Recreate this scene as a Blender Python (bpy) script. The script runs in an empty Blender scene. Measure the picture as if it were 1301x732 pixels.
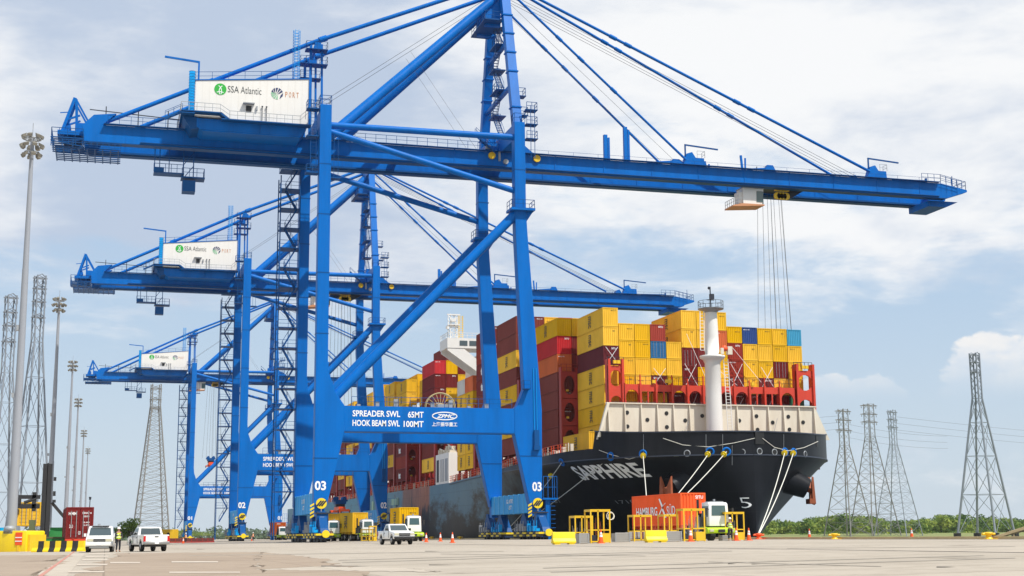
import bpy, bmesh, math, random
import numpy as np
from mathutils import Vector, Matrix
random.seed(7)
S = bpy.context.scene
COL = S.collection
rad = math.radians
PI = math.pi

# ------------------------------------------------------------------ camera
cam_d = bpy.data.cameras.new("camera")
cam_d.sensor_width = 36.0
cam_d.lens = 1774.464 * 36.0 / 1301.0
cam_d.clip_start = 0.5
cam_d.clip_end = 20000
cam = bpy.data.objects.new("camera", cam_d)
COL.objects.link(cam)
CAM_Z = 0.5
CR = Vector((0.9612329, -0.27562572, -0.00785933))
CU = Vector((-0.04075636, -0.17021041, 0.98456454))
CF = Vector((0.27270905, 0.94607552, 0.17484535))
cam.matrix_world = Matrix(((CR.x, CU.x, -CF.x, 0), (CR.y, CU.y, -CF.y, 0), (CR.z, CU.z, -CF.z, CAM_Z), (0, 0, 0, 1)))
S.camera = cam

# ------------------------------------------------------------------ light
SUN_EL = rad(56)
SUN_AZ = rad(144)          # clockwise from +Y (the quay direction): behind the camera, to the right
sun_dir = Vector((math.sin(SUN_AZ) * math.cos(SUN_EL), math.cos(SUN_AZ) * math.cos(SUN_EL), math.sin(SUN_EL)))
sl = bpy.data.lights.new("sun", 'SUN')
sl.energy = 5.0
sl.angle = rad(0.5)
sl.color = (1.0, 0.95, 0.87)
sun = bpy.data.objects.new("sun", sl)
COL.objects.link(sun)
sun.rotation_euler = (-sun_dir).to_track_quat('-Z', 'Y').to_euler()
sun.location = (0, -50, 200)

S.view_settings.view_transform = 'Standard'
S.view_settings.look = 'None'
S.view_settings.exposure = 0.0
S.view_settings.gamma = 1.0

W = bpy.data.worlds.new("World")
S.world = W
W.use_nodes = True


def make_world():
    nt = W.node_tree
    N, L = nt.nodes, nt.links
    N.clear()
    out = N.new('ShaderNodeOutputWorld')
    bg = N.new('ShaderNodeBackground')
    bg.inputs['Strength'].default_value = 0.1
    sky = N.new('ShaderNodeTexSky')
    sky.sky_type = 'NISHITA'
    sky.sun_disc = False
    sky.sun_elevation = SUN_EL
    sky.sun_rotation = SUN_AZ
    sky.air_density = 1.0
    sky.dust_density = 1.5
    sky.ozone_density = 1.0
    tc = N.new('ShaderNodeTexCoord')
    sep = N.new('ShaderNodeSeparateXYZ')
    L.new(tc.outputs['Generated'], sep.inputs[0])

    def math_(op, a, b=None, clamp=False):
        m = N.new('ShaderNodeMath')
        m.operation = op
        m.use_clamp = clamp
        for i, s in enumerate((a, b)):
            if s is None:
                continue
            if isinstance(s, (int, float)):
                m.inputs[i].default_value = s
            else:
                L.new(s, m.inputs[i])
        return m.outputs[0]

    def ramp(v, a, b, lo=0.0, hi=1.0):
        m = N.new('ShaderNodeMapRange')
        m.interpolation_type = 'SMOOTHSTEP'
        L.new(v, m.inputs[0])
        for i, x in enumerate((a, b, lo, hi)):
            m.inputs[i + 1].default_value = x
        return m.outputs[0]

    def noise(scale, detail, rough, sc, off=(0, 0, 0), dist=0.0):
        mp = N.new('ShaderNodeMapping')
        L.new(tc.outputs['Generated'], mp.inputs[0])
        mp.inputs['Scale'].default_value = sc
        mp.inputs['Location'].default_value = off
        n = N.new('ShaderNodeTexNoise')
        L.new(mp.outputs[0], n.inputs['Vector'])
        n.inputs['Scale'].default_value = scale
        n.inputs['Detail'].default_value = detail
        n.inputs['Roughness'].default_value = rough
        n.inputs['Distortion'].default_value = dist
        return n.outputs[0]

    def spot(d, r):                     # 1 near a direction, 0 beyond the angle r
        v = Vector(d).normalized()
        dp = N.new('ShaderNodeVectorMath')
        dp.operation = 'DOT_PRODUCT'
        L.new(tc.outputs['Generated'], dp.inputs[0])
        dp.inputs[1].default_value = v
        return ramp(dp.outputs['Value'], math.cos(r), 1.0)

    z = sep.outputs[2]
    clear = N.new('ShaderNodeMix')
    clear.data_type = 'RGBA'
    L.new(ramp(z, -0.02, 0.30), clear.inputs[0])
    clear.inputs[6].default_value = (6.5, 7.55, 8.5, 1)      # milky humid air low down
    clear.inputs[7].default_value = (4.3, 6.2, 8.6, 1)
    mixs = N.new('ShaderNodeMix')
    mixs.data_type = 'RGBA'
    mixs.inputs[0].default_value = 0.86
    L.new(sky.outputs[0], mixs.inputs[6])
    L.new(clear.outputs[2], mixs.inputs[7])

    big = noise(1.7, 4, 0.55, (1, 1, 2.2), (3.1, 0.7, 0.2))
    mid = noise(5.5, 9, 0.60, (1, 1, 3.6), (0.4, 2.0, 1.1), 0.35)
    fine = noise(16.0, 7, 0.62, (1, 1, 3.2), (5.0, 1.0, 0.0), 0.2)
    d = math_('ADD', math_('MULTIPLY', big, 0.9), math_('MULTIPLY', mid, 0.85))
    d = math_('ADD', d, math_('MULTIPLY', fine, 0.22))
    d = math_('ADD', d, ramp(z, 0.02, 0.30, -0.34, 0.20))
    d = math_('ADD', d, ramp(z, 0.36, 0.85, 0.0, -0.26))     # cloud banks close up towards the horizon, gaps opened overhead to lower ambient light
    dens = ramp(d, 0.79, 1.03)
    # cumulus heads low on the right and others like them round the horizon
    cum = noise(21.0, 8, 0.58, (1, 1, 1.7), (1.0, 4.0, 2.0), 0.1)
    spots = None
    for px, py, r in ((1268, 498, 3.3), (1112, 522, 2.1), (1052, 516, 1.9), (1335, 490, 3), (-260, 560, 5), (1700, 520, 7)):
        dv = CF + CR * ((px - 650.5) / 1774.464) + CU * ((366 - py) / 1774.464)
        s_ = spot(dv, rad(r))
        spots = s_ if spots is None else math_('MAXIMUM', spots, s_)
    cd = math_('ADD', cum, math_('MULTIPLY', spots, 0.62))
    cdens = ramp(cd, 0.80, 0.90)
    cdens = math_('MULTIPLY', cdens, ramp(z, 0.085, 0.125))
    shade = noise(2.6, 6, 0.55, (1, 1, 2.4), (8.2, 3.3, 0.6), 0.3)
    g1 = CF + CR * ((260 - 650.5) / 1774.464) + CU * ((366 - 60) / 1774.464)
    shade = math_('SUBTRACT', shade, math_('MULTIPLY', spot(g1, rad(10)), 0.15))
    cc = N.new('ShaderNodeMix')
    cc.data_type = 'RGBA'
    L.new(ramp(math_('ADD', shade, math_('MULTIPLY', fine, 0.22)), 0.46, 0.72), cc.inputs[0])
    cc.inputs[6].default_value = (5.2, 6.1, 7.6, 1)
    cc.inputs[7].default_value = (9.7, 9.75, 9.8, 1)
    m1 = N.new('ShaderNodeMix')
    m1.data_type = 'RGBA'
    L.new(math_('MULTIPLY', dens, 0.96), m1.inputs[0])
    L.new(mixs.outputs[2], m1.inputs[6])
    L.new(cc.outputs[2], m1.inputs[7])
    m2 = N.new('ShaderNodeMix')
    m2.data_type = 'RGBA'
    L.new(math_('MULTIPLY', cdens, 0.9), m2.inputs[0])
    L.new(m1.outputs[2], m2.inputs[6])
    c2 = N.new('ShaderNodeMix')
    c2.data_type = 'RGBA'
    L.new(ramp(cum, 0.35, 0.62), c2.inputs[0])
    c2.inputs[6].default_value = (7.2, 7.9, 8.8, 1)
    c2.inputs[7].default_value = (9.5, 9.3, 9.1, 1)
    L.new(c2.outputs[2], m2.inputs[7])
    L.new(m2.outputs[2], bg.inputs['Color'])
    L.new(bg.outputs[0], out.inputs[0])


make_world()


# ------------------------------------------------------------------ materials
def mat(name, col, rough=0.5, metal=0.0, spec=0.5, var=0.0, dirt=0.0, dirt_col=(0.06, 0.045, 0.03), scale=0.6, bump=0.0, bscale=8.0, coat=0.0, streak=(1, 1, 0.25)):
    m = bpy.data.materials.new(name)
    m.use_nodes = True
    nt = m.node_tree
    N, L = nt.nodes, nt.links
    b = N['Principled BSDF']
    b.inputs['Roughness'].default_value = rough
    b.inputs['Metallic'].default_value = metal
    b.inputs['Specular IOR Level'].default_value = spec
    b.inputs['Coat Weight'].default_value = coat
    c = (*col, 1)
    b.inputs['Base Color'].default_value = c
    src = None
    if var > 0 or dirt > 0:
        rgb = N.new('ShaderNodeRGB')
        rgb.outputs[0].default_value = c
        src = rgb.outputs[0]
    if var > 0:
        oi = N.new('ShaderNodeObjectInfo')
        hs = N.new('ShaderNodeHueSaturation')
        mr = N.new('ShaderNodeMapRange')
        L.new(oi.outputs['Random'], mr.inputs[0])
        mr.inputs[3].default_value = 1 - var
        mr.inputs[4].default_value = 1 + var * 0.6
        L.new(mr.outputs[0], hs.inputs['Value'])
        mr2 = N.new('ShaderNodeMapRange')
        L.new(oi.outputs['Random'], mr2.inputs[0])
        mr2.inputs[3].default_value = 1.0
        mr2.inputs[4].default_value = 1 - var * 0.5
        L.new(mr2.outputs[0], hs.inputs['Saturation'])
        L.new(src, hs.inputs['Color'])
        src = hs.outputs[0]
    tc = None
    if dirt > 0 or bump > 0:
        tc = N.new('ShaderNodeTexCoord')
    if dirt > 0:
        mp = N.new('ShaderNodeMapping')
        L.new(tc.outputs['Object'], mp.inputs[0])
        mp.inputs['Scale'].default_value = streak
        if var > 0:
            cx = N.new('ShaderNodeCombineXYZ')
            mm = N.new('ShaderNodeMath')
            mm.operation = 'MULTIPLY'
            mm.inputs[1].default_value = 90
            L.new(oi.outputs['Random'], mm.inputs[0])
            L.new(mm.outputs[0], cx.inputs[0])
            L.new(cx.outputs[0], mp.inputs['Location'])
        n = N.new('ShaderNodeTexNoise')
        n.inputs['Scale'].default_value = scale
        n.inputs['Detail'].default_value = 7
        n.inputs['Roughness'].default_value = 0.65
        L.new(mp.outputs[0], n.inputs['Vector'])
        r = N.new('ShaderNodeMapRange')
        L.new(n.outputs[0], r.inputs[0])
        r.inputs[1].default_value = 0.42
        r.inputs[2].default_value = 0.78
        r.inputs[4].default_value = dirt
        mx = N.new('ShaderNodeMix')
        mx.data_type = 'RGBA'
        L.new(r.outputs[0], mx.inputs[0])
        L.new(src, mx.inputs[6])
        mx.inputs[7].default_value = (*dirt_col, 1)
        src = mx.outputs[2]
    if src is not None:
        L.new(src, b.inputs['Base Color'])
    if bump > 0:
        n = N.new('ShaderNodeTexNoise')
        n.inputs['Scale'].default_value = bscale
        n.inputs['Detail'].default_value = 4
        L.new(tc.outputs['Object'], n.inputs['Vector'])
        bp = N.new('ShaderNodeBump')
        bp.inputs['Strength'].default_value = bump
        bp.inputs['Distance'].default_value = 0.05
        L.new(n.outputs[0], bp.inputs['Height'])
        L.new(bp.outputs[0], b.inputs['Normal'])
    return m


M = {}
M['blue'] = mat('crane_blue_paint', (0.0, 0.135, 0.50), 0.42, spec=0.12, dirt=0.55, dirt_col=(0.003, 0.07, 0.25), scale=0.55, streak=(1, 1, 0.12))
M['blue_dark'] = mat('crane_blue_steel', (0.0, 0.068, 0.24), 0.5, spec=0.2)
M['cyan'] = mat('crane_cyan_paint', (0.0, 0.33, 0.78), 0.45, spec=0.2, dirt=0.35, dirt_col=(0.005, 0.17, 0.45))
M['steel'] = mat('dark_steel', (0.03, 0.035, 0.05), 0.5, metal=0.3)
M['rope'] = mat('wire_rope', (0.10, 0.10, 0.11), 0.6)
M['grey'] = mat('galvanised_grey', (0.33, 0.35, 0.37), 0.55, metal=0.2, dirt=0.3, dirt_col=(0.2, 0.2, 0.2))
M['pole'] = mat('pole_grey', (0.30, 0.32, 0.36), 0.55, dirt=0.35, dirt_col=(0.2, 0.21, 0.23), scale=0.8, streak=(1, 1, 0.15))
M['white'] = mat('white_paint', (0.74, 0.73, 0.70), 0.45, dirt=0.3, dirt_col=(0.55, 0.5, 0.42))
M['housewhite'] = mat('house_white_cladding', (0.75, 0.735, 0.70), 0.5, dirt=0.3, dirt_col=(0.62, 0.58, 0.52), scale=0.5)
M['cream'] = mat('ship_cream_paint', (0.70, 0.645, 0.53), 0.5, dirt=0.45, dirt_col=(0.45, 0.34, 0.22), scale=0.5, streak=(1, 1, 0.3))
M['letter'] = mat('white_lettering', (0.82, 0.83, 0.84), 0.5)
M['shipletter'] = mat('ship_name_white', (0.93, 0.93, 0.91), 0.6, dirt=0.2, dirt_col=(0.5, 0.5, 0.48), scale=1.5)
M['pale_rib'] = mat('pale_blue_rib', (0.10, 0.45, 0.75), 0.5)
M['reel'] = mat('reel_tan', (0.42, 0.33, 0.16), 0.55)
M['black'] = mat('black_print', (0.012, 0.012, 0.012), 0.5)
M['darkgrey'] = mat('dark_grey_print', (0.05, 0.06, 0.06), 0.5)
M['green_print'] = mat('green_print', (0.02, 0.38, 0.04), 0.5)
M['pale_green'] = mat('pale_green_print', (0.25, 0.5, 0.32), 0.5)
M['navy_print'] = mat('navy_print', (0.02, 0.035, 0.12), 0.5)
M['tan_print'] = mat('tan_print', (0.55, 0.25, 0.12), 0.5)
M['yellow'] = mat('safety_yellow', (0.80, 0.50, 0.01), 0.45, dirt=0.25, dirt_col=(0.35, 0.22, 0.05), scale=2.0)
M['barrier_yellow'] = mat('barrier_yellow', (0.85, 0.62, 0.005), 0.5, dirt=0.3, dirt_col=(0.5, 0.33, 0.05), scale=1.5)
M['lime'] = mat('lime_paint', (0.42, 0.60, 0.006), 0.45)
M['hivis'] = mat('hivis_cloth', (0.62, 0.85, 0.02), 0.8)
M['hiorange'] = mat('hivis_orange', (0.9, 0.28, 0.02), 0.8)
M['tyre'] = mat('tyre_rubber', (0.018, 0.018, 0.018), 0.8)
M['rim'] = mat('wheel_rim', (0.35, 0.35, 0.36), 0.35, metal=0.7)
M['glass'] = mat('dark_glass', (0.06, 0.08, 0.085), 0.05, spec=0.9)
M['cabglass'] = mat('green_glass', (0.05, 0.10, 0.10), 0.08, spec=0.8)
M['carwhite'] = mat('car_white', (0.82, 0.82, 0.80), 0.25, coat=0.6, dirt=0.1, dirt_col=(0.55, 0.5, 0.42))
M['chrome'] = mat('grille_metal', (0.32, 0.32, 0.31), 0.3, metal=0.6)
M['plastic'] = mat('black_plastic', (0.02, 0.02, 0.022), 0.55)
M['redlamp'] = mat('red_lamp', (0.55, 0.01, 0.01), 0.2)
M['headlamp'] = mat('headlamp_glass', (0.55, 0.52, 0.38), 0.15)
M['orange_cone'] = mat('cone_orange', (0.85, 0.10, 0.01), 0.5)
M['sign_orange'] = mat('sign_orange_red', (0.80, 0.085, 0.01), 0.5)
M['lashred'] = mat('lashing_bridge_red', (0.62, 0.045, 0.018), 0.5, dirt=0.35, dirt_col=(0.22, 0.03, 0.015), scale=0.7)
M['lashdark'] = mat('lashing_bridge_dull_red', (0.38, 0.022, 0.015), 0.55, dirt=0.5, dirt_col=(0.10, 0.02, 0.015), scale=0.6)
M['deckred'] = mat('deck_dark_red', (0.12, 0.025, 0.02), 0.7)
M['anchor'] = mat('anchor_rust', (0.36, 0.09, 0.03), 0.7, dirt=0.6, dirt_col=(0.1, 0.02, 0.01), scale=3)
M['mooring'] = mat('mooring_rope', (0.72, 0.70, 0.62), 0.8)
M['skin'] = mat('skin', (0.42, 0.22, 0.14), 0.6)
M['trouser'] = mat('dark_trousers', (0.025, 0.027, 0.035), 0.85)
M['boots'] = mat('boots', (0.03, 0.02, 0.015), 0.7)
M['concrete'] = mat('grey_concrete', (0.36, 0.35, 0.33), 0.85, dirt=0.4, dirt_col=(0.2, 0.19, 0.17), scale=2, bump=0.2)
M['handler_green'] = mat('machine_green', (0.02, 0.22, 0.05), 0.5)
M['khaki'] = mat('khaki_green', (0.10, 0.12, 0.05), 0.6)
M['wood'] = mat('weathered_timber', (0.45, 0.34, 0.18), 0.8, dirt=0.5, dirt_col=(0.16, 0.11, 0.06), scale=1.0, streak=(0.3, 1, 3))
M['brown_patch'] = mat('fender_rubber', (0.02, 0.02, 0.02), 0.8)

CONT = {}
for k, c in {'Y': (0.85, 0.49, 0.0), 'B': (0.21, 0.036, 0.026), 'D': (0.19, 0.016, 0.016), 'R': (0.34, 0.034, 0.018), 'C': (0.56, 0.012, 0.020),
             'O': (0.62, 0.115, 0.012), 'U': (0.02, 0.15, 0.36), 'N': (0.015, 0.06, 0.24), 'L': (0.05, 0.34, 0.55), 'G': (0.03, 0.22, 0.11), 'W': (0.6, 0.6, 0.58),
             'H': (0.95, 0.105, 0.0), 'M': (0.15, 0.022, 0.030)}.items():
    CONT[k] = mat('container_paint_' + k.lower(), c, 0.65, spec=0.12, var=0.14, dirt=0.42, dirt_col=tuple(x * 0.5 + 0.008 for x in c), scale=0.55, streak=(1, 0.6, 0.3))
CNAME = {'Y': 'yellow', 'B': 'brown', 'D': 'dark red', 'R': 'rust red', 'C': 'bright red', 'O': 'orange', 'U': 'blue', 'N': 'navy blue', 'L': 'light blue', 'G': 'green', 'W': 'white', 'H': 'orange red', 'M': 'maroon'}


# ------------------------------------------------------------------ mesh helpers
class MB:
    def __init__(s):
        s.v, s.f, s.s = [], [], []

    def add(s, vs, fs, smooth=False):
        o = len(s.v)
        s.v += [tuple(x) for x in vs]
        s.f += [tuple(i + o for i in f) for f in fs]
        s.s += [smooth] * len(fs)
        return s

    def box(s, x0, x1, y0, y1, z0, z1):
        return s.add([(x0, y0, z0), (x1, y0, z0), (x1, y1, z0), (x0, y1, z0), (x0, y0, z1), (x1, y0, z1), (x1, y1, z1), (x0, y1, z1)],
                     [(3, 2, 1, 0), (4, 5, 6, 7), (0, 1, 5, 4), (1, 2, 6, 5), (2, 3, 7, 6), (3, 0, 4, 7)])

    def beam(s, p, q, w, h, up=(0, 0, 1)):
        p, q = Vector(p), Vector(q)
        d = (q - p).normalized()
        u = Vector(up)
        if abs(d.dot(u)) > 0.98:
            u = Vector((1, 0, 0))
        r = d.cross(u).normalized() * (w / 2)
        u = r.cross(d).normalized() * (h / 2)
        vs = [p - r - u, p + r - u, p + r + u, p - r + u, q - r - u, q + r - u, q + r + u, q - r + u]
        return s.add(vs, [(3, 2, 1, 0), (4, 5, 6, 7), (0, 1, 5, 4), (1, 2, 6, 5), (2, 3, 7, 6), (3, 0, 4, 7)])

    def tube(s, p, q, r, n=10, r2=None):
        p, q = Vector(p), Vector(q)
        r2 = r if r2 is None else r2
        d = (q - p).normalized()
        u = Vector((0, 0, 1)) if abs(d.z) < 0.95 else Vector((1, 0, 0))
        a = d.cross(u).normalized()
        b = a.cross(d)
        vs = []
        for c, rr in ((p, r), (q, r2)):
            for i in range(n):
                t = 2 * PI * i / n
                vs.append(c + a * math.cos(t) * rr + b * math.sin(t) * rr)
        s.add(vs, [(i, (i + 1) % n, n + (i + 1) % n, n + i) for i in range(n)], True)
        s.add(vs, [tuple(range(n))[::-1], tuple(range(n, 2 * n))])
        return s

    def path(s, pts, r, n=6):
        for a, b in zip(pts, pts[1:]):
            s.tube(a, b, r, n)
        return s

    def prism(s, poly, a0, a1, axis='y'):
        n = len(poly)

        def P(u, w, a):
            return (u, a, w) if axis == 'y' else ((a, u, w) if axis == 'x' else (u, w, a))
        vs = [P(u, w, a0) for u, w in poly] + [P(u, w, a1) for u, w in poly]
        fs = [tuple(range(n)), tuple(range(2 * n - 1, n - 1, -1))] + [(i, n + i, n + (i + 1) % n, (i + 1) % n) for i in range(n)]
        return s.add(vs, fs)

    def lathe(s, prof, c, axis='z', n=16, smooth=True):
        c = Vector(c)
        vs = []
        for r, h in prof:
            for i in range(n):
                t = 2 * PI * i / n
                a, b = r * math.cos(t), r * math.sin(t)
                vs.append(c + (Vector((a, b, h)) if axis == 'z' else Vector((a, h, b)) if axis == 'y' else Vector((h, a, b))))
        fs = []
        for k in range(len(prof) - 1):
            for i in range(n):
                j = (i + 1) % n
                fs.append((k * n + i, k * n + j, (k + 1) * n + j, (k + 1) * n + i))
        s.add(vs, fs, smooth)
        s.add(vs, [tuple(range(n))[::-1], tuple(range((len(prof) - 1) * n, len(prof) * n))])
        return s

    def ring(s, c, R, r, axis='y', n=24, m=6):
        c = Vector(c)
        vs = []
        for i in range(n):
            t = 2 * PI * i / n
            for j in range(m):
                q = 2 * PI * j / m
                rr = R + r * math.cos(q)
                a, b, h = rr * math.cos(t), rr * math.sin(t), r * math.sin(q)
                vs.append(c + (Vector((a, b, h)) if axis == 'z' else Vector((a, h, b)) if axis == 'y' else Vector((h, a, b))))
        fs = [(i * m + j, i * m + (j + 1) % m, ((i + 1) % n) * m + (j + 1) % m, ((i + 1) % n) * m + j) for i in range(n) for j in range(m)]
        return s.add(vs, fs, True)

    def rail(s, pts, h=1.1, step=2.2, t=0.055, mid=True):
        for p, q in zip(pts, pts[1:]):
            p, q = Vector(p), Vector(q)
            up = Vector((0, 0, h))
            s.beam(p + up, q + up, t, t)
            if mid:
                s.beam(p + up * 0.5, q + up * 0.5, t * 0.8, t * 0.8)
            n = max(1, int((q - p).length / step))
            for i in range(n + 1):
                a = p.lerp(q, i / n)
                s.beam(a, a + up, t, t)
        return s

    def holeplate(s, x0, x1, z0, z1, y0, y1, fx=0.38, fz=0.36, n=16):
        cx, cz = (x0 + x1) / 2, (z0 + z1) / 2
        w, h = (x1 - x0) / 2, (z1 - z0) / 2
        out, inn = [], []
        for i in range(n):
            t = 2 * PI * (i + 0.5) / n
            c, d = math.cos(t), math.sin(t)
            k = 1 / max(abs(c), abs(d))
            out.append((cx + c * k * w, cz + d * k * h))
            inn.append((cx + c * 2 * fx * w, cz + d * 2 * fz * h))
        for i in (0, 1, 2, 3):          # square the outer corners
            j = min(range(n), key=lambda q: abs(2 * PI * (q + 0.5) / n - (PI / 4 + i * PI / 2)))
            out[j] = (cx + w * (1 if i in (0, 3) else -1), cz + h * (1 if i < 2 else -1))
        vs = [(x, y0, z) for x, z in out] + [(x, y0, z) for x, z in inn] + [(x, y1, z) for x, z in out] + [(x, y1, z) for x, z in inn]
        fs = []
        for i in range(n):
            j = (i + 1) % n
            fs += [(i, j, n + j, n + i), (2 * n + j, 2 * n + i, 3 * n + i, 3 * n + j), (n + i, n + j, 3 * n + j, 3 * n + i), (j, i, 2 * n + i, 2 * n + j)]
        return s.add(vs, fs)

    def mesh(s, name):
        me = bpy.data.meshes.new(name)
        me.from_pydata(s.v, [], s.f)
        me.polygons.foreach_set('use_smooth', s.s)
        if len(s.f) < 30000:
            bm = bmesh.new()
            bm.from_mesh(me)
            bmesh.ops.recalc_face_normals(bm, faces=bm.faces)
            bm.to_mesh(me)
            bm.free()
        me.update()
        return me

    def build(s, name, material, parent=None, loc=None, rz=0.0):
        me = s.mesh(name)
        me.materials.append(material)
        return link(name, me, parent, loc, rz)


def link(name, me, parent=None, loc=None, rz=0.0):
    o = bpy.data.objects.new(name, me)
    COL.objects.link(o)
    if parent is not None:
        o.parent = parent
    if loc is not None:
        o.location = loc
    o.rotation_euler[2] = rz
    return o


def tag(o, label=None, cat=None, group=None, kind=None):
    if label:
        o['label'] = label
    if cat:
        o['category'] = cat
    if group:
        o['group'] = group
    if kind:
        o['kind'] = kind
    return o


def thing(name, label, cat, loc=(0, 0, 0), rz=0.0, group=None):
    o = bpy.data.objects.new(name, None)
    o.empty_display_size = 0.5
    COL.objects.link(o)
    o.location = loc
    o.rotation_euler = (0, 0, rz)
    return tag(o, label, cat, group)


def dup(root, loc=None, rz=None, label=None):
    r = root.copy()
    COL.objects.link(r)
    if loc is not None:
        r.location = loc
    if rz is not None:
        r.rotation_euler[2] = rz
    if label:
        r['label'] = label
    for ch in list(root.children):
        c = ch.copy()
        COL.objects.link(c)
        c.parent = r
        for g in list(ch.children):
            d = g.copy()
            COL.objects.link(d)
            d.parent = c
    return r


def bevel_mesh(me, off, seg=2, ang=30):
    bm = bmesh.new()
    bm.from_mesh(me)
    bmesh.ops.recalc_face_normals(bm, faces=bm.faces)
    es = [e for e in bm.edges if len(e.link_faces) == 2 and e.calc_face_angle(0) > rad(ang)]
    bmesh.ops.bevel(bm, geom=es, offset=off, segments=seg, affect='EDGES', profile=0.6, clamp_overlap=True)
    for f in bm.faces:
        f.smooth = True
    bm.to_mesh(me)
    bm.free()
    return me


def text_poly(s, bold=0.0):
    """verts, faces of a text line, normalised to the unit box (width, height)"""
    cu = bpy.data.curves.new('lettering', 'FONT')
    cu.body = s
    cu.offset = bold
    cu.resolution_u = 3
    o = bpy.data.objects.new('lettering', cu)
    COL.objects.link(o)
    dg = bpy.context.evaluated_depsgraph_get()
    me = bpy.data.meshes.new_from_object(o.evaluated_get(dg))
    vs = np.array([v.co[:2] for v in me.vertices])
    fs = [tuple(p.vertices) for p in me.polygons]
    bpy.data.objects.remove(o)
    bpy.data.curves.remove(cu)
    bpy.data.meshes.remove(me)
    if len(vs) == 0:
        return np.zeros((0, 2)), []
    lo, hi = vs.min(0), vs.max(0)
    return (vs - lo) / np.maximum(hi - lo, 1e-6), fs


def text(s, material, parent, x0, x1, z0, z1, y, bold=0.0, name='lettering', face='-y', slant=0.0):
    vs, fs = text_poly(s, bold)
    mb = MB()
    pts = []
    for u, w in vs:
        a, b = x0 + u * (x1 - x0) + slant * w, z0 + w * (z1 - z0)
        pts.append((a, y, b) if face == '-y' else (y, -a, b))
    mb.add(pts, fs)
    return mb.build(name, material, parent)


def gz(X):
    """the apron falls gently away from the quay edge"""
    return 0.0 if X >= 40 else -0.011 * (40 - max(X, -12))


def ray(px, py):
    return CF + CR * ((px - 650.5) / 1774.464) + CU * ((366 - py) / 1774.464)


def at(px, depth):
    """point on the apron that lies in picture column px at the given distance"""
    r = ray(px, 683)
    p = r * depth
    return (p.x, p.y, gz(p.x))

# ------------------------------------------------------------------ ground, quay, water, shore
def ground_material(name, c1, c2, c3, bump=0.15):
    m = bpy.data.materials.new(name)
    m.use_nodes = True
    nt = m.node_tree
    N, L = nt.nodes, nt.links
    b = N['Principled BSDF']
    b.inputs['Roughness'].default_value = 0.9
    b.inputs['Specular IOR Level'].default_value = 0.25
    tc = N.new('ShaderNodeTexCoord')

    def nz(scale, det, rough, sc=(1, 1, 1)):
        mp = N.new('ShaderNodeMapping')
        mp.inputs['Scale'].default_value = sc
        L.new(tc.outputs['Object'], mp.inputs[0])
        n = N.new('ShaderNodeTexNoise')
        n.inputs['Scale'].default_value = scale
        n.inputs['Detail'].default_value = det
        n.inputs['Roughness'].default_value = rough
        L.new(mp.outputs[0], n.inputs['Vector'])
        return n.outputs[0]

    def rr(v, a, c):
        r = N.new('ShaderNodeMapRange')
        L.new(v, r.inputs[0])
        r.inputs[1].default_value = a
        r.inputs[2].default_value = c
        return r.outputs[0]

    def mix(f, a, c):
        x = N.new('ShaderNodeMix')
        x.data_type = 'RGBA'
        L.new(f, x.inputs[0])
        for i, q in ((6, a), (7, c)):
            if isinstance(q, tuple):
                x.inputs[i].default_value = (*q, 1)
            else:
                L.new(q, x.inputs[i])
        return x.outputs[2]
    a = mix(rr(nz(0.045, 6, 0.6, (1, 0.5, 1)), 0.38, 0.62), c1, c2)
    a = mix(rr(nz(0.8, 9, 0.75), 0.50, 0.80), a, c3)
    a = mix(rr(nz(0.35, 4, 0.8, (0.15, 3.0, 1)), 0.54, 0.70), a, c3)
    a = mix(rr(nz(14.0, 6, 0.8), 0.56, 0.82), a, c3)
    a = mix(rr(nz(0.16, 5, 0.65, (1, 0.6, 1)), 0.62, 0.74), a, tuple(x * .55 for x in c3))
    br = N.new('ShaderNodeTexBrick')
    br.offset = 0.0
    br.inputs['Scale'].default_value = 1.0
    br.inputs['Mortar Size'].default_value = 0.035
    br.inputs['Mortar Smooth'].default_value = 0.3
    br.inputs['Brick Width'].default_value = 6.1
    br.inputs['Row Height'].default_value = 6.1
    br.inputs['Color1'].default_value = (0, 0, 0, 1)
    br.inputs['Color2'].default_value = (0.12, 0.12, 0.12, 1)
    br.inputs['Mortar'].default_value = (1, 1, 1, 1)
    L.new(tc.outputs['Object'], br.inputs['Vector'])
    a = mix(rr(br.outputs['Color'], 0.0, 1.9), a, tuple(x * .6 for x in c3))
    L.new(a, b.inputs['Base Color'])
    bp = N.new('ShaderNodeBump')
    bp.inputs['Strength'].default_value = bump
    bp.inputs['Distance'].default_value = 0.03
    L.new(nz(9.0, 8, 0.7), bp.inputs['Height'])
    L.new(bp.outputs[0], b.inputs['Normal'])
    return m


M['apron'] = ground_material('apron_concrete', (0.44, 0.385, 0.315), (0.385, 0.335, 0.27), (0.25, 0.21, 0.165))
M['asphalt_patch'] = ground_material('worn_brown_paving', (0.36, 0.285, 0.215), (0.315, 0.245, 0.182), (0.24, 0.182, 0.135))
M['pale_patch'] = ground_material('pale_paving', (0.48, 0.42, 0.345), (0.425, 0.37, 0.30), (0.33, 0.28, 0.22))
M['linewhite'] = mat('worn_white_line', (0.52, 0.45, 0.37), 0.9, dirt=0.9, dirt_col=(0.36, 0.285, 0.215), scale=1.6, streak=(1, 1, 1))
M['linered'] = mat('worn_red_line', (0.46, 0.17, 0.13), 0.9, dirt=0.8, dirt_col=(0.40, 0.32, 0.25), scale=1.0, streak=(1, 1, 1))

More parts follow.
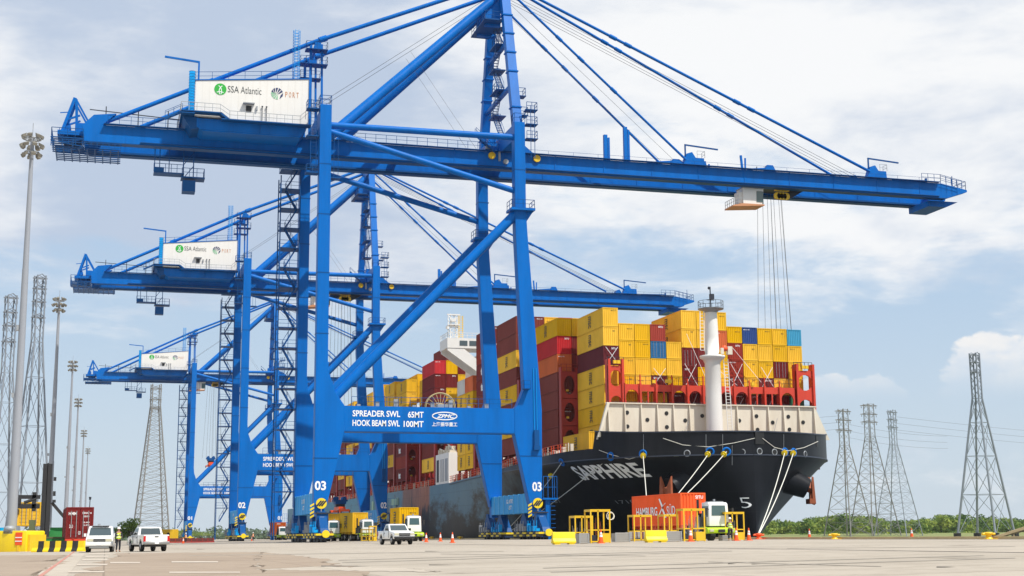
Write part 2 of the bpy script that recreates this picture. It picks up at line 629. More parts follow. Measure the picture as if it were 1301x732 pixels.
QE = 63.0           # quay edge
xs = [-1500, -400, -150, -60, -12, 40, QE]
ys = [-300, -40, 0, 40, 90, 160, 260, 400, 560, 800]
g = MB()
g.add([(x, y, gz(x)) for y in ys for x in xs], [(j * len(xs) + i, j * len(xs) + i + 1, (j + 1) * len(xs) + i + 1, (j + 1) * len(xs) + i) for j in range(len(ys) - 1) for i in range(len(xs) - 1)])
tag(g.build('apron', M['apron']), kind='structure')
qw = MB()
qw.box(QE - 1.2, QE + 0.02, -300, 800, -6, -0.02)
tag(qw.build('quay_wall', M['concrete']), kind='structure')
cope = MB()
for i in range(60):
    cope.box(QE - 0.55, QE + 0.06, 20 + i * 8.0, 20 + i * 8.0 + 7.94, 0.0, 0.20)
tag(cope.build('quay_kerb', mat('kerb_yellow_concrete', (0.52, 0.41, 0.22), 0.85, dirt=0.8, dirt_col=(0.30, 0.25, 0.18), scale=0.7, streak=(1, 0.6, 1))), kind='structure')
seabed = MB()
seabed.add([(-4800, -3000, -9), (4800, -3000, -9), (4800, 4800, -9), (-4800, 4800, -9)], [(0, 1, 2, 3)])
tag(seabed.build('river_bed', mat('river_bed_mud', (0.08, 0.07, 0.05), 0.9)), kind='structure')
wm = mat('river_water', (0.035, 0.06, 0.065), 0.12, spec=0.5, bump=0.5, bscale=0.9)
wt = MB()
wt.add([(QE, -3000, -2.6), (4800, -3000, -2.6), (4800, 4800, -2.6), (QE, 4800, -2.6)], [(0, 1, 2, 3)])
wt.add([(-4800, 800, -2.6), (QE, 800, -2.6), (QE, 4800, -2.6), (-4800, 4800, -2.6)], [(0, 1, 2, 3)])
tag(wt.build('river', wm), kind='structure')


def strip(name, quad, material, lift=0.004, jit=0.0):
    """a flat marking laid on the apron, cut up so that it follows the fall of the ground"""
    mb = MB()
    a, b, c, d = [Vector((*q, 0)) for q in quad]
    n = 30 if jit else 6
    vs = []
    rj = random.Random(int(lift * 1e5) + len(name))
    off = [[rj.gauss(0, jit) for _ in range(n + 1)] for _ in range(4)] if jit else None
    for i in range(n + 1):
        for j in range(n + 1):
            p = a.lerp(b, i / n).lerp(d.lerp(c, i / n), j / n)
            if jit and i in (0, n):
                p = p + Vector((off[0 if i else 1][j] * .5, off[0 if i else 1][j], 0))
            elif jit and j in (0, n):
                p = p + Vector((off[2 if j else 3][i] * .3, off[2 if j else 3][i], 0))
            vs.append((p.x, p.y, gz(p.x) + lift))
    mb.add(vs, [(i * (n + 1) + j, (i + 1) * (n + 1) + j, (i + 1) * (n + 1) + j + 1, i * (n + 1) + j + 1) for i in range(n) for j in range(n)])
    return mb.build(name, material)


def gpt(px, py):
    r = ray(px, py)
    z = -0.2
    for _ in range(12):
        p = r * ((z - CAM_Z) / r.z)
        z = gz(p.x)
    return (p.x, p.y)


def gstrip(name, quad, material, lift=0.004, jit=0.0):
    return tag(strip(name, [gpt(*q) for q in quad], material, lift, jit), kind='structure')


gstrip('worn_paving', ((60, 760), (330, 760), (330, 701.5), (150, 703)), M['asphalt_patch'], 0.004, .5)
gstrip('worn_paving', ((329, 760), (560, 760), (400, 709), (329, 701.5)), M['asphalt_patch'], 0.0055, .6)
gstrip('worn_paving', ((-60, 760), (10, 760), (85, 705), (-40, 706)), M['asphalt_patch'], 0.0045, .5)
gstrip('pale_paving', ((20, 745), (75, 745), (108, 703), (92, 703)), M['pale_patch'], 0.004)
gstrip('pale_paving', ((330, 724), (560, 727), (520, 722.5), (400, 720)), M['pale_patch'], 0.008, .25)
gstrip('paving_line', ((30, 745), (38, 745), (97.5, 699.5), (95.5, 699.5)), M['linered'], 0.012)
for a, b, y in ((112, 140, 703.6), (108, 137, 707.3), (104, 136, 711.5), (97, 136, 717.5), (86, 132, 726.5)):
    gstrip('paving_line', ((a, y + 0.8 + (y - 703) * 0.03), (b, y + 0.5 + (y - 703) * 0.03), (b + 1, y - 0.7), (a + 1, y - 0.6)), M['linewhite'], 0.012)
for a, b, y in ((218, 277, 714), (215, 305, 727.5), (140, 178, 715)):
    gstrip('paving_line', ((a, y + 1), (b, y + 0.9), (b, y - 0.6), (a, y - 0.6)), M['linewhite'], 0.012)
gstrip('paving_line', ((760, 695.6), (1300, 702.3), (1300, 701.6), (760, 695.2)), M['linewhite'], 0.006)
dk = mat('tar_patch', (0.10, 0.085, 0.07), 0.9)
for a, b, y, h in ((408, 470, 719.6, 0.55), (545, 585, 718.0, 0.25), (540, 560, 700.5, 0.25), (1190, 1215, 720.7, 0.5), (925, 936, 716.5, 0.35), (955, 968, 717, 0.2), (250, 262, 698, 0.2)):
    gstrip('tar_seam', ((a, y + h), (a + (b - a) * 0.3, y + h), (b, y), (a, y - h)), dk, 0.01)
for xr in (27.48, 57.96):
    for o in (-0.09, 0.05):
        rl = MB()
        rl.box(xr + o + 0.8 - 0.8, xr + o + 0.04, -60, 700, gz(xr) + 0.002, gz(xr) + 0.012)
        tag(rl.build('crane_rail', M['steel']), kind='structure')


tyre = mat('tyre_mark', (0.27, 0.235, 0.19), 0.9, dirt=0.95, dirt_col=(0.40, 0.35, 0.285), scale=0.9, streak=(1, 1, 1))
for (xa_, ya_), (xb_, yb_), w in (((430, 712), (900, 699.5), .35), ((435, 715), (930, 700.3), .35), ((700, 727), (1290, 709), .5), ((690, 722), (1250, 706), .4), ((560, 704), (820, 706.5), .25), ((240, 706), (640, 700.5), .25), ((900, 714), (1120, 720), .35), ((1000, 697), (1290, 694.5), .2)):
    gstrip('tyre_mark', ((xa_, ya_ + w), (xb_, yb_ + w), (xb_, yb_ - w), (xa_, ya_ - w)), tyre, .0075)
# ------------------------------------------------------------------ ship-to-shore cranes
X0 = 27.4816
CY = (189.268, 303.241, 494.583)
D = 21.0
YC = 11.4
BX = 30.48


def make_crane():
    root = thing('gantry_crane', 'x', 'harbour crane', (X0, CY[0], 0), group='blue ship-to-shore gantry cranes along the quay')
    P = lambda n, mb, m='blue', par=root: mb.build(n, M[m], par)
    # ---- legs
    LL = [(-.82, 4.9), (1.0, 4.9), (3.2, 14.6), (3.2, 18.2), (1.9, 20.0), (1.0, 22.6), (.82, 24.5), (.82, 60.7), (-.82, 60.7)]
    WL = [(29.45, 4.9), (31.25, 4.9), (31.35, 18.2), (30.9, 24), (29.5, 43.5), (29.3, 47), (29.25, 60.3), (27.65, 60.3), (27.65, 47), (27.7, 43.5), (28.75, 21), (27.7, 18.6), (27.3, 18.2), (27.3, 14.6)]
    legs = []
    for poly, top in ((LL, 60.7), (WL, 60.3)):
        for y0 in (0, D):
            me = MB().prism(poly, y0, y0 + 1.6).mesh('leg')
            bevel_mesh(me, 0.05, 1)
            me.polygons.foreach_set('use_smooth', [False] * len(me.polygons))
            me.materials.append(M['blue'])
            lg = link('leg', me, root)
            legs.append(lg)
            xc = poly[-2][0] if top == 60.7 else 28.45
            b = MB()
            xa = -0.82 if top == 60.7 else 27.65
            b.rail([(xa, y0, top), (xa + 1.6, y0, top), (xa + 1.6, y0 + 1.6, top), (xa, y0 + 1.6, top), (xa, y0, top)], 1.3, 1.0, 0.07)
            b.build('handrail', M['blue_dark'], lg)
            sm = MB()
            for z in ((11.0, 28.0, 36.5, 44.8, 52.0) if top == 60.7 else (11.5, 47.0, 53)):
                if top == 60.7:
                    sm.box(-.86, .86 if z > 25 else 2.3, y0 - 0.03, y0 + 1.63, z, z + 0.12)
                else:
                    sm.box(27.62 if z > 40 else 28.1, 29.40 if z > 40 else 31.33, y0 - 0.03, y0 + 1.63, z, z + 0.12)
            sm.build('weld_band', M['blue_dark'], lg)
    # platform round the waterside legs
    for y0 in (0, D):
        b = MB()
        b.box(26.9, 30.5, y0 - 0.7, y0 - 0.03, 46.9, 47.25)
        b.box(26.9, 27.6, y0 - 0.03, y0 + 2.2, 46.9, 47.25)
        b.box(29.5, 30.5, y0 - 0.03, y0 + 2.2, 46.9, 47.25)
        b.prism([(29.4, 45.4), (30.4, 46.9), (29.4, 46.9)], y0 + 0.2, y0 + 0.5)
        pf = P('leg_platform', b, 'blue')
        MB().rail([(27, y0 + 2, 47.25), (27, y0 - .6, 47.25), (30.4, y0 - .6, 47.25), (30.4, y0 + 2, 47.25)], 1.2, 1.2, 0.07).build('handrail', M['blue_dark'], pf)
    # ---- portal beams
    for y0 in (0, D):
        me = MB().prism([(3.15, 14.75), (27.35, 14.75), (27.35, 18.2), (3.15, 18.2)], y0 + 0.06, y0 + 1.54).mesh('portal_beam')
        me.materials.append(M['blue'])
        pb = link('portal_beam', me, root)
        fl = MB()
        fl.box(3.2, 27.3, y0 + 0.0, y0 + 1.6, 14.62, 14.78)
        fl.build('flange', M['blue_dark'], pb)
        MB().rail([(4.2, y0 + 0.3, 18.2), (27, y0 + 0.3, 18.2)], 1.3, 1.6, 0.06).build('handrail', M['blue_dark'], pb)
        # cables and small gear lying on the beam
        j = MB()
        for i in range(8):
            x = 5 + i * 2.6
            j.box(x, x + 0.5, y0 + 0.7, y0 + 1.2, 18.2, 18.5 + 0.4 * ((i * 7) % 3))
        j.build('lamp_box', M['grey'], pb)
    # ---- struts and braces
    for y in (0.8, D + 0.8):
        P('strut', MB().tube((0.6, y, 57.9), (27.9, y, 58.1), .47, 14))
        P('strut', MB().tube((0.6, y, 57.0), (27.9, y, 50.0), .44, 14))
        P('brace', MB().tube((1.6, y, 19.1), (28.9, y, 47.6), .70, 16))
    # ---- cross beams at the top
    for xa, xb in ((-.72, .72), (27.75, 29.15)):
        P('cross_beam', MB().box(xa, xb, 1.6, D, 57.75, 60.1))
        P('hanger', MB().box(xa + .1, xb - .1, 7.7, 8.8, 57.62, 57.74).box(xa + .1, xb - .1, 14.0, 15.0, 57.62, 57.74), 'blue_dark')
    # ---- sill beams, equalisers, bogies
    for xr, xa, xb in ((0, -.78, .78), (BX, 29.55, 31.1)):
        s = MB().box(xa, xb, 1.62, D - .02, 3.7, 6.4)
        sb = P('sill_beam', s, 'cyan')
        s = MB()
        for y in (3.4, 6, 8.6, 11.2, 13.8, 16.4, 19):
            s.box(xa - .06, xb + .06, y, y + .22, 3.66, 6.44)
        s.build('stiffener', M['pale_rib'], sb)
        text('GANTRY', M['letter'], sb, -12.4, -8.6, 5.2, 5.8, xa - 0.02, 0.02, face='-x')
        text('65T', M['letter'], sb, -11.6, -9.6, 4.3, 4.9, xa - 0.02, 0.02, face='-x')
        off = gz(X0 + xr)
        for k, yc in enumerate((-1.9, 4.6, 17.2, 24.5)):
            b = MB()
            b.prism([(yc - 3.0, 1.1), (yc + 3.0, 1.1), (yc + 2.6, 1.7), (yc + 0.7, 3.3), (yc + 0.6, 3.9), (yc - 0.6, 3.9), (yc - 0.7, 3.3), (yc - 2.6, 1.7)], xa + .25, xb - .25, 'x')
            for dy in (-1.8, 1.8):
                b.prism([(yc + dy - 1.2, .35), (yc + dy + 1.2, .35), (yc + dy + 1.1, .9), (yc + dy + .3, 1.5), (yc + dy - .3, 1.5), (yc + dy - 1.1, .9)], xa + .05, xb - .05, 'x')
                b.box(xa - .3, xa + .04, yc + dy - .35, yc + dy + .35, .7, 1.6)
            bg = P('bogie', b, 'blue_dark')
            gb = MB()
            for dy in (-2.2, -.9, .6, 1.9):
                gb.box(xa - .55, xa - .05, yc + dy - .25, yc + dy + .2, 1.15, 1.5 + .35 * ((k + int(dy * 3)) % 3))
                gb.tube((xa - .3, yc + dy + .4, 1.0), (xa - .3, yc + dy + .4, 2.6), .05, 6)
            gb.build('motor', M['grey'] if k % 2 else M['cyan'], bg)
            w = MB()
            for dy in (-2.4, -1.2, 1.2, 2.4):
                w.lathe([(.42, -.3), (.42, .3)], ((xa + xb) / 2, yc + dy, .42 + off), 'x', 14)
            w.build('wheel', M['steel'], bg)
            st = MB()
            for q in range(4):
                za = .42 if q % 2 else .76
                st.box(xa - .36, xb + .36, yc - 3.0 + q * 1.5, yc - 3.0 + (q + 1) * 1.5, za, za + .26)
            st.build('striped_guard', M['barrier_yellow'], bg)
            st = MB()
            for q in range(4):
                za = .76 if q % 2 else .42
                st.box(xa - .36, xb + .36, yc - 3.0 + q * 1.5, yc - 3.0 + (q + 1) * 1.5, za, za + .26)
            st.build('striped_guard', M['black'], bg)
        # leg foot between sill and bogie
        P('leg_foot', MB().box(xa + .1, xb - .1, 0.1, 1.55, 3.3, 4.9))
        P('leg_foot', MB().box(xa + .1, xb - .1, D + .1, D + 1.5, 3.3, 4.9))
        # electric cabinet, warning disc and striped buffer at the near end
        cb = P('electric_cabinet', MB().box(xa, xb, -2.6, -1.6, 1.9, 3.6).box(xa + .3, xb - .3, -2.7, -2.6, 2.2, 3.0), 'blue_dark')
        MB().box(xa + .45, xb - .55, -2.78, -2.7, 2.1, 3.2).build('control_panel', M['grey'], cb)
        MB().box(xa - .15, xb + .15, -2.75, -1.5, 3.6, 3.75).build('cabinet_roof', M['steel'], cb)
        dc = P('warning_disc', MB().lathe([(.72, -.05), (.72, .05)], (xa + .95, -.32, 5.0), 'y', 20), 'barrier_yellow')
        s = MB()
        for q in (-.32, 0, .32):
            s.prism([(xa + .95 + q - .4, 4.7), (xa + .95 + q - .2, 4.6), (xa + .95 + q + .4, 5.35), (xa + .95 + q + .2, 5.4)], -.40, -.375)
        s.build('warning_stripe', M['steel'], dc)
        MB().beam((xa + .95, -.3, 3.6), (xa + .95, -.3, 4.4), .12, .12).build('disc_post', M['grey'], dc)
        s = MB()
        for q in range(4):
            s.prism([(xa - .62, 3.0 + q * .5), (xa - .1, 3.3 + q * .5), (xa - .1, 3.55 + q * .5), (xa - .62, 3.25 + q * .5)], -.9, -.75)
        P('striped_board', s, 'barrier_yellow')
        bu = P('buffer', MB().tube(((xa + xb) / 2, -4.95, .95), ((xa + xb) / 2, -5.7, .95), .35, 12), 'cyan')
        MB().tube(((xa + xb) / 2, -5.7, .95), ((xa + xb) / 2, -6.0, .95), .5, 12).build('buffer_head', M['barrier_yellow'], bu)
        # ladder cage on the outer side of the waterside leg
        if xr:
            lb = MB()
            lb.box(31.4, 33.6, .1, 1.5, 5.5, 5.75)
            lb.rail([(31.5, .2, 5.75), (33.5, .2, 5.75), (33.5, 1.4, 5.75)], 3.0, .6, .06)
            lb.box(31.9, 32.6, .5, 1.1, .0, 5.5)
            for q in range(8):
                lb.ring((32.9, .6, 1.0 + q * .6), .45, .03, 'z', 10, 4)
            P('leg_ladder', lb, 'blue')
    bx = MB().box(30.0, 30.9, -.5, -.02, 12.4, 13.0).box(30.1, 30.8, -.35, -.02, 13.0, 15.2)
    P('cable_box', bx, 'blue_dark')
    for x in (30.2, 30.6):
        P('conduit', MB().tube((x, -.08, 13), (x - .1, -.08, 24.0), .05, 6), 'cyan')
    P('cable_platform', MB().box(28.4, 29.4, -1.2, -.02, 20.9, 21.0).rail([(28.4, -.05, 21), (28.4, -1.15, 21), (29.4, -1.15, 21)], 1.1, .8, .06), 'blue_dark')
    # ---- girders (backreach, bridge and boom)
    for y0, y1 in ((7.56, 8.86), (13.9, 15.2)):
        poly = [(-32.6, 55.15), (104.6, 55.15), (108.4, 56.4), (108.4, 56.75), (103.5, 57.6), (-30.2, 57.6), (-32.6, 56.0)]
        gd = P('girder', MB().prism(poly, y0, y1))
        inner = y1 if y0 < 10 else y0
        r = MB()
        sgn = 1 if y0 < 10 else -1
        yy = sorted((inner, inner + sgn * .55))
        r.box(-32, 104, yy[0] + (.003 if sgn > 0 else 0), yy[1] - (.003 if sgn < 0 else 0), 55.16, 55.42)
        r.build('trolley_rail', M['blue_dark'], gd)
        MB().box(-32, 104.4, y0 - .06, y1 + .06, 55.02, 55.15).build('bottom_flange', M['blue_dark'], gd)  # shade under the girder painted in as a darker blue
        out_ = y0 if y0 < 10 else y1
        h = MB()
        yo = out_ - .0 if y0 < 10 else out_
        w = MB().box(-30, 103, min(yo, yo - sgn * .75), max(yo, yo - sgn * .75), 57.62, 57.7)
        w.build('walkway', M['blue_dark'], gd)
        h.rail([(2.2, yo - sgn * .7, 57.7), (27, yo - sgn * .7, 57.7)], 1.15, 1.5, .06)
        h.rail([(-29.5, yo - sgn * .7, 57.7), (-18.5, yo - sgn * .7, 57.7)], 1.15, 1.5, .06)
        h.rail([(31, yo - sgn * .7, 57.7), (103, yo - sgn * .7, 57.7)], .5, 4, .035, False)
        h.rail([(99.5, yo - sgn * .7, 57.7), (103, yo - sgn * .7, 57.7), (107, yo - sgn * .7, 56.9)], 1.2, 1.0, .06)
        h.build('handrail', M['blue_dark'], gd)
        st = MB()
        for i in range(17):
            x = -27 + i * 7.9
            st.box(x, x + .16, y0 - .07, y1 + .07, 55.17, 57.62)
        st.build('stiffener', M['blue'], gd)
        # light stripe of the festoon rail under the outer web
        MB().box(-25, 103, (y0 - .28) if y0 < 10 else (y1 + .04), (y0 - .04) if y0 < 10 else (y1 + .28), 55.3, 55.42).build('cable_tray', M['blue_dark'], gd)
    ct = MB()
    for x in (-31.2, -20, -9, 12, 23, 104.2):
        ct.box(x, x + .9, 8.9, 13.86, 56.5, 57.5)
    P('cross_tie', ct, 'blue')
    # hinge with its yellow sheaves
    P('boom_hinge', MB().prism([(30.0, 57.6), (33.9, 57.6), (32.6, 58.0), (31.4, 59.0), (30.0, 59.5)], 7.5, 8.9).prism([(30.0, 57.6), (33.9, 57.6), (32.6, 58.0), (31.4, 59.0), (30.0, 59.5)], 13.9, 15.3))
    for x in (26.2, 33.3):
        P('hinge_sheave', MB().lathe([(.55, -.12), (.55, .12)], (x, 7.35, 57.0), 'y', 14), 'yellow')
    # boom posts
    for x, h in ((44.6, 4.1), (47.9, 5.6)):
        for dy in (7.9,):
            b = MB().beam((x, dy, 57.6), (x, dy, 57.6 + h), .55, .55).beam((x + .55, dy, 57.6), (x + .55, dy, 57.2 + h), .3, .3)
            P('boom_post', b)
    for x, h in ((67.7, 2.4), (61.4, 1.0)):
        P('boom_post', MB().beam((x, 7.9, 57.6), (x - .2, 7.9, 57.6 + h), .3, .3).beam((x + .5, 7.9, 57.6), (x + .55, 7.9, 57.2 + h), .22, .22))
    P('latch_arm', MB().beam((51.5, 8, 57.7), (56.5, 8, 58.3), .35, .3).prism([(55.4, 57.6), (58.4, 57.6), (56.8, 58.6), (55.8, 58.6)], 7.7, 8.4))
    P('latch_arm', MB().beam((68.6, 8, 57.8), (72.5, 8, 58.2), .3, .25).prism([(71.5, 57.6), (73.6, 57.6), (73, 58.7), (72, 58.7)], 7.7, 8.4))
    # stay brackets with service jibs
    for x in (58.6, 91.0):
        b = MB().prism([(x - 1.2, 57.6), (x + 2.5, 57.6), (x + 2.4, 59.0), (x + 1.0, 59.0), (x + .4, 59.9), (x - .5, 59.6)], 7.6, 8.6)
        P('stay_bracket', MB().prism([(x - 1.2, 57.6), (x + 2.5, 57.6), (x + 2.4, 59.0), (x + 1.0, 59.0), (x + .4, 59.9), (x - .5, 59.6)], 13.9, 15.1))
        br = P('stay_bracket', b)
        MB().beam((x - .6, 8, 57.6), (x - .6, 8, 61.2), .2, .2).beam((x - .7, 8, 61.1), (x + 5, 8, 60.7), .18, .22).build('service_jib', M['blue_dark'], br)
        MB().rail([(x + 1.2, 7.5, 59.0), (x + 2.5, 7.5, 59.0), (x + 2.5, 8.7, 59.0)], 1.1, .8, .05).build('handrail', M['grey'], br)
    # tip platform
    tp = P('tip_platform', MB().prism([(102.0, 54.0), (105.3, 54.0), (107.6, 55.0), (102.0, 55.0)], 9.2, 15.2), 'blue')
    MB().rail([(103.5, 7.6, 57.5), (106.6, 7.6, 56.9), (108.2, 7.6, 56.8), (108.2, 15, 56.8)], 1.4, 1.0, .07).beam((108.0, 11, 56.5), (108.0, 11, 60), .09, .09).build('handrail', M['blue_dark'], tp)
    jb = MB().beam((94.7, 8, 57.75), (101.0, 8, 57.9), .35, .3).beam((101.0, 8, 57.6), (101.0, 8, 58.4), .3, .3)
    P('service_jib', jb, 'blue_dark')
    # ---- A-frame mast
    nb, nt_, fb, ft = Vector((28.5, 1.6, 60.2)), Vector((28.4, 7.7, 83.6)), Vector((28.5, D - .0, 60.0)), Vector((28.4, 14.6, 83.6))
    for a, b in ((nb, nt_), (fb, ft)):
        mb = MB()
        mb.beam(a, b, 1.35, 1.25, (0, 1, 0))
        ml = P('mast_leg', mb)
        k = MB()
        for t in (.12, .38, .52, .66, .80):
            p = a.lerp(b, t)
            k.box(p.x - .8, p.x + .8, p.y - .78, p.y + .78, p.z, p.z + .2)
        k.build('weld_band', M['blue'], ml)
    for t in (.30, .62, .9):
        P('mast_tie', MB().beam(nb.lerp(nt_, t), fb.lerp(ft, t), .55, .5))
    P('mast_head', MB().box(27.5, 29.3, 7.0, 15.3, 83.2, 85.6).prism([(25.6, 78.0), (28.0, 78.0), (28.0, 83), (25.6, 80.4)], 8.4, 9.2).prism([(25.6, 78.0), (28.0, 78.0), (28.0, 83), (25.6, 80.4)], 13.1, 13.9))
    mhp = P('mast_platform', MB().box(25.0, 27.9, 6.6, 15.2, 78.3, 78.5), 'blue_dark')
    MB().rail([(25.1, 15, 78.5), (25.1, 6.7, 78.5), (27.8, 6.7, 78.5)], 1.2, 1.2, .07).build('handrail', M['blue_dark'], mhp)

    def flight(p, q, w=.8, name='stair_flight', m='blue_dark'):
        p, q = Vector(p), Vector(q)
        side = Vector((0, 0, 1)).cross((q - p)).normalized() * (w / 2)
        b = MB()
        up = Vector((0, 0, 1.0))
        for s in (-1, 1):
            b.beam(p + side * s, q + side * s, .07, .22)
            b.beam(p + side * s + up, q + side * s + up, .05, .05)
            for t in (0.0, .5, 1.0):
                c = p.lerp(q, t) + side * s
                b.beam(c, c + up, .05, .05)
        n = max(3, int(abs(q.z - p.z) / .35))
        for i in range(1, n):
            c = p.lerp(q, i / n)
            b.beam(c - side, c + side, .24, .05)
        return P(name, b, m)
    zs = [60.5, 64.2, 67.9, 71.6, 75.2, 78.5]
    for i, (z0, z1) in enumerate(zip(zs, zs[1:])):
        t0, t1 = (z0 - 60.2) / 23.4, (z1 - 60.2) / 23.4
        ya, yb = 8.2 + (i % 2) * 1.2, 11.6 + (i % 2) * 1.0
        lo, hi = (ya, yb) if i % 2 == 0 else (yb, ya)
        flight((28.0, lo, z0), (28.0, hi, z1 - .1), .8)
        pl = P('landing', MB().box(27.2, 29.2, min(11.0, hi) - 1.2, max(11.0, hi) + 1.2, z1 - .12, z1), 'blue_dark')
        MB().rail([(27.25, hi - 1.1, z1), (27.25, hi + 1.1, z1), (29.1, hi + 1.1, z1)], 1.1, 1.0, .06).build('handrail', M['blue_dark'], pl)
    for z in (62.2, 65.5):          # small balconies on the waterside of the near mast leg
        P('mast_balcony', MB().box(29.0, 30.6, 2.6 + (z - 62) * .3, 4.2 + (z - 62) * .3, z, z + .1).rail([(29.1, 2.7 + (z - 62) * .3, z + .1), (30.5, 2.7 + (z - 62) * .3, z + .1), (30.5, 4.1 + (z - 62) * .3, z + .1)], 1.2, .8, .07), 'blue_dark')
    # machinery and stairs at the mast foot
    eq = MB().box(25.9, 29.9, 8.9, 13.8, 57.75, 59.4).box(26.2, 27.4, 9.3, 10.7, 59.4, 60.6).box(28.0, 29.2, 11, 12.6, 59.4, 61.6)
    P('mast_foot_gear', eq, 'blue')
    P('mast_foot_gear', MB().box(25.2, 25.9, 7.0, 7.5, 57.9, 58.5).box(27.2, 27.5, 7.1, 7.4, 56.2, 57.6).lathe([(.4, -.15), (.4, .15)], (28.4, 7.4, 56.2), 'y', 12), 'grey')
    flight((23.6, 7.0, 60.0), (26.4, 7.0, 57.4), .7)
    wl = MB()
    for i in range(3):
        wl.rail([(29.6, .2, 58.0 + i * 2.2), (31.2, .2, 58.0 + i * 2.2), (31.2, 1.6, 58.0 + i * 2.2)], 1.1, .7, .07)
        wl.box(29.5, 31.3, .1, 1.7, 57.9 + i * 2.2, 58.0 + i * 2.2)
    wl.beam((30.2, .2, 55), (30.2, .2, 63), .08, .08).beam((30.8, .2, 55), (30.8, .2, 63), .08, .08)
    P('ladder_cage', wl, 'blue_dark')
    # ---- stays
    ap_n, ap_f = Vector((28.9, 7.5, 84.9)), Vector((28.4, 14.5, 85.2))

    def stay(name, a, b, r, pins):
        a, b = Vector(a), Vector(b)
        s = P(name, MB().tube(a, b, r, 8))
        k = MB()
        d = (b - a).normalized()
        for t in pins:
            c = a.lerp(b, t)
            k.tube(c - d * .6, c + d * .6, r * 1.4, 8)
        k.build('stay_joint', M['blue'], s)
        return s
    stay('forestay', ap_n, (90.3, 7.5, 58.75), .24, (.28, .32, .62, .66))
    stay('forestay', ap_n + Vector((-.0, .35, -.3)), (88.1, 14.5, 59.3), .22, (.28, .32, .62, .66))
    stay('forestay', ap_n + Vector((-.6, 0, -.6)), (57.8, 7.5, 58.6), .20, (.3, .42, .6))
    stay('forestay', ap_f, (56.9, 14.5, 59.2), .20, (.3, .42, .6))
    stay('backstay', (-31.0, 8.1, 57.6), (-.3, 8.1, 72.9), .33, (.5,))
    stay('backstay', (-.3, 8.1, 72.9), (27.9, 8.1, 85.2), .33, (.03,))
    stay('backstay', (-29.0, 14.6, 57.6), (.1, 14.6, 72.6), .33, (.5,))
    stay('backstay', (.1, 14.6, 72.6), (27.9, 14.6, 85.2), .33, (.03,))
    # main diagonal tubes
    P('main_backstay', MB().tube((1.2, 3.4, 57.2), (27.2, 8.8, 82.6), .74, 16))
    P('main_backstay', MB().tube((1.2, 19.2, 57.2), (27.2, 13.6, 82.6), .74, 16))
    # hoist ropes
    rp = MB()
    for dy in (10.0, 10.9, 11.9, 12.8):
        rp.tube((29, dy, 84.6), (89.5, dy, 58.4), .035, 4)
    for dy in (9.5, 12.9):
        rp.tube((29, dy, 83.0), (57, dy, 58.6), .028, 4)
    P('boom_rope', rp, 'rope')
    rp = MB()
    for dy in (9.2, 12.6):
        rp.tube((-.2, dy, 63.2), (26.5, dy, 83.0), .03, 4)
        rp.tube((14, dy, 73), (24.4, dy, 58.2), .02, 4)
    P('rope', rp, 'rope')
    # backstay saddle post
    sp = MB()
    for dy in (8.1, 14.6):
        sp.beam((-1.2, dy, 57.6), (-1.2, dy, 72.4), .38, .38)
        sp.beam((.6, dy, 57.6), (.4, dy, 72.4), .30, .30)
        sp.prism([(-.9, 71.6), (.5, 71.6), (.2, 72.6), (-.6, 72.6)], dy - .3, dy + .3)
    sp.beam((-.4, 8, 71.9), (-.4, 14.7, 71.9), .35, .35)
    so = P('saddle_post', sp)
    b = MB()
    for z in (69.0, 71.3):
        for ya_ in (7.1, 13.7):
            b.box(-2.0, 1.2, ya_, ya_ + 1.9, z, z + .08)
            b.rail([(-1.95, ya_ + 1.8, z + .1), (-1.95, ya_ + .05, z + .1), (1.15, ya_ + .05, z + .1), (1.15, ya_ + 1.8, z + .1)], 1.1, 1.1, .05)
    b.build('platform', M['blue_dark'], so)
    lc = MB()
    for x in (-2.9, -3.9):
        lc.beam((x, 7.5, 65.2), (x, 7.5, 74), .07, .07)
    for i in range(20):
        lc.ring((-3.4, 7.4, 65.4 + i * .44), .5, .035, 'z', 10, 4)
    for i in range(6):
        t = 2 * PI * i / 6
        lc.beam((-3.4 + .5 * math.cos(t), 7.4 + .5 * math.sin(t), 65.2), (-3.4 + .5 * math.cos(t), 7.4 + .5 * math.sin(t), 74), .05, .05)
    lc.build('ladder_cage', M['cyan'], so)
    # ---- machinery house
    hx0, hx1, hy0, hy1 = -17.9, -2.0, 3.2, 18.4
    h = MB().prism([(hx0, 58.5), (hx1, 58.5), (hx1, 65.2), (hx0, 63.7)], hy0, hy1)
    mh = P('machinery_house', h, 'housewhite')
    pn = MB()
    for i in range(1, 16):
        x = hx0 + i * (hx1 - hx0) / 16
        zt = 63.7 + 1.5 * (x - hx0) / (hx1 - hx0)
        pn.box(x - .02, x + .02, hy0 - .018, hy0 - .002, 58.6, zt - .1)
    pn.build('panel_seam', mat('seam_white', (0.70, 0.68, 0.64), 0.5), mh)
    MB().prism([(hx0 - .1, 63.72), (hx1 + .1, 65.22), (hx1 + .1, 65.36), (hx0 - .1, 63.86)], hy0 - .1, hy1 + .1).build('roof_edge', M['blue'], mh)
    MB().rail([(hx0, hy0 + .1, 63.8), (hx1, hy0 + .1, 65.3)], 1.2, 2.1, .055).rail([(hx0, hy1 - .1, 63.8), (hx1, hy1 - .1, 65.3)], 1.2, 2.1, .055).build('roof_rail', M['blue_dark'], mh)
    MB().box(-10.85, -10.1, hy0 - .1, hy0 - .01, 59.75, 60.6).build('door', M['plastic'], mh)
    MB().box(-11.3, -9.7, hy0 - .6, hy0 - .01, 60.8, 60.95).box(-9.45, -9.25, hy0 - .3, hy0 - .01, 60.0, 60.6).build('door_canopy', M['grey'], mh)
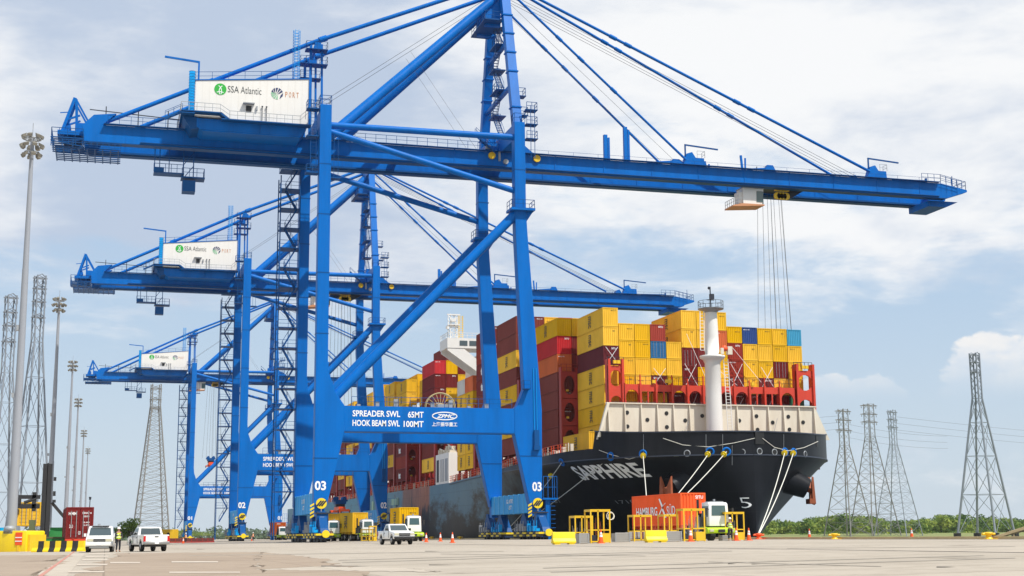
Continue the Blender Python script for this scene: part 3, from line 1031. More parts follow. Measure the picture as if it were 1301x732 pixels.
    for x in (-8.6, -8.0):
        MB().tube((x, hy0 - .2, 58.5), (x, hy0 - .2, 60.5), .05, 8).lathe([(.11, 0), (.11, .16)], (x, hy0 - .2, 60.5), 'z', 8).build('vent_pipe', M['steel'], mh)
    MB().beam((hx1 + .05, hy0 - .05, 58.4), (hx1 + .05, hy0 - .05, 66.5), .18, .18).build('corner_post', M['blue'], mh)
    # emblems and names on the house wall
    yy = hy0 - .03
    MB().lathe([(.84, -.01), (.84, .01)], (-14.47, yy, 62.72), 'y', 28, False).build('emblem', M['green_print'], mh)
    arc = MB()
    for cx, cz, R, a0, a1 in ((-14.5, 61.3, 1.05, 25, 155), (-15.3, 62.4, 1.0, -35, 55), (-13.64, 62.4, 1.0, 125, 215)):
        pts = []
        for i in range(11):
            t = rad(a0 + (a1 - a0) * i / 10)
            p = (cx + R * math.cos(t), cz + R * math.sin(t))
            if (p[0] + 14.47) ** 2 + (p[1] - 62.72) ** 2 < .82 ** 2:
                pts.append((p[0], yy - .02, p[1]))
        for p, q in zip(pts, pts[1:]):
            arc.beam(p, q, .02, .10, (0, 0, 1))
    arc.build('emblem', M['letter'], mh)
    text('SSA', M['darkgrey'], mh, -13.45, -11.9, 62.36, 63.32, yy, .0)
    text('Atlantic', M['darkgrey'], mh, -11.65, -8.75, 62.36, 63.36, yy, -0.004)
    gl = MB()
    for i in range(5):          # globe of swept vanes: navy vanes on top, green ones below
        t0, t1 = rad(20 + i * 30), rad(20 + i * 30 + 22)
        gl.prism([(-6.75 + .25 * math.cos(t0), 62.5 + .25 * math.sin(t0)), (-6.55 + .86 * math.cos(t0), 62.73 + .86 * math.sin(t0)), (-6.55 + .86 * math.cos(t1), 62.73 + .86 * math.sin(t1))], yy - .01, yy + .01)
    gl.prism([(-6.2, 61.95), (-5.75, 62.4), (-5.7, 62.9), (-6.05, 62.5)], yy - .01, yy + .01)
    gl.build('emblem', M['navy_print'], mh)
    gl = MB()
    for i in range(4):
        t0, t1 = rad(172 + i * 28), rad(172 + i * 28 + 22)
        gl.prism([(-6.4 + .2 * math.cos(t0), 62.75 + .2 * math.sin(t0)), (-6.55 + .86 * math.cos(t0), 62.73 + .86 * math.sin(t0)), (-6.55 + .86 * math.cos(t1), 62.73 + .86 * math.sin(t1))], yy - .01, yy + .01)
    gl.build('emblem', M['pale_green'], mh)
    for i, c in enumerate('PORT'):
        text(c, M['tan_print'], mh, -5.4 + i * .53, -5.08 + i * .53, 62.3, 63.1, yy, .005)
    # base frame and walkway of the house
    bf = P('house_base', MB().prism([(hx0 + .3, 58.2), (hx0 + .3, 57.0), (hx0 + 1.2, 56.4), (hx1 - 1.2, 56.4), (hx1 - .4, 57.5), (hx1 - .4, 58.2)], 2.9, 18.2))
    MB().box(-17.2, -9.0, 2.80, 2.9, 56.6, 57.9).box(-8.8, -3.6, 2.80, 2.9, 56.6, 57.9).build('base_panel', M['blue'], bf)
    wk = MB().box(hx0 - 1.9, hx0 + 3.6, 1.6, 3.1, 58.75, 58.9).box(hx0 + 3.6, hx1 + .2, 1.6, 3.1, 57.9, 58.05)
    wk.prism([(hx0 + 3.2, 58.9), (hx0 + 3.6, 58.9), (hx0 + 4.8, 58.0), (hx0 + 4.4, 57.9)], 1.6, 3.1)
    wk.box(hx0 - 1.9, hx0 - .02, 1.6, 18.4, 58.45, 58.6)
    wkp = P('house_walkway', wk, 'blue_dark')
    MB().rail([(hx0 - 1.9, 18, 58.9), (hx0 - 1.9, 1.65, 58.9), (hx0 + 3.4, 1.65, 58.9), (hx0 + 4.7, 1.65, 58.05), (hx1 - 1.4, 1.65, 58.05), (hx1 + 1.6, 1.65, 61.0)], 1.15, 1.05, .06).build('handrail', M['grey'], wkp)
    MB().prism([(hx0 - 1.6, 58.4), (hx0 + .4, 58.4), (hx0 + .9, 56.8), (hx0 - .4, 56.6)], 3.0, 17.8).build('bracket', M['blue_dark'], wkp)
    tw = P('house_ladder', MB().box(hx0 - .9, hx0 - .1, 3.0, 3.5, 59.0, 65.0), 'cyan')
    lr = MB()
    for i in range(14):
        lr.ring((hx0 - .5, 2.9, 59.4 + i * .42), .45, .03, 'z', 10, 4)
    lr.build('ladder_cage', M['blue_dark'], tw)
    P('service_jib', MB().beam((hx0 + .4, 3.4, 63.8), (hx0 + .4, 3.4, 66.6), .24, .24).beam((hx0 + .5, 3.4, 66.5), (hx0 - 4.3, 3.4, 66.9), .22, .26), 'blue')
    # stair from girder to house at the rear corner
    flight((hx0 - 4.0, 2.6, 57.7), (hx0 - 1.7, 2.6, 58.9), .8)
    # ---- rear end of the backreach
    b = MB()
    for y in (9.8, 12.6):
        b.beam((-35.6, y, 57.0), (-34.1, y, 61.9), .42, .42).beam((-33.9, y, 61.7), (-33.7, y, 57.4), .34, .34).beam((-34.0, y, 61.8), (-31.6, y, 57.6), .24, .24).beam((-35.2, y, 58.6), (-33.3, y, 59.4), .24, .24)
    b.beam((-34.1, 9.8, 61.7), (-34.1, 12.6, 61.7), .5, .4).box(-36.2, -30.5, 9.0, 13.6, 56.3, 56.9).box(-33.9, -32.6, 9.4, 12.4, 57.0, 58.2)
    for y in (10.2, 11.2, 12.2):
        b.lathe([(.55, -.08), (.55, .08)], (-35.0, y, 57.7), 'y', 12)
    b.beam((-36.0, 9.8, 59.6), (-34.6, 9.8, 59.8), .12, .12)
    P('rear_sheave_frame', b)
    b = MB().prism([(-32.6, 56.0), (-30.2, 57.6), (-29.0, 58.8), (-28.4, 59.4), (-31.4, 59.0), (-32.9, 57.4)], 7.58, 8.8)
    P('backstay_bracket', b)
    P('backstay_bracket', MB().prism([(-32.6, 56.0), (-30.2, 57.6), (-28.4, 59.4), (-31.4, 59.0), (-32.9, 57.4)], 13.95, 15.1))
    b = MB()
    for k in range(8):
        b.box(-37.0, -32.6, 7.2 + k * 1.1, 7.5 + k * 1.1, 55.3, 55.42).box(-36.4, -27.6, 7.9 + k * 1.0, 8.1 + k * 1.0, 54.1, 54.22)
    for k in range(9):
        b.box(-36.4 + k * 1.05, -36.25 + k * 1.05, 7.7, 15.2, 54.0, 54.1)
    for k in range(7):
        b.beam((-32.4 + k * .8, 7.5, 54.2), (-32.4 + k * .8, 7.5, 55.1), .07, .07)
    for z in (54.3, 54.6, 54.9):
        b.beam((-32.6, 7.5, z), (-27.6, 7.5, z), .06, .06)
    for x in (-36.9, -35.4, -34.0, -32.7):
        b.beam((x, 7.3, 54.1), (x, 7.3, 55.4), .1, .1)
    b.beam((-37, 7.3, 54.9), (-32.6, 7.3, 54.2), .1, .1)
    b.box(-35.4, -33.0, 9.6, 13.4, 55.5, 56.2)
    rpf = P('rear_platform', b, 'blue_dark')
    MB().rail([(-32.7, 7.2, 55.5), (-36.9, 7.2, 55.5), (-36.9, 15.3, 55.5)], 1.2, .9, .08).rail([(-32.7, 7.2, 54.3), (-36.5, 7.6, 54.3)], .9, .9, .07).build('handrail', M['blue_dark'], rpf)
    # cable festoon posts
    fp = MB()
    for x in (-29.8, -25.4, -21.3, -17.2):
        fp.beam((x, 8.2, 57.6), (x, 8.2, 60.5), .14, .14)
    fp.beam((-32, 8.2, 59.9), (-17.0, 8.2, 59.2), .10, .12)
    P('cable_post', fp, 'steel')
    # hanging service platform under the backreach
    b = MB()
    for x in (-22.9, -22.2, -20.9):
        b.beam((x, 9.2, 51.6), (x, 9.2, 55.1), .12, .12)
    b.box(-23.0, -18.8, 8.6, 10.6, 51.5, 51.65)
    b.box(-19.2, -15.9, 8.6, 10.8, 51.0, 51.2)
    b.beam((-18.9, 9.2, 51.0), (-18.9, 9.2, 55.1), .14, .14).beam((-17.5, 9.2, 51.0), (-17.5, 9.2, 55.1), .14, .14).beam((-18.9, 9.2, 53), (-17.5, 9.2, 54.9), .1, .1).beam((-18.9, 9.2, 51), (-17.5, 9.2, 52.9), .1, .1)
    b.box(-19.0, -17.2, 8.4, 10.4, 49.0, 50.6)
    b.box(-23.0, -21.6, 8.5, 8.62, 51.65, 52.3)
    hp = P('service_platform', b, 'blue_dark')
    MB().rail([(-23, 8.6, 51.65), (-19, 8.6, 51.65)], 1.2, .8, .07).rail([(-19.1, 8.5, 51.2), (-16, 8.5, 51.2), (-16, 10.6, 51.2)], 1.2, .8, .07).build('handrail', M['blue_dark'], hp)
    # ---- stair tower on the landside far leg
    zt = [4.2 + i * 3.05 for i in range(18)]
    for i, (z0, z1) in enumerate(zip(zt, zt[1:])):
        a, b_ = (-3.1, -1.4)
        lo, hi = (a, b_) if i % 2 == 0 else (b_, a)
        flight((lo, 20.1, z0), (hi, 20.1, z1 - .1), .75)
        ld = P('landing', MB().box(-3.9, -.84, 19.2, 22.2, z1 - .1, z1), 'blue_dark')
        MB().rail([(-.9, 19.25, z1), (-3.85, 19.25, z1), (-3.85, 22.1, z1)], 1.1, 1.0, .06).build('handrail', M['blue_dark'], ld)
    b = MB()
    for x, y in ((-3.9, 19.2), (-3.9, 22.2), (-.95, 19.2)):
        b.beam((x, y, .2), (x, y, 55.0), .16, .16)
    P('stair_post', b, 'blue_dark')
    # ---- ladders on the landside near leg top
    b = MB()
    for x in (-2.0, -1.2):
        b.beam((x, .6, 50.8), (x, .6, 61.5), .09, .09)
    for i in range(20):
        b.beam((-2.0, .6, 51 + i * .52), (-1.2, .6, 51 + i * .52), .05, .05)
    b.box(-2.6, -.86, .2, 1.8, 50.7, 50.85).box(-2.6, -.86, .2, 1.8, 56.0, 56.15).box(-2.6, -.86, .2, 1.8, 60.0, 60.15)
    b.rail([(-.9, .25, 60.15), (-2.55, .25, 60.15), (-2.55, 1.7, 60.15)], 1.1, .8, .07).rail([(-.9, .25, 50.85), (-2.55, .25, 50.85), (-2.55, 1.7, 50.85)], 1.1, .8, .07)
    for x in (1.3, 1.9):
        b.beam((x, .5, 50.2), (x, .5, 57), .06, .06)
    b.box(.86, 2.2, .2, 1.6, 50.1, 50.25)
    P('leg_ladder', b, 'blue_dark')
    # ---- cable reel on the portal beam
    rl = MB().ring((17.4, 3.4, 18.4), 2.15, .09, 'y', 32, 6).ring((17.4, 4.1, 18.4), 2.15, .09, 'y', 32, 6).ring((17.4, 3.4, 18.4), .6, .1, 'y', 16, 6)
    for i in range(20):
        t = 2 * PI * i / 20
        rl.beam((17.4 + .5 * math.cos(t), 3.4, 18.4 + .5 * math.sin(t)), (17.4 + 2.15 * math.cos(t), 3.4, 18.4 + 2.15 * math.sin(t)), .07, .07)
        rl.beam((17.4 + 2.15 * math.cos(t), 3.4, 18.4 + 2.15 * math.sin(t)), (17.4 + 2.15 * math.cos(t), 4.1, 18.4 + 2.15 * math.sin(t)), .07, .07)
    cr = P('cable_reel', rl, 'reel')
    MB().box(16.6, 18.2, 1.7, 3.2, 17.2, 18.8).box(15.6, 16.6, 1.7, 2.8, 17.2, 18.4).build('reel_drive', M['grey'], cr)
    MB().box(14.5, 21, 1.62, 4.6, 16.6, 16.75).build('reel_platform', M['blue'], cr)
    return root


crane = make_crane()


def make_trolley(root, x, zrope, y_rope=(9.3, 13.4)):
    t = MB()
    t.box(x - 2.6, x + 2.6, 9.5, 13.3, 55.5, 56.3)
    t.box(x - 3.0, x + 3.0, 9.45, 9.75, 55.45, 56.0).box(x - 3.0, x + 3.0, 13.05, 13.35, 55.45, 56.0)
    t.prism([(x + 1.8, 55.5), (x + 4.6, 55.5), (x + 4.3, 55.2), (x + 1.6, 53.6), (x + 1.2, 53.9)], 9.6, 10.0)
    tr = t.build('trolley', M['steel'], root)
    for z in (54.1, 55.4):
        p = MB()
        for dx in (-.9, -.3, .3, .9):
            p.lathe([(.6, -.08), (.62, -.05), (.62, .05), (.6, .08)], (x + .3 + dx * .9, 8.95 if z > 55 else 9.2, z), 'y', 12)
        p.box(x - .9, x + 1.6, 9.25 if z < 55 else 9.0, 9.5, z - .45, z + .45)
        p.build('sheave_block', M['yellow'], tr)
    r = MB()
    for dx, dy in ((-3.2, 13.2), (-1.9, 13.0), (-.9, 12.6), (.0, 12.5), (.35, 12.9), (1.3, 13.1), (2.4, 12.7), (3.2, 12.7), (3.5, 13.3)):
        r.tube((x + dx * .62, dy, 55.3), (x + dx, dy, zrope), .032, 4)
    r.build('hoist_rope', M['rope'], tr)
    # operator cabin hanging on the landside of the trolley
    cx = x - 5.2
    cm = MB().prism([(cx - 1.6, 52.3), (cx + 1.7, 52.3), (cx + 2.0, 54.9), (cx - 1.6, 54.9)], 8.6, 11.0).box(cx - 2.2, cx - 1.6, 8.9, 10.6, 52.4, 54.3)
    cab = cm.build('operator_cabin', M['white'], root)
    MB().prism([(cx + .7, 52.7), (cx + 1.76, 52.7), (cx + 1.97, 54.5), (cx + .75, 54.5)], 8.55, 8.597).build('window', M['cabglass'], cab)
    MB().prism([(8.8, 52.5), (10.8, 52.5), (10.8, 54.5), (8.8, 54.5)], cx + 1.9, cx + 2.03, 'x').build('window', M['cabglass'], cab)
    MB().box(cx - 1.7, cx + 2.1, 8.5, 11.1, 54.92, 55.05).build('cabin_roof', M['grey'], cab)
    f = MB().prism([(cx - 3.6, 51.7), (cx + 1.9, 52.1), (cx + 1.9, 52.28), (cx - 1.8, 52.28), (cx - 3.6, 51.9)], 8.2, 11.4)
    f.build('cabin_floor', M['tan_print'], cab)
    MB().rail([(cx - 1.8, 8.25, 52.0), (cx - 3.5, 8.25, 51.9), (cx - 3.5, 11.3, 51.9)], 1.1, .7, .06).build('handrail', M['grey'], cab)
    MB().beam((cx - 1.2, 9.4, 54.9), (cx - 1.2, 9.4, 55.5), .3, .3).beam((cx + 1.4, 9.4, 54.9), (cx + 1.4, 9.4, 55.5), .3, .3).beam((cx + .4, 8.7, 54.9), (cx + .4, 7.4, 58.2), .1, .1).build('cabin_hanger', M['steel'], cab)


LABELS = ('nearest and tallest blue harbour crane, marked 03, its boom reaching past the ship',
          'blue harbour crane marked 02, second from the camera, behind the nearest crane',
          'blue harbour crane farthest from the camera, marked 01, with the smallest white house')
crane['label'] = LABELS[0]
cranes = [crane]
for i in (1, 2):
    cranes.append(dup(crane, (X0, CY[i], 0), label=LABELS[i]))
for i, (cr_, tx, zr) in enumerate(zip(cranes, (74.8, 22.6, 7.6), (22.0, 9.0, 28.5))):
    make_trolley(cr_, tx, zr)
    n = '0%d' % (3 - i)
    legs = [c for c in cr_.children if c.name.startswith('leg') and c.name.split('.')[0] == 'leg']
    near = [l for l in legs]
    text(n, M['letter'], cr_, -.72, .8, 6.75, 8.0, -.045, .03)
    text(n, M['letter'], cr_, 29.8, 31.15, 6.65, 7.95, -.045, .03)
    text('SPREADER SWL', M['letter'], cr_, 4.3, 10.9, 16.75, 17.6, 0.03, .022)
    text('65MT', M['letter'], cr_, 12.0, 14.2, 16.7, 17.55, 0.03, .022)
    text('HOOK BEAM SWL', M['letter'], cr_, 4.3, 10.85, 15.45, 16.3, 0.03, .022)
    text('100MT', M['letter'], cr_, 11.4, 14.2, 15.4, 16.25, 0.03, .022)
    e = MB()
    for k in range(32):
        t0, t1 = 2 * PI * k / 32, 2 * PI * (k + 1) / 32
        e.beam((17.2 + 1.75 * math.cos(t0), .03, 17.0 + .52 * math.sin(t0)), (17.2 + 1.75 * math.cos(t1), .03, 17.0 + .52 * math.sin(t1)), .14, .02, (0, 1, 0))
    e.build('emblem', M['letter'], cr_)
    text('ZPMC', M['letter'], cr_, 16.05, 18.4, 16.72, 17.25, 0.03, .03, slant=.25)
    text('上海振华重工', M['letter'], cr_, 15.4, 19.0, 15.55, 16.15, 0.03, .015)


# spreaders hanging from the trolleys of the two farther cranes
def spreader(label, loc):
    r = thing('container_spreader', label, 'spreader', loc, group='spreaders hanging from crane ropes')
    b = MB().box(-1.2, 1.2, -1.6, 1.6, 1.9, 2.5).box(-1.6, 1.6, -1.2, 1.2, 2.5, 2.9)
    for x in (-.9, .9):
        for y in (-1.1, 1.1):
            b.lathe([(.5, -.12), (.5, .12)], (x, y, 3.1), 'y', 12)
    hb = b.build('headblock', M['blue_dark'], r)
    MB().box(-1.0, 1.0, -1.0, 1.0, 1.3, 1.9).build('headblock_frame', M['steel'], r)
    m = MB().box(-.75, .75, -3.4, 3.4, .45, 1.3).box(-.35, .35, -6.0, 6.0, .5, .95).box(-1.22, 1.22, -6.15, -5.75, .2, .7).box(-1.22, 1.22, 5.75, 6.15, .2, .7)
    m.build('spreader_beam', M['sign_orange'], r)
    for x in (-1.25, 1.25):
        for y in (-5.9, 5.9):
            MB().prism([(x - .12, -.2), (x + .12, -.2), (x + .18, .5), (x - .18, .5)], y - .15, y + .15).build('flipper', M['steel'], r)
    return r


spreader('orange spreader under a blue headblock, low over the yellow trailer container', (X0 + 22.7, CY[1] + 11.5, 5.9))
spreader('orange spreader under a blue headblock, high in the air under the farthest crane', (X0 + 7.2, CY[2] + 11.5, 25.5))

# ------------------------------------------------------------------ container ship
SY = 175.6
HB = 21.7


def sxc(s):
    return 84.85 + 1.55 * min(max(s, 0) / 60.0, 1.0)


def rim(s):
    if s < 14:
        return 14.4 + 0.8 * (s / 14) ** 2
    if s < 14.5:
        return 15.2 - 2.5 * (s - 14) / 0.5
    return 12.7 - 1.8 * min(max(s - 19, 0) / 75.0, 1.0)


def knuck(s):
    return min(11.2, rim(s) - 0.35)


def hb(s, z):
    s = max(s, 0.0)
    bk = HB * math.sqrt(max(0.0, 1 - (1 - min(s, 30) / 30) ** 2))
    b0 = HB * math.sin(PI / 2 * min(s / 105.0, 1)) ** 0.9
    t = min(1.0, max(0.0, (z + 2) / (knuck(s) + 2)))
    e = 1.8 - 0.65 * min(1.0, max(0.0, (s - 6) / 9.0))
    return b0 + (bk - b0) * t ** e


def hull_x(Y, z, side=-1):
    s = Y - SY
    return sxc(s) + side * hb(s, z)


def hull_hit(px, py, off=0.0):
    r = ray(px, py)
    last = None
    d = 165.0
    while d < 480:
        p = r * d
        z = p.z + CAM_Z
        s = p.y - SY
        if s > 0 and abs(p.x - sxc(s)) < hb(s, z):
            break
        d += 0.15
    p = r * d
    P = Vector((p.x, p.y, p.z + CAM_Z))
    side = -1 if P.x < sxc(P.y - SY) else 1
    e = 0.3
    dxy = (hull_x(P.y + e, P.z, side) - hull_x(P.y - e, P.z, side)) / (2 * e)
    dxz = (hull_x(P.y, P.z + e, side) - hull_x(P.y, P.z - e, side)) / (2 * e)
    n = Vector((1, -dxy, -dxz)) * side
    n.normalize()
    return P + n * off, n


def hull_material():
    m = bpy.data.materials.new('hull_paint')
    m.use_nodes = True
    nt = m.node_tree
    N, L = nt.nodes, nt.links
    b = N['Principled BSDF']
    b.inputs['Roughness'].default_value = 0.42
    b.inputs['Specular IOR Level'].default_value = 0.22
    tc = N.new('ShaderNodeTexCoord')
    sep = N.new('ShaderNodeSeparateXYZ')
    L.new(tc.outputs['Object'], sep.inputs[0])

    def nz(scale, det, rough, sc, loc=(0, 0, 0)):
        mp = N.new('ShaderNodeMapping')
        mp.inputs['Scale'].default_value = sc
        mp.inputs['Location'].default_value = loc
        L.new(tc.outputs['Object'], mp.inputs[0])
        n = N.new('ShaderNodeTexNoise')
        n.inputs['Scale'].default_value = scale
        n.inputs['Detail'].default_value = det
        n.inputs['Roughness'].default_value = rough
        L.new(mp.outputs[0], n.inputs['Vector'])
        return n.outputs[0]

    def mt(op, a, c):
        q = N.new('ShaderNodeMath')
        q.operation = op
        for i, x in enumerate((a, c)):
            if isinstance(x, (int, float)):
                q.inputs[i].default_value = x
            else:
                L.new(x, q.inputs[i])
        return q.outputs[0]

    def rr(v, a, c, lo=0.0, hi=1.0):
        r = N.new('ShaderNodeMapRange')
        L.new(v, r.inputs[0])
        for i, x in enumerate((a, c, lo, hi)):
            r.inputs[i + 1].default_value = x
        return r.outputs[0]

    def mix(f, a, c):
        x = N.new('ShaderNodeMix')
        x.data_type = 'RGBA'
        L.new(f, x.inputs[0])
        for i, q in ((6, a), (7, c)):
            if isinstance(q, tuple):
                x.inputs[i].default_value = (*q, 1)
            else:
                L.new(q, x.inputs[i])
        return x.outputs[2]
    Y, Z = sep.outputs[1], sep.outputs[2]
    bow = mix(rr(nz(0.25, 7, 0.65, (1, 1, 0.4)), 0.45, 0.8), (0.006, 0.007, 0.010), (0.015, 0.017, 0.023))
    side = mix(rr(nz(0.22, 6, 0.6, (1, 1, 0.35)), 0.35, 0.75), (0.085, 0.17, 0.235), (0.12, 0.215, 0.27))
    side = mix(rr(mt('ADD', Y, mt('MULTIPLY', nz(0.1, 3, 0.5, (1, 1, 1)), 20)), 290, 345), side, (0.055, 0.21, 0.30))
    # long dark scuffs low on the side, streaks of rust from the scuppers
    st = rr(mt('ADD', nz(0.09, 7, 0.7, (1, 1, 2.4), (0, 11, 0)), mt('MULTIPLY', Z, -0.030)), 0.26, 0.40)
    side = mix(st, side, (0.035, 0.033, 0.030))
    side = mix(rr(nz(0.55, 6, 0.75, (1, 1, 0.12)), 0.62, 0.8, 0, 0.55), side, (0.09, 0.055, 0.035))
    # the repaired, rust-primed plate
    pm = mt('MULTIPLY', rr(mt('ADD', Y, mt('MULTIPLY', nz(0.5, 4, 0.5, (1, 1, 0.2)), 3)), 288.5, 290.5), rr(mt('ADD', Y, mt('MULTIPLY', nz(0.5, 4, 0.5, (1, 1, 0.2)), 3)), 318, 316))
    rust = mix(rr(nz(0.5, 7, 0.7, (1, 1, 0.25)), 0.38, 0.66), (0.20, 0.065, 0.03), (0.40, 0.15, 0.07))
    rust = mix(rr(mt('ADD', nz(0.12, 5, 0.6, (1, 1, 0.6), (0, 3, 0)), mt('MULTIPLY', Z, -0.03)), 0.33, 0.40), rust, (0.012, 0.013, 0.022))
    side = mix(pm, side, rust)
    c = mix(rr(mt('ADD', Y, mt('MULTIPLY', nz(0.14, 6, 0.65, (1, 1, 1.3)), 46)), 268, 246), side, bow)
    # plate seams
    wv = mt('ABSOLUTE', mt('SUBTRACT', mt('FRACT', mt('MULTIPLY', mt('ADD', Z, 2.0), 1 / 2.75), 0), 0.5), 0)
    c = mix(rr(wv, 0.486, 0.497, 0, 0.55), c, (0.02, 0.022, 0.024))
    wv2 = mt('ABSOLUTE', mt('SUBTRACT', mt('FRACT', mt('MULTIPLY', Y, 1 / 11.5), 0), 0.5), 0)
    c = mix(rr(wv2, 0.494, 0.499, 0, 0.4), c, (0.02, 0.022, 0.024))
    L.new(c, b.inputs['Base Color'])
    bp = N.new('ShaderNodeBump')
    bp.inputs['Strength'].default_value = 0.35
    bp.inputs['Distance'].default_value = 0.12
    L.new(nz(0.33, 3, 0.5, (1, 1, 0.8)), bp.inputs['Height'])
    L.new(bp.outputs[0], b.inputs['Normal'])
    return m


M['hull'] = hull_material()
ship = thing('container_ship', 'long container ship with a black flared bow lettered SAPPHIRE, moored along the quay', 'container ship', (0, 0, 0))
sts = [0, .15, .4, .8, 1.4, 2.2, 3.2, 4.4, 5.5, 6.5, 7.5, 8.5, 9.5, 10.5, 11.5, 12.5, 13.3, 14, 14.5, 15.5, 16.5, 17.5, 18.5, 19.5, 20.5, 21.5, 22.5, 23.5, 24.5, 26, 28, 30, 32, 34.5, 37, 40, 45, 50, 62, 78, 94, 110, 150, 200, 250, 300, 352]
hm = MB()
for side in (-1, 1):
    rows = []
    for s in sts:
        k, t = knuck(s), rim(s)
        zs_ = [-4, -2] + [-2 + (k + 2) * i / 18 for i in range(1, 19)] + [k + 0.001, (k + t) / 2, t]
        rows.append([(sxc(s) + side * hb(s, z), SY + s, z) for z in zs_])
    n = len(rows[0])
    vs = [p for r in rows for p in r]
    fs = [(i * n + j, (i + 1) * n + j, (i + 1) * n + j + 1, i * n + j + 1) for i in range(len(rows) - 1) for j in range(n - 1)]
    hm.add(vs, fs, True)
s = sts[-1]
zz = [-4, 0, 3, 6, 9, rim(s)]
hm.add([(sxc(s) - hb(s, z), SY + s, z) for z in zz] + [(sxc(s) + hb(s, z), SY + s, z) for z in zz], [(i, i + 1, 7 + i, 6 + i) for i in range(5)])
hull = hm.build('hull', M['hull'], ship)
dm = MB()
vs, fs = [], []
for s in sts[1:]:
    z = rim(s) - (1.0 if s < 15 else 0.15)
    vs += [(sxc(s) - hb(s, z) + .02, SY + s, z), (sxc(s) + hb(s, z) - .02, SY + s, z)]
fs = [(2 * i, 2 * i + 1, 2 * i + 3, 2 * i + 2) for i in range(len(sts) - 2)]
dm.add(vs, fs)
dm.build('deck', M['deckred'], ship)
# rail along the knuckle of the bow and the rim
kn = MB()
for side in (-1, 1):
    for a, b in zip(sts[:40], sts[1:41]):
        kn.beam((sxc(a) + side * (hb(a, knuck(a)) + .05), SY + a, knuck(a)), (sxc(b) + side * (hb(b, knuck(b)) + .05), SY + b, knuck(b)), .16, .16)
        if b <= 14:
            kn.beam((sxc(a) + side * hb(a, rim(a)), SY + a, rim(a)), (sxc(b) + side * hb(b, rim(b)), SY + b, rim(b)), .3, .16)
kn.build('knuckle_rail', mat('hull_rail_navy', (0.04, 0.05, 0.075), 0.5), ship)


def hull_text(s, Ya, Yb, z0, z1, material, bold=0.02):
    vs, fs = text_poly(s, bold)
    # cut long faces so that the letters follow the flare
    me = bpy.data.meshes.new('tmp')
    me.from_pydata([(u, w, 0) for u, w in vs], [], fs)
    bm = bmesh.new()
    bm.from_mesh(me)
    for k in range(1, 8):
        bmesh.ops.bisect_plane(bm, geom=bm.verts[:] + bm.edges[:] + bm.faces[:], plane_co=(0, k / 8, 0), plane_no=(0, 1, 0))
    for k in range(1, 24):
        bmesh.ops.bisect_plane(bm, geom=bm.verts[:] + bm.edges[:] + bm.faces[:], plane_co=(k / 24, 0, 0), plane_no=(1, 0, 0))
    for v in bm.verts:
        Y = Ya + (Yb - Ya) * v.co.x
        z = z0 + (z1 - z0) * v.co.y
        v.co = (hull_x(Y, z) - 0.12, Y, z)
    bm.to_mesh(me)
    bm.free()
    me.name = 'lettering'
    me.materials.append(material)
    return link('lettering', me, ship)


hull_text('SAPPHIRE', 197.0, 184.2, 8.5, 10.5, M['shipletter'], .03)
hull_text('5', hull_hit(944, 640)[0].y, hull_hit(960, 640)[0].y, 4.0, 5.4, M['shipletter'], -.015)
hull_text('1710', 194.5, 190.2, 5.0, 5.5, M['grey'], .0)
hull_text('BT', 213.5, 210.8, 5.6, 6.2, M['grey'], .0)
fl = mat('faded_green_letters', (0.36, 0.58, 0.42), 0.6, dirt=0.4, dirt_col=(0.08, 0.15, 0.17), scale=0.8)
for c, ya, yb in (('I', 354, 351.6), ('A', 344, 335), ('T', 329, 320)):
    hull_text(c, ya, yb, 2.6, 9.4, fl, .05)
# fairleads and other openings on the bow
FL = {}
for k, px, py, big in (('a', 714, 587.5, 1), ('b', 776, 580, 1), ('c', 817, 577, 1), ('d', 902, 574, 1), ('e', 923, 574, 1), ('f', 873, 576, 0), ('g', 943, 574.5, 0), ('h', 984, 574.5, 0), ('i', 997, 574.5, 1), ('j', 1008, 575, 1), ('k', 1023, 577, 0), ('l', 965, 573.5, 0)):
    p, nn = hull_hit(px, py, 0.02)
    q = nn.to_track_quat('Z', 'Y')
    mb = MB().ring((0, 0, 0), .50 if big else .40, .15 if big else .07, 'z', 20, 8)
    mb2 = MB().lathe([(.42, -.02), (.42, .03)], (0, 0, 0), 'z', 16)
    o = mb.build('fairlead', M['blue'] if big else M['grey'], ship, p)
    o.rotation_euler = q.to_euler()
    mb2.build('fairlead_hole', M['black'], o)
    FL[k] = (p, nn)
for px, py, w, h in ((836, 560, 1.5, 1.5), (965, 556.5, 1.5, 1.7), (1038, 561, 1.0, 1.6), (859, 576, .7, .9)):
    p, nn = hull_hit(px, py, 0.03)
    o = MB().box(-w / 2, w / 2, -h / 2, h / 2, -.03, .03).build('hull_opening', M['black'] if w != .7 else M['khaki'], ship, p)
    o.rotation_euler = nn.to_track_quat('Z', 'Y').to_euler()
# loops of rope hung along the bow
for pts in (((843, 557), (868, 565.5), (900, 568), (932, 563), (962, 556)), ((968, 557), (983, 568.5), (1000, 573), (1020, 569), (1038, 561)), ((762, 572), (778, 578), (800, 582.5), (815, 579))):
    pp = [hull_hit(x, y, 0.15)[0] for x, y in pts]
    MB().path(pp, .04, 5).build('hung_rope', M['mooring'], ship)
for pts in (((930, 566), (930, 591)), ((818, 540), (818, 580)), ((897, 548), (897, 578)), ((918, 548), (918, 577)), ((995, 548), (995, 576))):
    pp = [hull_hit(x, max(y, 552), 0.12)[0] for x, y in pts]
    MB().path(pp, .03, 4).build('hung_rope', M['grey'], ship)
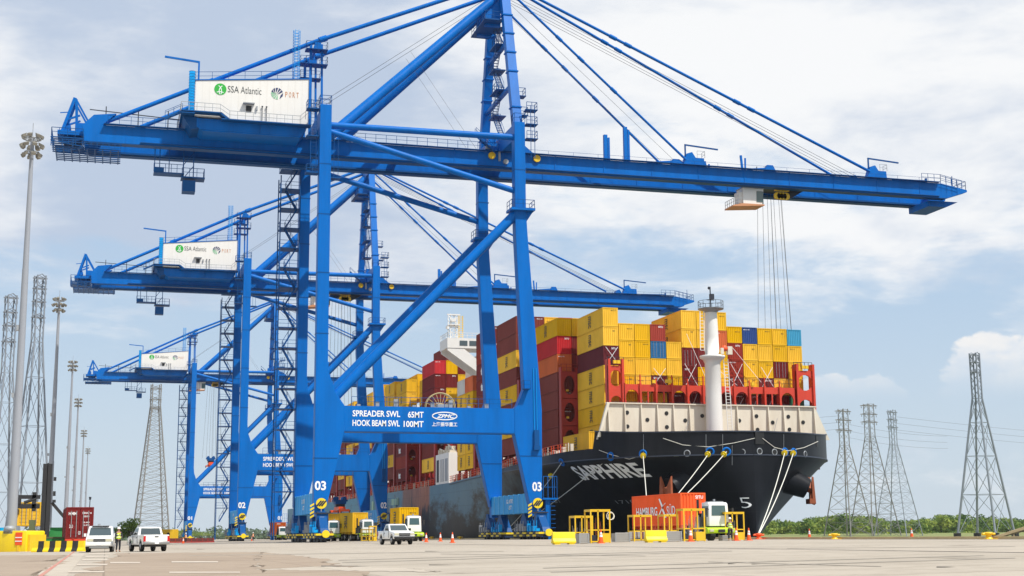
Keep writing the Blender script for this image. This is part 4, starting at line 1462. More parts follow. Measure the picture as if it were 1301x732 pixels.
# anchors in their bolsters
p, nn = hull_hit(866, 612)
for side in (-1, 1):
    base = Vector((p.x, p.y, p.z)) if side < 0 else Vector((2 * sxc(p.y - SY) - p.x, p.y, p.z))
    d = Vector((nn.x * (1 if side < 0 else -1), nn.y * .4, -.28)).normalized()
    a = MB().tube(base - d * 2.5, base + d * 2.3, 2.3, 20, 1.45)
    ob = a.build('anchor_bolster', M['hull'], ship)
    e = base + d * 2.3
    an = MB()
    an.tube(e - d * .5, e + d * .9, .45, 10)
    up = Vector((0, 0, 1))
    sd = d.cross(up).normalized()
    for q in (-1, 1):
        r0 = e + d * .55
        an.add([r0 + sd * q * .2 - up * 1.9, r0 + sd * q * 1.3 - up * 1.7, r0 + sd * q * 1.2 + up * 1.9, r0 + sd * q * .5 + up * .6,
                r0 + d * .5 + sd * q * .2 - up * 1.9, r0 + d * .5 + sd * q * 1.3 - up * 1.7, r0 + d * .3 + sd * q * 1.2 + up * 1.9, r0 + d * .5 + sd * q * .5 + up * .6],
               [(0, 1, 2, 3), (7, 6, 5, 4), (0, 4, 5, 1), (1, 5, 6, 2), (2, 6, 7, 3), (3, 7, 4, 0)])
    an.beam(e + d * .5 - up * 1.6 - sd * 1.4, e + d * .5 - up * 1.6 + sd * 1.4, .8, .7)
    an.build('anchor', M['anchor'], ship)
# breakwater
bw = MB().prism([(66.9, 14.0), (103.9, 14.3), (101.7, 19.15), (68.5, 19.15)], 189.0, 189.25)
brk = bw.build('breakwater', M['cream'], ship)
for i in range(15):
    x = 68.6 + i * 2.52
    if x > 102.5:
        break
    MB().prism([(189.0, 14.3), (189.0, 19.13), (188.75, 19.13), (188.35, 14.3)], x, x + .14, 'x').build('rib', M['cream'], brk)
MB().box(68.4, 101.8, 188.7, 189.3, 19.15, 19.32).build('top_rail', M['cream'], brk)
MB().prism([(66.9, 14.3), (67.3, 14.3), (68.8, 19.15), (68.4, 19.15)], 188.5, 189).build('edge_plate', M['cream'], brk)

for x, z in ((71.6, 17.9), (71.6, 15.9), (74.7, 16.9), (77.7, 17.9), (77.7, 15.9), (80.6, 16.9), (83.3, 17.6), (89.2, 17.0), (92.0, 17.7), (92.1, 15.7), (94.6, 16.8), (97.2, 17.7), (97.3, 15.8), (99.6, 16.9)):
    MB().lathe([(.30, -.03), (.30, .03)], (x, 188.97, z), 'y', 12).build('opening', M['black'], brk)
for x, z0, z1 in ((80.0, 14.3, 16.8), (94.2, 14.4, 17.4), (79.0, 14.2, 15.4)):
    MB().beam((x, 188.4, z0), (x + 1.0, 188.6, z1), .05, .05).build('brace_rod', M['grey'], brk)
# foremast
fm = MB().lathe([(1.24, 13.5), (1.17, 20), (1.14, 25.2), (1.4, 25.7), (1.85, 26.0), (1.85, 26.3), (1.06, 26.35), (1.0, 29), (.88, 32.7)], (85.2, 190.6, 0), 'z', 24)
mast = fm.build('foremast', M['white'], ship)
tp = MB().lathe([(.9, 32.7), (1.35, 33.16), (1.9, 33.2), (1.9, 33.3)], (85.2, 190.6, 0), 'z', 16)
tp.build('mast_platform', M['grey'], mast)
rl = MB()
for i in range(12):
    a, b = 2 * PI * i / 12, 2 * PI * (i + 1) / 12
    rl.rail([(85.2 + 1.85 * math.cos(a), 190.6 + 1.85 * math.sin(a), 33.3), (85.2 + 1.85 * math.cos(b), 190.6 + 1.85 * math.sin(b), 33.3)], 1.1, 2, .045)
rl.build('handrail', M['steel'], mast)
MB().tube((85.2, 190.6, 33.3), (85.2, 190.6, 36.6), .09, 6).box(85.1, 85.7, 190.3, 190.8, 34.7, 35.5).beam((84.6, 190.6, 34.6), (85.8, 190.6, 34.6), .08, .08).lathe([(.12, 0), (.2, .2), (.12, .4)], (85.0, 190.6, 36.2), 'z', 8).build('signal_light', M['steel'], mast)
lad = MB()
for x0, zz0, zz1 in ((83.05, 27.0, 32.8), (87.0, 14.8, 25.8)):
    dx = .62 if x0 < 84 else .7
    lad.beam((x0, 189.9, zz0), (x0 + (.1 if x0 < 84 else -.35), 189.9, zz1), .1, .1).beam((x0 + dx, 189.9, zz0), (x0 + dx + (.1 if x0 < 84 else -.35), 189.9, zz1), .1, .1)
    n = int((zz1 - zz0) / .45)
    for i in range(n):
        t = i / n
        o = (.1 if x0 < 84 else -.35) * t
        lad.beam((x0 + o, 189.9, zz0 + (zz1 - zz0) * t), (x0 + dx + o, 189.9, zz0 + (zz1 - zz0) * t), .07, .07)
lad.build('mast_ladder', M['white'], mast)
MB().lathe([(.02, -.4), (.42, -.25), (.5, .1), (.2, .5)], (86.6, 189.4, 27.2), 'z', 12).build('horn', M['sign_orange'], mast)
MB().box(87.1, 87.8, 189.2, 189.9, 26.4, 27.6).box(85.9, 86.3, 188.9, 189.2, 26.4, 27.3).build('lamp_box', M['cream'], mast)
for o in [mast] :
    o.location = (-.65, -3.1, 0)
# ---- lashing bridge in front of the foremost bay
lbY = 193.3
PIT = 2.53
C0 = 70.32
lb = MB()
kinds = ['T', 'h', 'o', 'o', 'h', 'h', 'h', 'h', 'h', 'o', 'o', 'h', 'T']
for i, k in enumerate(kinds):
    x0, x1 = C0 + i * PIT + .02, C0 + (i + 1) * PIT - .02
    if i == 12:
        x0, x1 = x0 + .3, x1 + .9
    if k == 'T':
        lb.holeplate(x0, x1, 17.6, 21.5, lbY, lbY + .3, .39, .31)
        lb.holeplate(x0, x1, 21.5, 25.2, lbY, lbY + .3, .39, .33)
        lb.box(x0, x0 + .35, lbY - .25, lbY + 1.2, 15, 26.2)
        lb.box(x1 - .35, x1, lbY - .25, lbY + 1.2, 15, 26.2)
    elif k == 'h':
        lb.holeplate(x0, x1, 18.5, 22.5, lbY, lbY + .3, .42, .31)
        lb.box(x0, x1, lbY, lbY + .3, 16.4, 18.5)
    else:
        lb.box(x0, x1, lbY, lbY + .3, 21.5, 22.5)
        lb.box(x0, x1, lbY, lbY + .3, 17.0, 17.5)
        lb.box((x0 + x1) / 2 - .1, (x0 + x1) / 2 + .1, lbY + .02, lbY + .2, 17.5, 21.5)
    if k != 'T':
        lb.box(x0 - .16, x0 + .14, lbY - .25, lbY + .9, 15, 22.65)
        lb.box(x0 - .07, x0 + .07, lbY - .1, lbY + .1, 22.65, 23.5 if i % 2 else 24.0)
lb.box(C0 + PIT, C0 + 12 * PIT, lbY + .3, lbY + 1.2, 22.4, 22.55)
lb.box(C0 + PIT, C0 + 12 * PIT, lbY + .02, lbY + .2, 16.4, 17.0)
LB = lb.build('lashing_bridge', M['lashred'], ship)
MB().rail([(C0 + PIT, lbY + .05, 22.55), (C0 + 12 * PIT, lbY + .05, 22.55)], 1.2, .85, .05).rail([(C0, lbY, 25.4), (C0 + PIT, lbY, 25.4)], 1.1, .6, .06).rail([(C0 + 12 * PIT, lbY, 25.4), (C0 + 13 * PIT + .6, lbY, 25.4)], 1.1, .6, .06).rail([(C0, lbY - .1, 19.2), (C0 + 13 * PIT, lbY - .1, 19.2)], .7, 1.2, .045).build('handrail', M['steel'], LB)
for x, z in ((71.4, 25.5), (72.0, 25.5), (71.5, 17.2), (79.6, 22.8), (80.1, 22.8), (93.6, 22.7), (102.8, 25.5), (102.2, 25.5), (102.6, 17.0), (95.2, 17.6), (77.5, 22.7)):
    MB().box(x - .25, x + .25, lbY - .3, lbY, z, z + .5).build('deck_lamp', M['yellow'], LB)
rods = MB()
for i, z0, z1 in ((0, 25.6, 28.2), (3, 22.7, 25.2), (5, 22.7, 26), (8, 22.7, 26.2), (10, 22.7, 25.8), (9, 17.5, 21.5), (10, 17.5, 21.5), (2, 17.5, 21.5), (5, 17.5, 21.5), (8, 18, 21)):
    x = C0 + i * PIT
    rods.beam((x + .3, lbY + 1.3, z0), (x + PIT - .3, lbY + 1.5, z1), .06, .06)
    rods.beam((x + PIT - .3, lbY + 1.3, z0), (x + .3, lbY + 1.5, z1), .06, .06)
rods.beam((83.5, lbY + 1, 30.5), (86.8, lbY + 1, 23), .05, .05).beam((87.4, lbY + 1, 26), (91.6, lbY + 1, 22.8), .05, .05).beam((91, lbY + 1, 28.6), (95.6, lbY + 1, 23.4), .05, .05)
rods.build('lashing_rod', M['letter'], LB)
# ---- lashing bridges in the other gaps, outer frames
GAPS = [(207.55, 67.85, 70.5, 26.0, 3), (222.0, 65.2, 72.9, 25.5, 3), (236.4, 65.1, 70.0, 25.5, 3), (251.0, 65.1, 70.0, 24.0, 3), (284.0, 65.1, 72.0, 25, 3)] + [(298.3 + 14.4 * i, 65.1, 72.6, 24.5, 3) for i in range(12)]
for gy, xa, xb, zt_, nh in GAPS:
    b = MB()
    z0 = 11.2
    n = max(1, round((xb - xa) / 2.5))
    for j in range(n):
        a, c = xa + (xb - xa) * j / n, xa + (xb - xa) * (j + 1) / n
        for q in range(nh):
            za, zb = 13.2 + (zt_ - 13.2) * q / nh, 13.2 + (zt_ - 13.2) * (q + 1) / nh
            b.holeplate(a + .12, c - .12, za, zb - .15, gy + .3, gy + .55, .37, .37)
        b.box(a - .12, a + .12, gy + .1, gy + 1.2, z0, zt_ + .6)
    b.box(xb - .12, xb + .12, gy + .1, gy + 1.2, z0, zt_ + .6)
    for q in range(nh + 1):
        za = 13.2 + (zt_ - 13.2) * q / nh
        b.box(xa + .12, xb - .12, gy + .56, gy + 1.3, za - .15, za)
    o = b.build('lashing_bridge', M['lashdark'], ship)
    MB().rail([(xb, gy + .3, zt_), (xa, gy + .3, zt_), (xa, gy + 1.3, zt_)], 1.1, .8, .06).build('handrail', M['lashdark'], o)
    lm = MB()
    for q in range(nh):
        za = 13.2 + (zt_ - 13.2) * (q + .55) / nh
        lm.box(xa + 1.0, xa + 1.4, gy + .9, gy + 1.2, za - 1.2, za - .9)
    lm.build('deck_lamp', M['yellow'], o)
# ---- deck structures
cm = MB().box(67.6, 105.2, 194.8, 266, 10.2, 13.0).box(67.6, 105.2, 285, 436, 10.0, 13.0)
cm.build('hatch_coaming', M['deckred'], ship)
pd = MB()
for i in range(46):
    y = 209.6 + i * 5.0
    if 266 < y < 285:
        continue
    pd.box(65.3, 65.75, y, y + .4, rim(y - SY) - .4, 13.9)
pd.build('container_post', M['lashdark'], ship)
rr_, rw, jk = MB(), MB(), MB()
ry = [196 + i * 2.4 for i in range(110)]
for i, (a, b) in enumerate(zip(ry, ry[1:])):
    xa, xb, za, zb = hull_x(a, rim(a - SY)) + .12, hull_x(b, rim(b - SY)) + .12, rim(a - SY), rim(b - SY)
    if 270 < a < 283:
        continue
    (rr_ if i % 3 else rw).beam((xa, a, za), (xa, a, za + 1.25), .12, .12)
    (rr_ if i % 4 else rw).beam((xa, (a + b) / 2, za), (xa, (a + b) / 2, za + 1.25), .09, .09)
    for h in (.45, .85, 1.25):
        rr_.beam((xa, a, za + h), (xb, b, zb + h), .07, .07)
    if random.random() < .55:
        w = random.uniform(.3, 1.1)
        jk.box(xa + .35, xa + .8, a, a + w, za - .2, za + random.uniform(.5, 1.5))
rr_.build('deck_rail', M['sign_orange'], ship)
rw.build('rail_post', M['cream'], ship)
jk.build('deck_gear', M['cream'], ship)
# low white deck house on the quay side under the bridge
dh = MB().box(64.95, 70.5, 271.6, 283.2, 10.8, 17.0).build('deck_house', M['white'], ship)
for a, b in ((272.6, 274.9), (276.0, 277.0), (277.9, 278.7), (280.3, 282.2)):
    MB().box(64.9, 64.96, a, b, 11.4, 15.9).build('louvre', M['plastic'] if b > 279 else M['grey'], dh)
gr = MB()
for k in range(14):
    y = 271.8 + k * .8
    gr.box(65.2 + (k % 3) * .6, 66.6, y, y + .55, 17.0, 17.5 + (k * 37 % 10) * .12)
gr.tube((65.6, 276, 17.2), (65.6, 282, 18.2), .18, 8).tube((66, 272, 17.6), (66, 277, 19), .14, 8)
gr.build('deck_gear', M['cream'], ship)
# bridge house with its wing
hs = MB().box(71.0, 102.0, 269.0, 282.0, 10.8, 36.6)
house = hs.build('bridge_house', M['white'], ship)
wg = MB().box(63.9, 104, 268.4, 275.0, 37.5, 39.5)
wing = wg.build('bridge_wing', M['white'], ship)
for yb in (268.5, 274.0):
    MB().prism([(64.0, 37.5), (64.0, 37.0), (70.4, 32.6), (71.2, 31.6), (71.2, 34.4), (67.2, 37.5)], yb, yb + .5).build('wing_bracket', M['white'], wing)
for i in range(5):
    MB().box(66.4 + i * 2.0, 68.0 + i * 2.0, 268.34, 268.4, 38.0, 39.0).build('window', M['glass'], wing)
MB().rail([(64, 275, 39.6), (64, 268.5, 39.6), (72, 268.5, 39.6)], 1.0, 1.0, .08).build('handrail', M['white'], wing)
for z in (29.5, 26.5, 23.5):
    w = MB()
    for i in range(8):
        w.box(72 + i * 3.5, 73.2 + i * 3.5, 268.93, 269.0, z, z + 1.0)
    w.build('window', M['glass'], house)
    MB().box(68.6, 71, 268.6, 273, z - .4, z - .2).rail([(68.7, 272.8, z - .2), (68.7, 268.7, z - .2), (71, 268.7, z - .2)], 1.1, .8, .08).build('balcony', M['white'], house)
rm = MB()
for x in (64.9, 66.4):
    for y in (270.0, 272.0):
        rm.beam((x, y, 39.6), (x, y, 44.4), .16, .16)
for k in range(5):
    z = 39.9 + k * .95
    rm.beam((64.9, 270, z), (66.4, 270, z + .9), .1, .1).beam((66.4, 270, z), (64.9, 270, z + .9), .1, .1).beam((64.9, 270, z), (66.4, 270, z), .1, .1).beam((64.9, 270, z), (64.9, 272, z + .9), .1, .1)
rm.box(64.6, 66.8, 269.6, 272.3, 42.3, 42.45).box(64.2, 66.9, 269.8, 270.1, 44.3, 44.55).box(65.0, 66.0, 269.6, 270.5, 43.0, 43.5)
rm.tube((64.4, 270, 39.6), (64.4, 270, 41.5), .08, 6).lathe([(.35, 0), (.35, .5)], (64.3, 270, 41.5), 'z', 8)
radar = rm.build('radar_mast', M['white'], ship)
ym = MB()
for x in (66.9, 67.7):
    ym.beam((x, 271, 39.6), (x, 271, 44.4), .14, .14)
for k in range(12):
    ym.beam((66.9, 271, 39.8 + k * .4), (67.7, 271, 39.8 + k * .4), .09, .09)
ym.build('mast_ladder', M['yellow'], radar)
# engine casing and funnel far aft
ah = MB().box(65.2, 104, 437.5, 447.5, 10.8, 24).box(76, 98, 437.5, 449, 24, 42).build('engine_casing', M['white'], ship)
for k in range(4):
    MB().box(65.12, 65.2, 438.6, 440.0, 11.6 + k * 2.9, 13.3 + k * 2.9).build('louvre', M['plastic'], ah)
    MB().box(65.12, 65.2, 444.0, 446.0, 11.6 + k * 2.9, 13.3 + k * 2.9).build('louvre', M['plastic'], ah)


# ------------------------------------------------------------------ containers
def container_mesh(L, h, w=2.41, pitch=0.55, end='rib'):
    b = MB()
    hw, p = w / 2, .14
    for sx in (-1, 1):
        for y0 in (0, L - p):
            b.box(min(sx * hw, sx * (hw - p)), max(sx * hw, sx * (hw - p)), y0, y0 + p, 0, h)
        xa, xb = min(sx * hw, sx * (hw - .1)), max(sx * hw, sx * (hw - .1))
        b.box(xa, xb, p, L - p, 0, .16).box(xa, xb, p, L - p, h - .1, h)
        n = int((L - 2 * p) / pitch)
        st = (L - 2 * p) / n
        pts = []
        for i in range(n):
            y = p + i * st
            pts += [(y, .075), (y + st * .35, .075), (y + st * .5, .03), (y + st * .85, .03)]
        pts.append((L - p, .075))
        o = len(b.v)
        vs = [(sx * (hw - d), y, z) for y, d in pts for z in (.16, h - .1)]
        b.add(vs, [(2 * i, 2 * i + 1, 2 * i + 3, 2 * i + 2) for i in range(len(pts) - 1)])
    for y, sg in ((0, 1), (L, -1)):
        ya, yb = min(y, y + sg * p), max(y, y + sg * p)
        b.box(-hw + p, hw - p, ya, yb, 0, .16).box(-hw + p, hw - p, ya, yb, h - .12, h)
        if end == 'rib' or sg < 0:
            n = 7
            st = (w - 2 * p) / n
            pts = []
            for i in range(n):
                x = -hw + p + i * st
                pts += [(x, .08), (x + st * .4, .08), (x + st * .5, .025), (x + st * .9, .025)]
            pts.append((hw - p, .08))
            vs = [(x, y + sg * d, z) for x, d in pts for z in (.16, h - .12)]
            b.add(vs, [(2 * i, 2 * i + 1, 2 * i + 3, 2 * i + 2) for i in range(len(pts) - 1)])
        else:
            for x0, x1 in ((-hw + p, -.02), (.02, hw - p)):
                b.box(x0, x1, y + .05, y + .1, .16, h - .12)
                for q in range(5):
                    z = .3 + q * (h - .7) / 5
                    b.box(x0 + .08, x1 - .08, y + .025, y + .05, z + .08, z + (h - .7) / 5 - .02)
    b.add([(-hw + .05, .05, h - .04), (hw - .05, .05, h - .04), (hw - .05, L - .05, h - .04), (-hw + .05, L - .05, h - .04), (-hw + .05, .05, .05), (hw - .05, .05, .05), (hw - .05, L - .05, .05), (-hw + .05, L - .05, .05)], [(0, 1, 2, 3), (7, 6, 5, 4)])
    me = b.mesh('shipping_container')
    me.materials.append(None)
    return me


CM = {}
for L_, h_ in ((12.19, 2.88), (12.19, 2.58), (6.06, 2.88), (6.06, 2.58)):
    for e_ in ('rib', 'door'):
        CM[(L_, h_, e_)] = container_mesh(L_, h_ - .045, end=e_)


def print_mesh(s, w, h, bold=.03):
    vs, fs = text_poly(s, bold)
    b = MB()
    b.add([(0, -(u - .5) * w, (v - .5) * h) for u, v in vs], fs)
    return b.mesh('lettering')


def print_mesh_up(s, w, h, bold=.03):
    vs, fs = text_poly(s, bold)
    b = MB()                         # reads downwards
    b.add([(0, -(v - .5) * w, -(u - .5) * h) for u, v in vs], fs)
    return b.mesh('lettering')


MSCM = print_mesh_up('msc', 1.25, 1.8, .01)
MSCM.materials.append(M['black'])
TEXM = print_mesh('tex', 2.6, 1.5, .09)
TEXM.materials.append(M['letter'])
SMALL = {}


def front_mesh(s, w, h, bold=.02):
    vs, fs = text_poly(s, bold)
    b = MB()
    b.add([((u - .5) * w, 0, (v - .5) * h) for u, v in vs], fs)
    return b.mesh('lettering')


for k_, s_, w_, h_ in (('blk', 'MSCU 84', .8, .13), ('blk2', '45G1', .4, .22), ('num', 'MSCU 731', 1.0, .16), ('logo', 'TGHU', .7, .22), ('ham', 'SITU', .75, .28)):
    SMALL[k_] = front_mesh(s_, w_, h_)
    SMALL[k_].materials.append(M['black' if k_[:3] == 'blk' else 'letter'])
BARM = MB()
for x in (-.75, -.3, .3, .75):
    BARM.tube((x, -.02, .12), (x, -.02, 2.5), .03, 5)
BARM = BARM.mesh('locking_bar')
BARM.materials.append(M['grey'])
ORD = ['top', 'second', 'third', 'fourth', 'fifth', 'sixth', 'seventh', 'eighth', 'ninth']
COLN = ['first', 'second', 'third', 'fourth', 'fifth', 'sixth', 'seventh', 'eighth', 'ninth', 'tenth', 'eleventh', 'twelfth', 'thirteenth', 'fourteenth']
SGROUP = 'shipping containers stacked on the ship'


def container(col, L_, h_, x, y, z, label, group=SGROUP, end='rib', side_print=None, rz=0.0, m=None):
    t = thing('shipping_container', label, 'container', (x, y, z), rz, group)
    o = link('box', CM[(L_, h_, end)], t)
    o.material_slots[0].link = 'OBJECT'
    o.material_slots[0].material = CONT[col]
    if end == 'door':
        link('locking_bars', BARM, t)['kind'] = 'stuff'
    if side_print == 'msc':
        link('lettering', MSCM, t, (-1.226, L_ * .5, h_ * .5))
    if end == 'rib' and col == 'Y' and rz == 0.0 and random.random() < .7:
        link('lettering', SMALL['blk' if random.random() < .7 else 'blk2'], t, (.5 if random.random() < .7 else -.4, .012, h_ - random.uniform(.4, .9)))
    if side_print == 'tex':
        link('lettering', TEXM, t, (-1.226, L_ * .62, h_ * .5))
    if end == 'rib' and col in 'RDBMNUOC' and rz == 0.0:
        link('lettering', SMALL['num' if random.random() < .5 else 'ham'], t, (.45 if random.random() < .6 else -.5, -.006 + .02, h_ - .42))
    return t


def column(colors, ztop, h_, xl, yf, where, L_=12.19, prints=None, ends=None, zmin=12.6):
    z = ztop
    for i, c in enumerate(colors):
        z -= h_ + .02
        if c == ' ':
            continue
        lab = '%s container, %s, %s' % (CNAME[c], (ORD[i] + ' from the top') if i else 'topmost', where)
        pr = prints.get(i) if isinstance(prints, dict) else None
        if c == 'Y' and prints == 'auto' or (c == 'Y' and isinstance(prints, dict) and i not in prints):
            pr = 'msc'
        if prints == 'auto' and c == 'D' and i % 2:
            pr = 'tex'
        container(c, L_, h_, xl + 1.22, yf, z, lab, end=(ends or {}).get(i, 'rib'), side_print=pr)


def cx(i):
    return C0 + i * PIT


FB = 'column %s from the left behind the foremast lashing bridge'
column('YYMYYYY', 34.25, 2.88, cx(0), 195.0, 'leftmost column behind the red lashing bridge', prints={2: None}, ends={})
container('Y', 12.19, 2.88, cx(-1) + 1.22, 195.0, 12.75, 'single yellow container low on deck, just left of the cream breakwater', side_print='msc')
front = {1: ('YYYYYY', 31.95, 2.58), 2: ('YYYYYB', 31.95, 2.58), 3: ('RUYDYD', 31.95, 2.58), 4: ('YYYDB', 29.35, 2.58), 5: ('YYDDDD', 34.3, 2.88), 6: ('YYDYDB', 34.3, 2.88), 7: ('YOYYBD', 34.2, 2.88),
         8: ('YRRDBD', 32.05, 2.58), 9: ('NYYYBD', 32.0, 2.58), 10: ('YYYDDB', 31.95, 2.58), 11: ('YYDYDY', 31.95, 2.58), 12: ('LYYYGY', 31.9, 2.58)}
for i, (cs, zt_, h_) in front.items():
    nm = COLN[i]
    column(cs, zt_, h_, cx(i), 195.0, '%s column from the left facing the bow' % nm, L_=6.06 if i > 10 else 12.19, prints={0: 'msc', 1: 'msc'} if i in (5,) else {k: None for k in range(9)}, ends={1: 'door'} if i in (3,) else {2: 'door'} if i in (5, 11) else {})
fr = MB().box(-1.22, 1.22, 0, 6, 0, .22).box(-1.22, -1.05, 0, .2, .22, .5).box(1.05, 1.22, 0, .2, .22, .5)
column('YCOBBBB', 34.75, 2.88, 67.75, 209.5, 'quayside column of the second bay from the bow', prints={})
column('YDDDBBB', 34.75, 2.88, 70.28, 209.5, 'second column in the second bay from the bow', prints={0: None})
column('YB', 34.75, 2.88, 72.81, 209.5, 'third column in the second bay from the bow', prints={0: None})
column('BBYBYBYB', 37.2, 2.88, 65.2, 224.0, 'quayside column of the third bay from the bow', prints={})
column('BDBB', 37.2, 2.88, 67.73, 224.0, 'second column in the third bay from the bow')
for k, cs in ((2, 'YB'), (3, 'CD'), (4, 'YY'), (5, 'YB')):
    column(cs, 37.2, 2.88, 65.2 + k * PIT, 224.0, '%s column in the third bay from the bow' % COLN[k], prints={0: None, 1: None})
column('BRDDBBDB', 37.6, 2.88, 65.2, 238.5, 'quayside column just ahead of the white bridge wing', prints={1: 'tex', 2: 'tex', 3: 'tex'})
column('BB', 37.6, 2.88, 67.73, 238.5, 'second column in the bay before the white bridge wing')
column('OYYBYY', 30.4, 2.88, 65.2, 253.4, 'nearer short column under the white bridge wing', L_=6.06, prints={})
column('WYYYYY', 30.4, 2.88, 65.2, 259.55, 'farther short column under the white bridge wing', L_=6.06, prints={})
column('GDBD', 30.4, 2.88, 67.73, 253.4, 'second row short column under the white bridge wing', L_=6.06)
column('CDDBBBBY', 37.2, 2.88, 65.2, 285.5, 'quayside column just behind the white bridge wing', prints={})
column('BYDYDB', 40.1, 2.88, 67.73, 285.5, 'second column just behind the white bridge wing', prints={k: None for k in range(6)})
column('DY', 37.2, 2.88, 70.26, 285.5, 'third column just behind the white bridge wing', prints={0: None, 1: None})
aft = ['YYBDBDYB', 'YYYBBDRD', 'YYYBYBYB', 'YBYYDBBY', 'YYBDYBYD', 'BYYYBDYB', 'YYDBYBBY', 'YYYBDBYB', 'BYYDBYDB']
an = ['second', 'third', 'fourth', 'fifth', 'sixth', 'seventh', 'eighth', 'ninth', 'tenth']
for k, cs in enumerate(aft):
    y = 299.9 + 14.4 * k
    w = '%s bay behind the bridge' % an[k]
    if k:
        column(cs, 36.9 + [0, -.6, .4, 1.2, .8, 0, 1, .5, 0][k], 2.88, 65.2, y, 'quayside column, ' + w, prints='auto')
        column('YY', 37.0 + [0, .6, 0, 1.6, .6, 1, .5, 1, 0][k], 2.88, 67.73, y, 'second column, ' + w, prints={0: None, 1: None})
    else:
        column('YYDBDBDB', 35.6, 2.88, 67.73, y, 'outermost column, ' + w, prints={2: None})
        column('YY', 36.4, 2.88, 70.26, y, 'inner column, ' + w, prints={0: None, 1: None})


# ------------------------------------------------------------------ mooring lines
def mooring(label, start, nn, end, sag=.6, guard=.9, gr='mooring lines from the ship to the quay'):
    a, b = Vector(start), Vector(end)
    t = thing('mooring_line', label, 'mooring line', tuple(b), group=gr)
    pts = []
    for i in range(13):
        q = i / 12
        p = a.lerp(b, q)
        p.z -= sag * 4 * q * (1 - q)
        pts.append(p - b)
    MB().path(pts, .058, 6).build('rope', M['mooring'], t)
    if guard is not None:
        d = (b - a).normalized()
        c = a + d * guard - b
        g = MB().tube(c - d * .06, c + d * .06, .42, 16).tube(c - d * .25, c + d * .25, .2, 10)
        g.build('rat_guard', M['barrier_yellow'], t)
    return t


def on_edge(px, X=61.9):
    r = ray(px, 683)
    return (X, r.y * X / r.x, 0.0)


def quay_at(y):
    return (QE - .9, y, .45)


mooring('pale mooring line from the bow centre, left one of two behind the orange container', FL['d'][0], FL['d'][1], quay_at(161.0), guard=.9)
mooring('pale mooring line just right of its neighbour, dropping behind the orange red container', FL['e'][0], FL['e'][1], quay_at(161.4), guard=.9)
mooring('left of two pale mooring lines running to the orange bollard right of the bow', FL['i'][0], FL['i'][1], (*on_edge(964)[:2], .6), guard=.8)
mooring('right of two pale mooring lines running to the orange bollard right of the bow', FL['j'][0], FL['j'][1], (*on_edge(965)[:2], .6), guard=.8)
mooring('pale mooring line hanging straight down in front of the ship name', FL['c'][0], FL['c'][1], quay_at(157.3), sag=.1, guard=.7)
mooring('grey mooring line slanting left across the ship name to the crane leg', FL['b'][0], FL['b'][1], quay_at(223.0), guard=None)
mooring('short grey mooring line high on the bow left of the ship name', FL['a'][0], FL['a'][1], quay_at(223.4), guard=4.6)

# ------------------------------------------------------------------ high-mast light poles
def light_pole(label, loc, h, group='high-mast light poles along the yard'):
    t = thing('light_pole', label, 'light pole', loc, 0, group)
    MB().tube((0, 0, 0), (0, 0, h * .34), .46, 16, .39).tube((0, 0, h * .34), (0, 0, h * .67), .36, 16, .29).tube((0, 0, h * .67), (0, 0, h), .27, 16, .17).lathe([(.7, 0), (.7, .12)], (0, 0, 0), 'z', 16).build('pole', M['pole'], t)
    f = MB().ring((0, 0, h - .2), .75, .07, 'z', 20, 6).ring((0, 0, h - 1.5), .65, .06, 'z', 20, 6).tube((0, 0, h), (0, 0, h + 1.4), .03, 5)
    for i in range(6):
        a = 2 * PI * i / 6
        f.beam((0, 0, h - .2), (.75 * math.cos(a), .75 * math.sin(a), h - .2), .07, .07).beam((0, 0, h - 1.5), (.65 * math.cos(a), .65 * math.sin(a), h - 1.5), .06, .06)
    f.build('lamp_ring', M['grey'], t)
    k = 0
    for z, n, R in ((h + .15, 7, .72), (h - .75, 8, .82), (h - 1.65, 6, .66)):
        for i in range(n):
            a = 2 * PI * (i + .37 * k) / n
            o = link('floodlight', LAMP, t, (R * math.cos(a), R * math.sin(a), z))
            o.rotation_euler = (0, 0, a)
        k += 1
    MB().box(-.5, -.3, -.25, .25, h * .52, h * .52 + .5).box(-.62, -.4, -.15, .15, h * .36, h * .36 + .4).build('junction_box', M['grey'], t)
    return t


lm_ = MB()
lm_.add([(-.1, -.22, .18), (.42, -.3, -.1), (.42, .3, -.1), (-.1, .22, .18), (-.05, -.2, -.25), (.3, -.28, -.42), (.3, .28, -.42), (-.05, .2, -.25)], [(0, 1, 2, 3), (7, 6, 5, 4), (0, 4, 5, 1), (1, 5, 6, 2), (2, 6, 7, 3), (3, 7, 4, 0)])
lm_.v = [(x * .78, y * .78, z * .78) for x, y, z in lm_.v]
LAMP = lm_.mesh('floodlight')
LAMP.materials.append(mat('floodlight_housing', (0.24, 0.225, 0.19), 0.5, metal=0.2))
pl_ = ['nearest and tallest grey light pole, rising from the big yellow block at the left edge', 'second light pole from the left, grey with a round lamp crown',
       'third light pole from the left, shorter behind the second', 'fourth light pole from the left, right beside the third', 'fifth light pole from the left', 'shortest and farthest grey light pole, just left of the cranes']
pl_[4] = 'fifth light pole from the left, thin, standing before the farthest one'
for lab, y, h in zip(pl_, (136, 221.4, 312.8, 382.8, 486.9, 598.1), (38.8, 37.2, 38.6, 37.2, 36.6, 37.4)):
    light_pole(lab, (-8.2, y, gz(-8.2)), h)


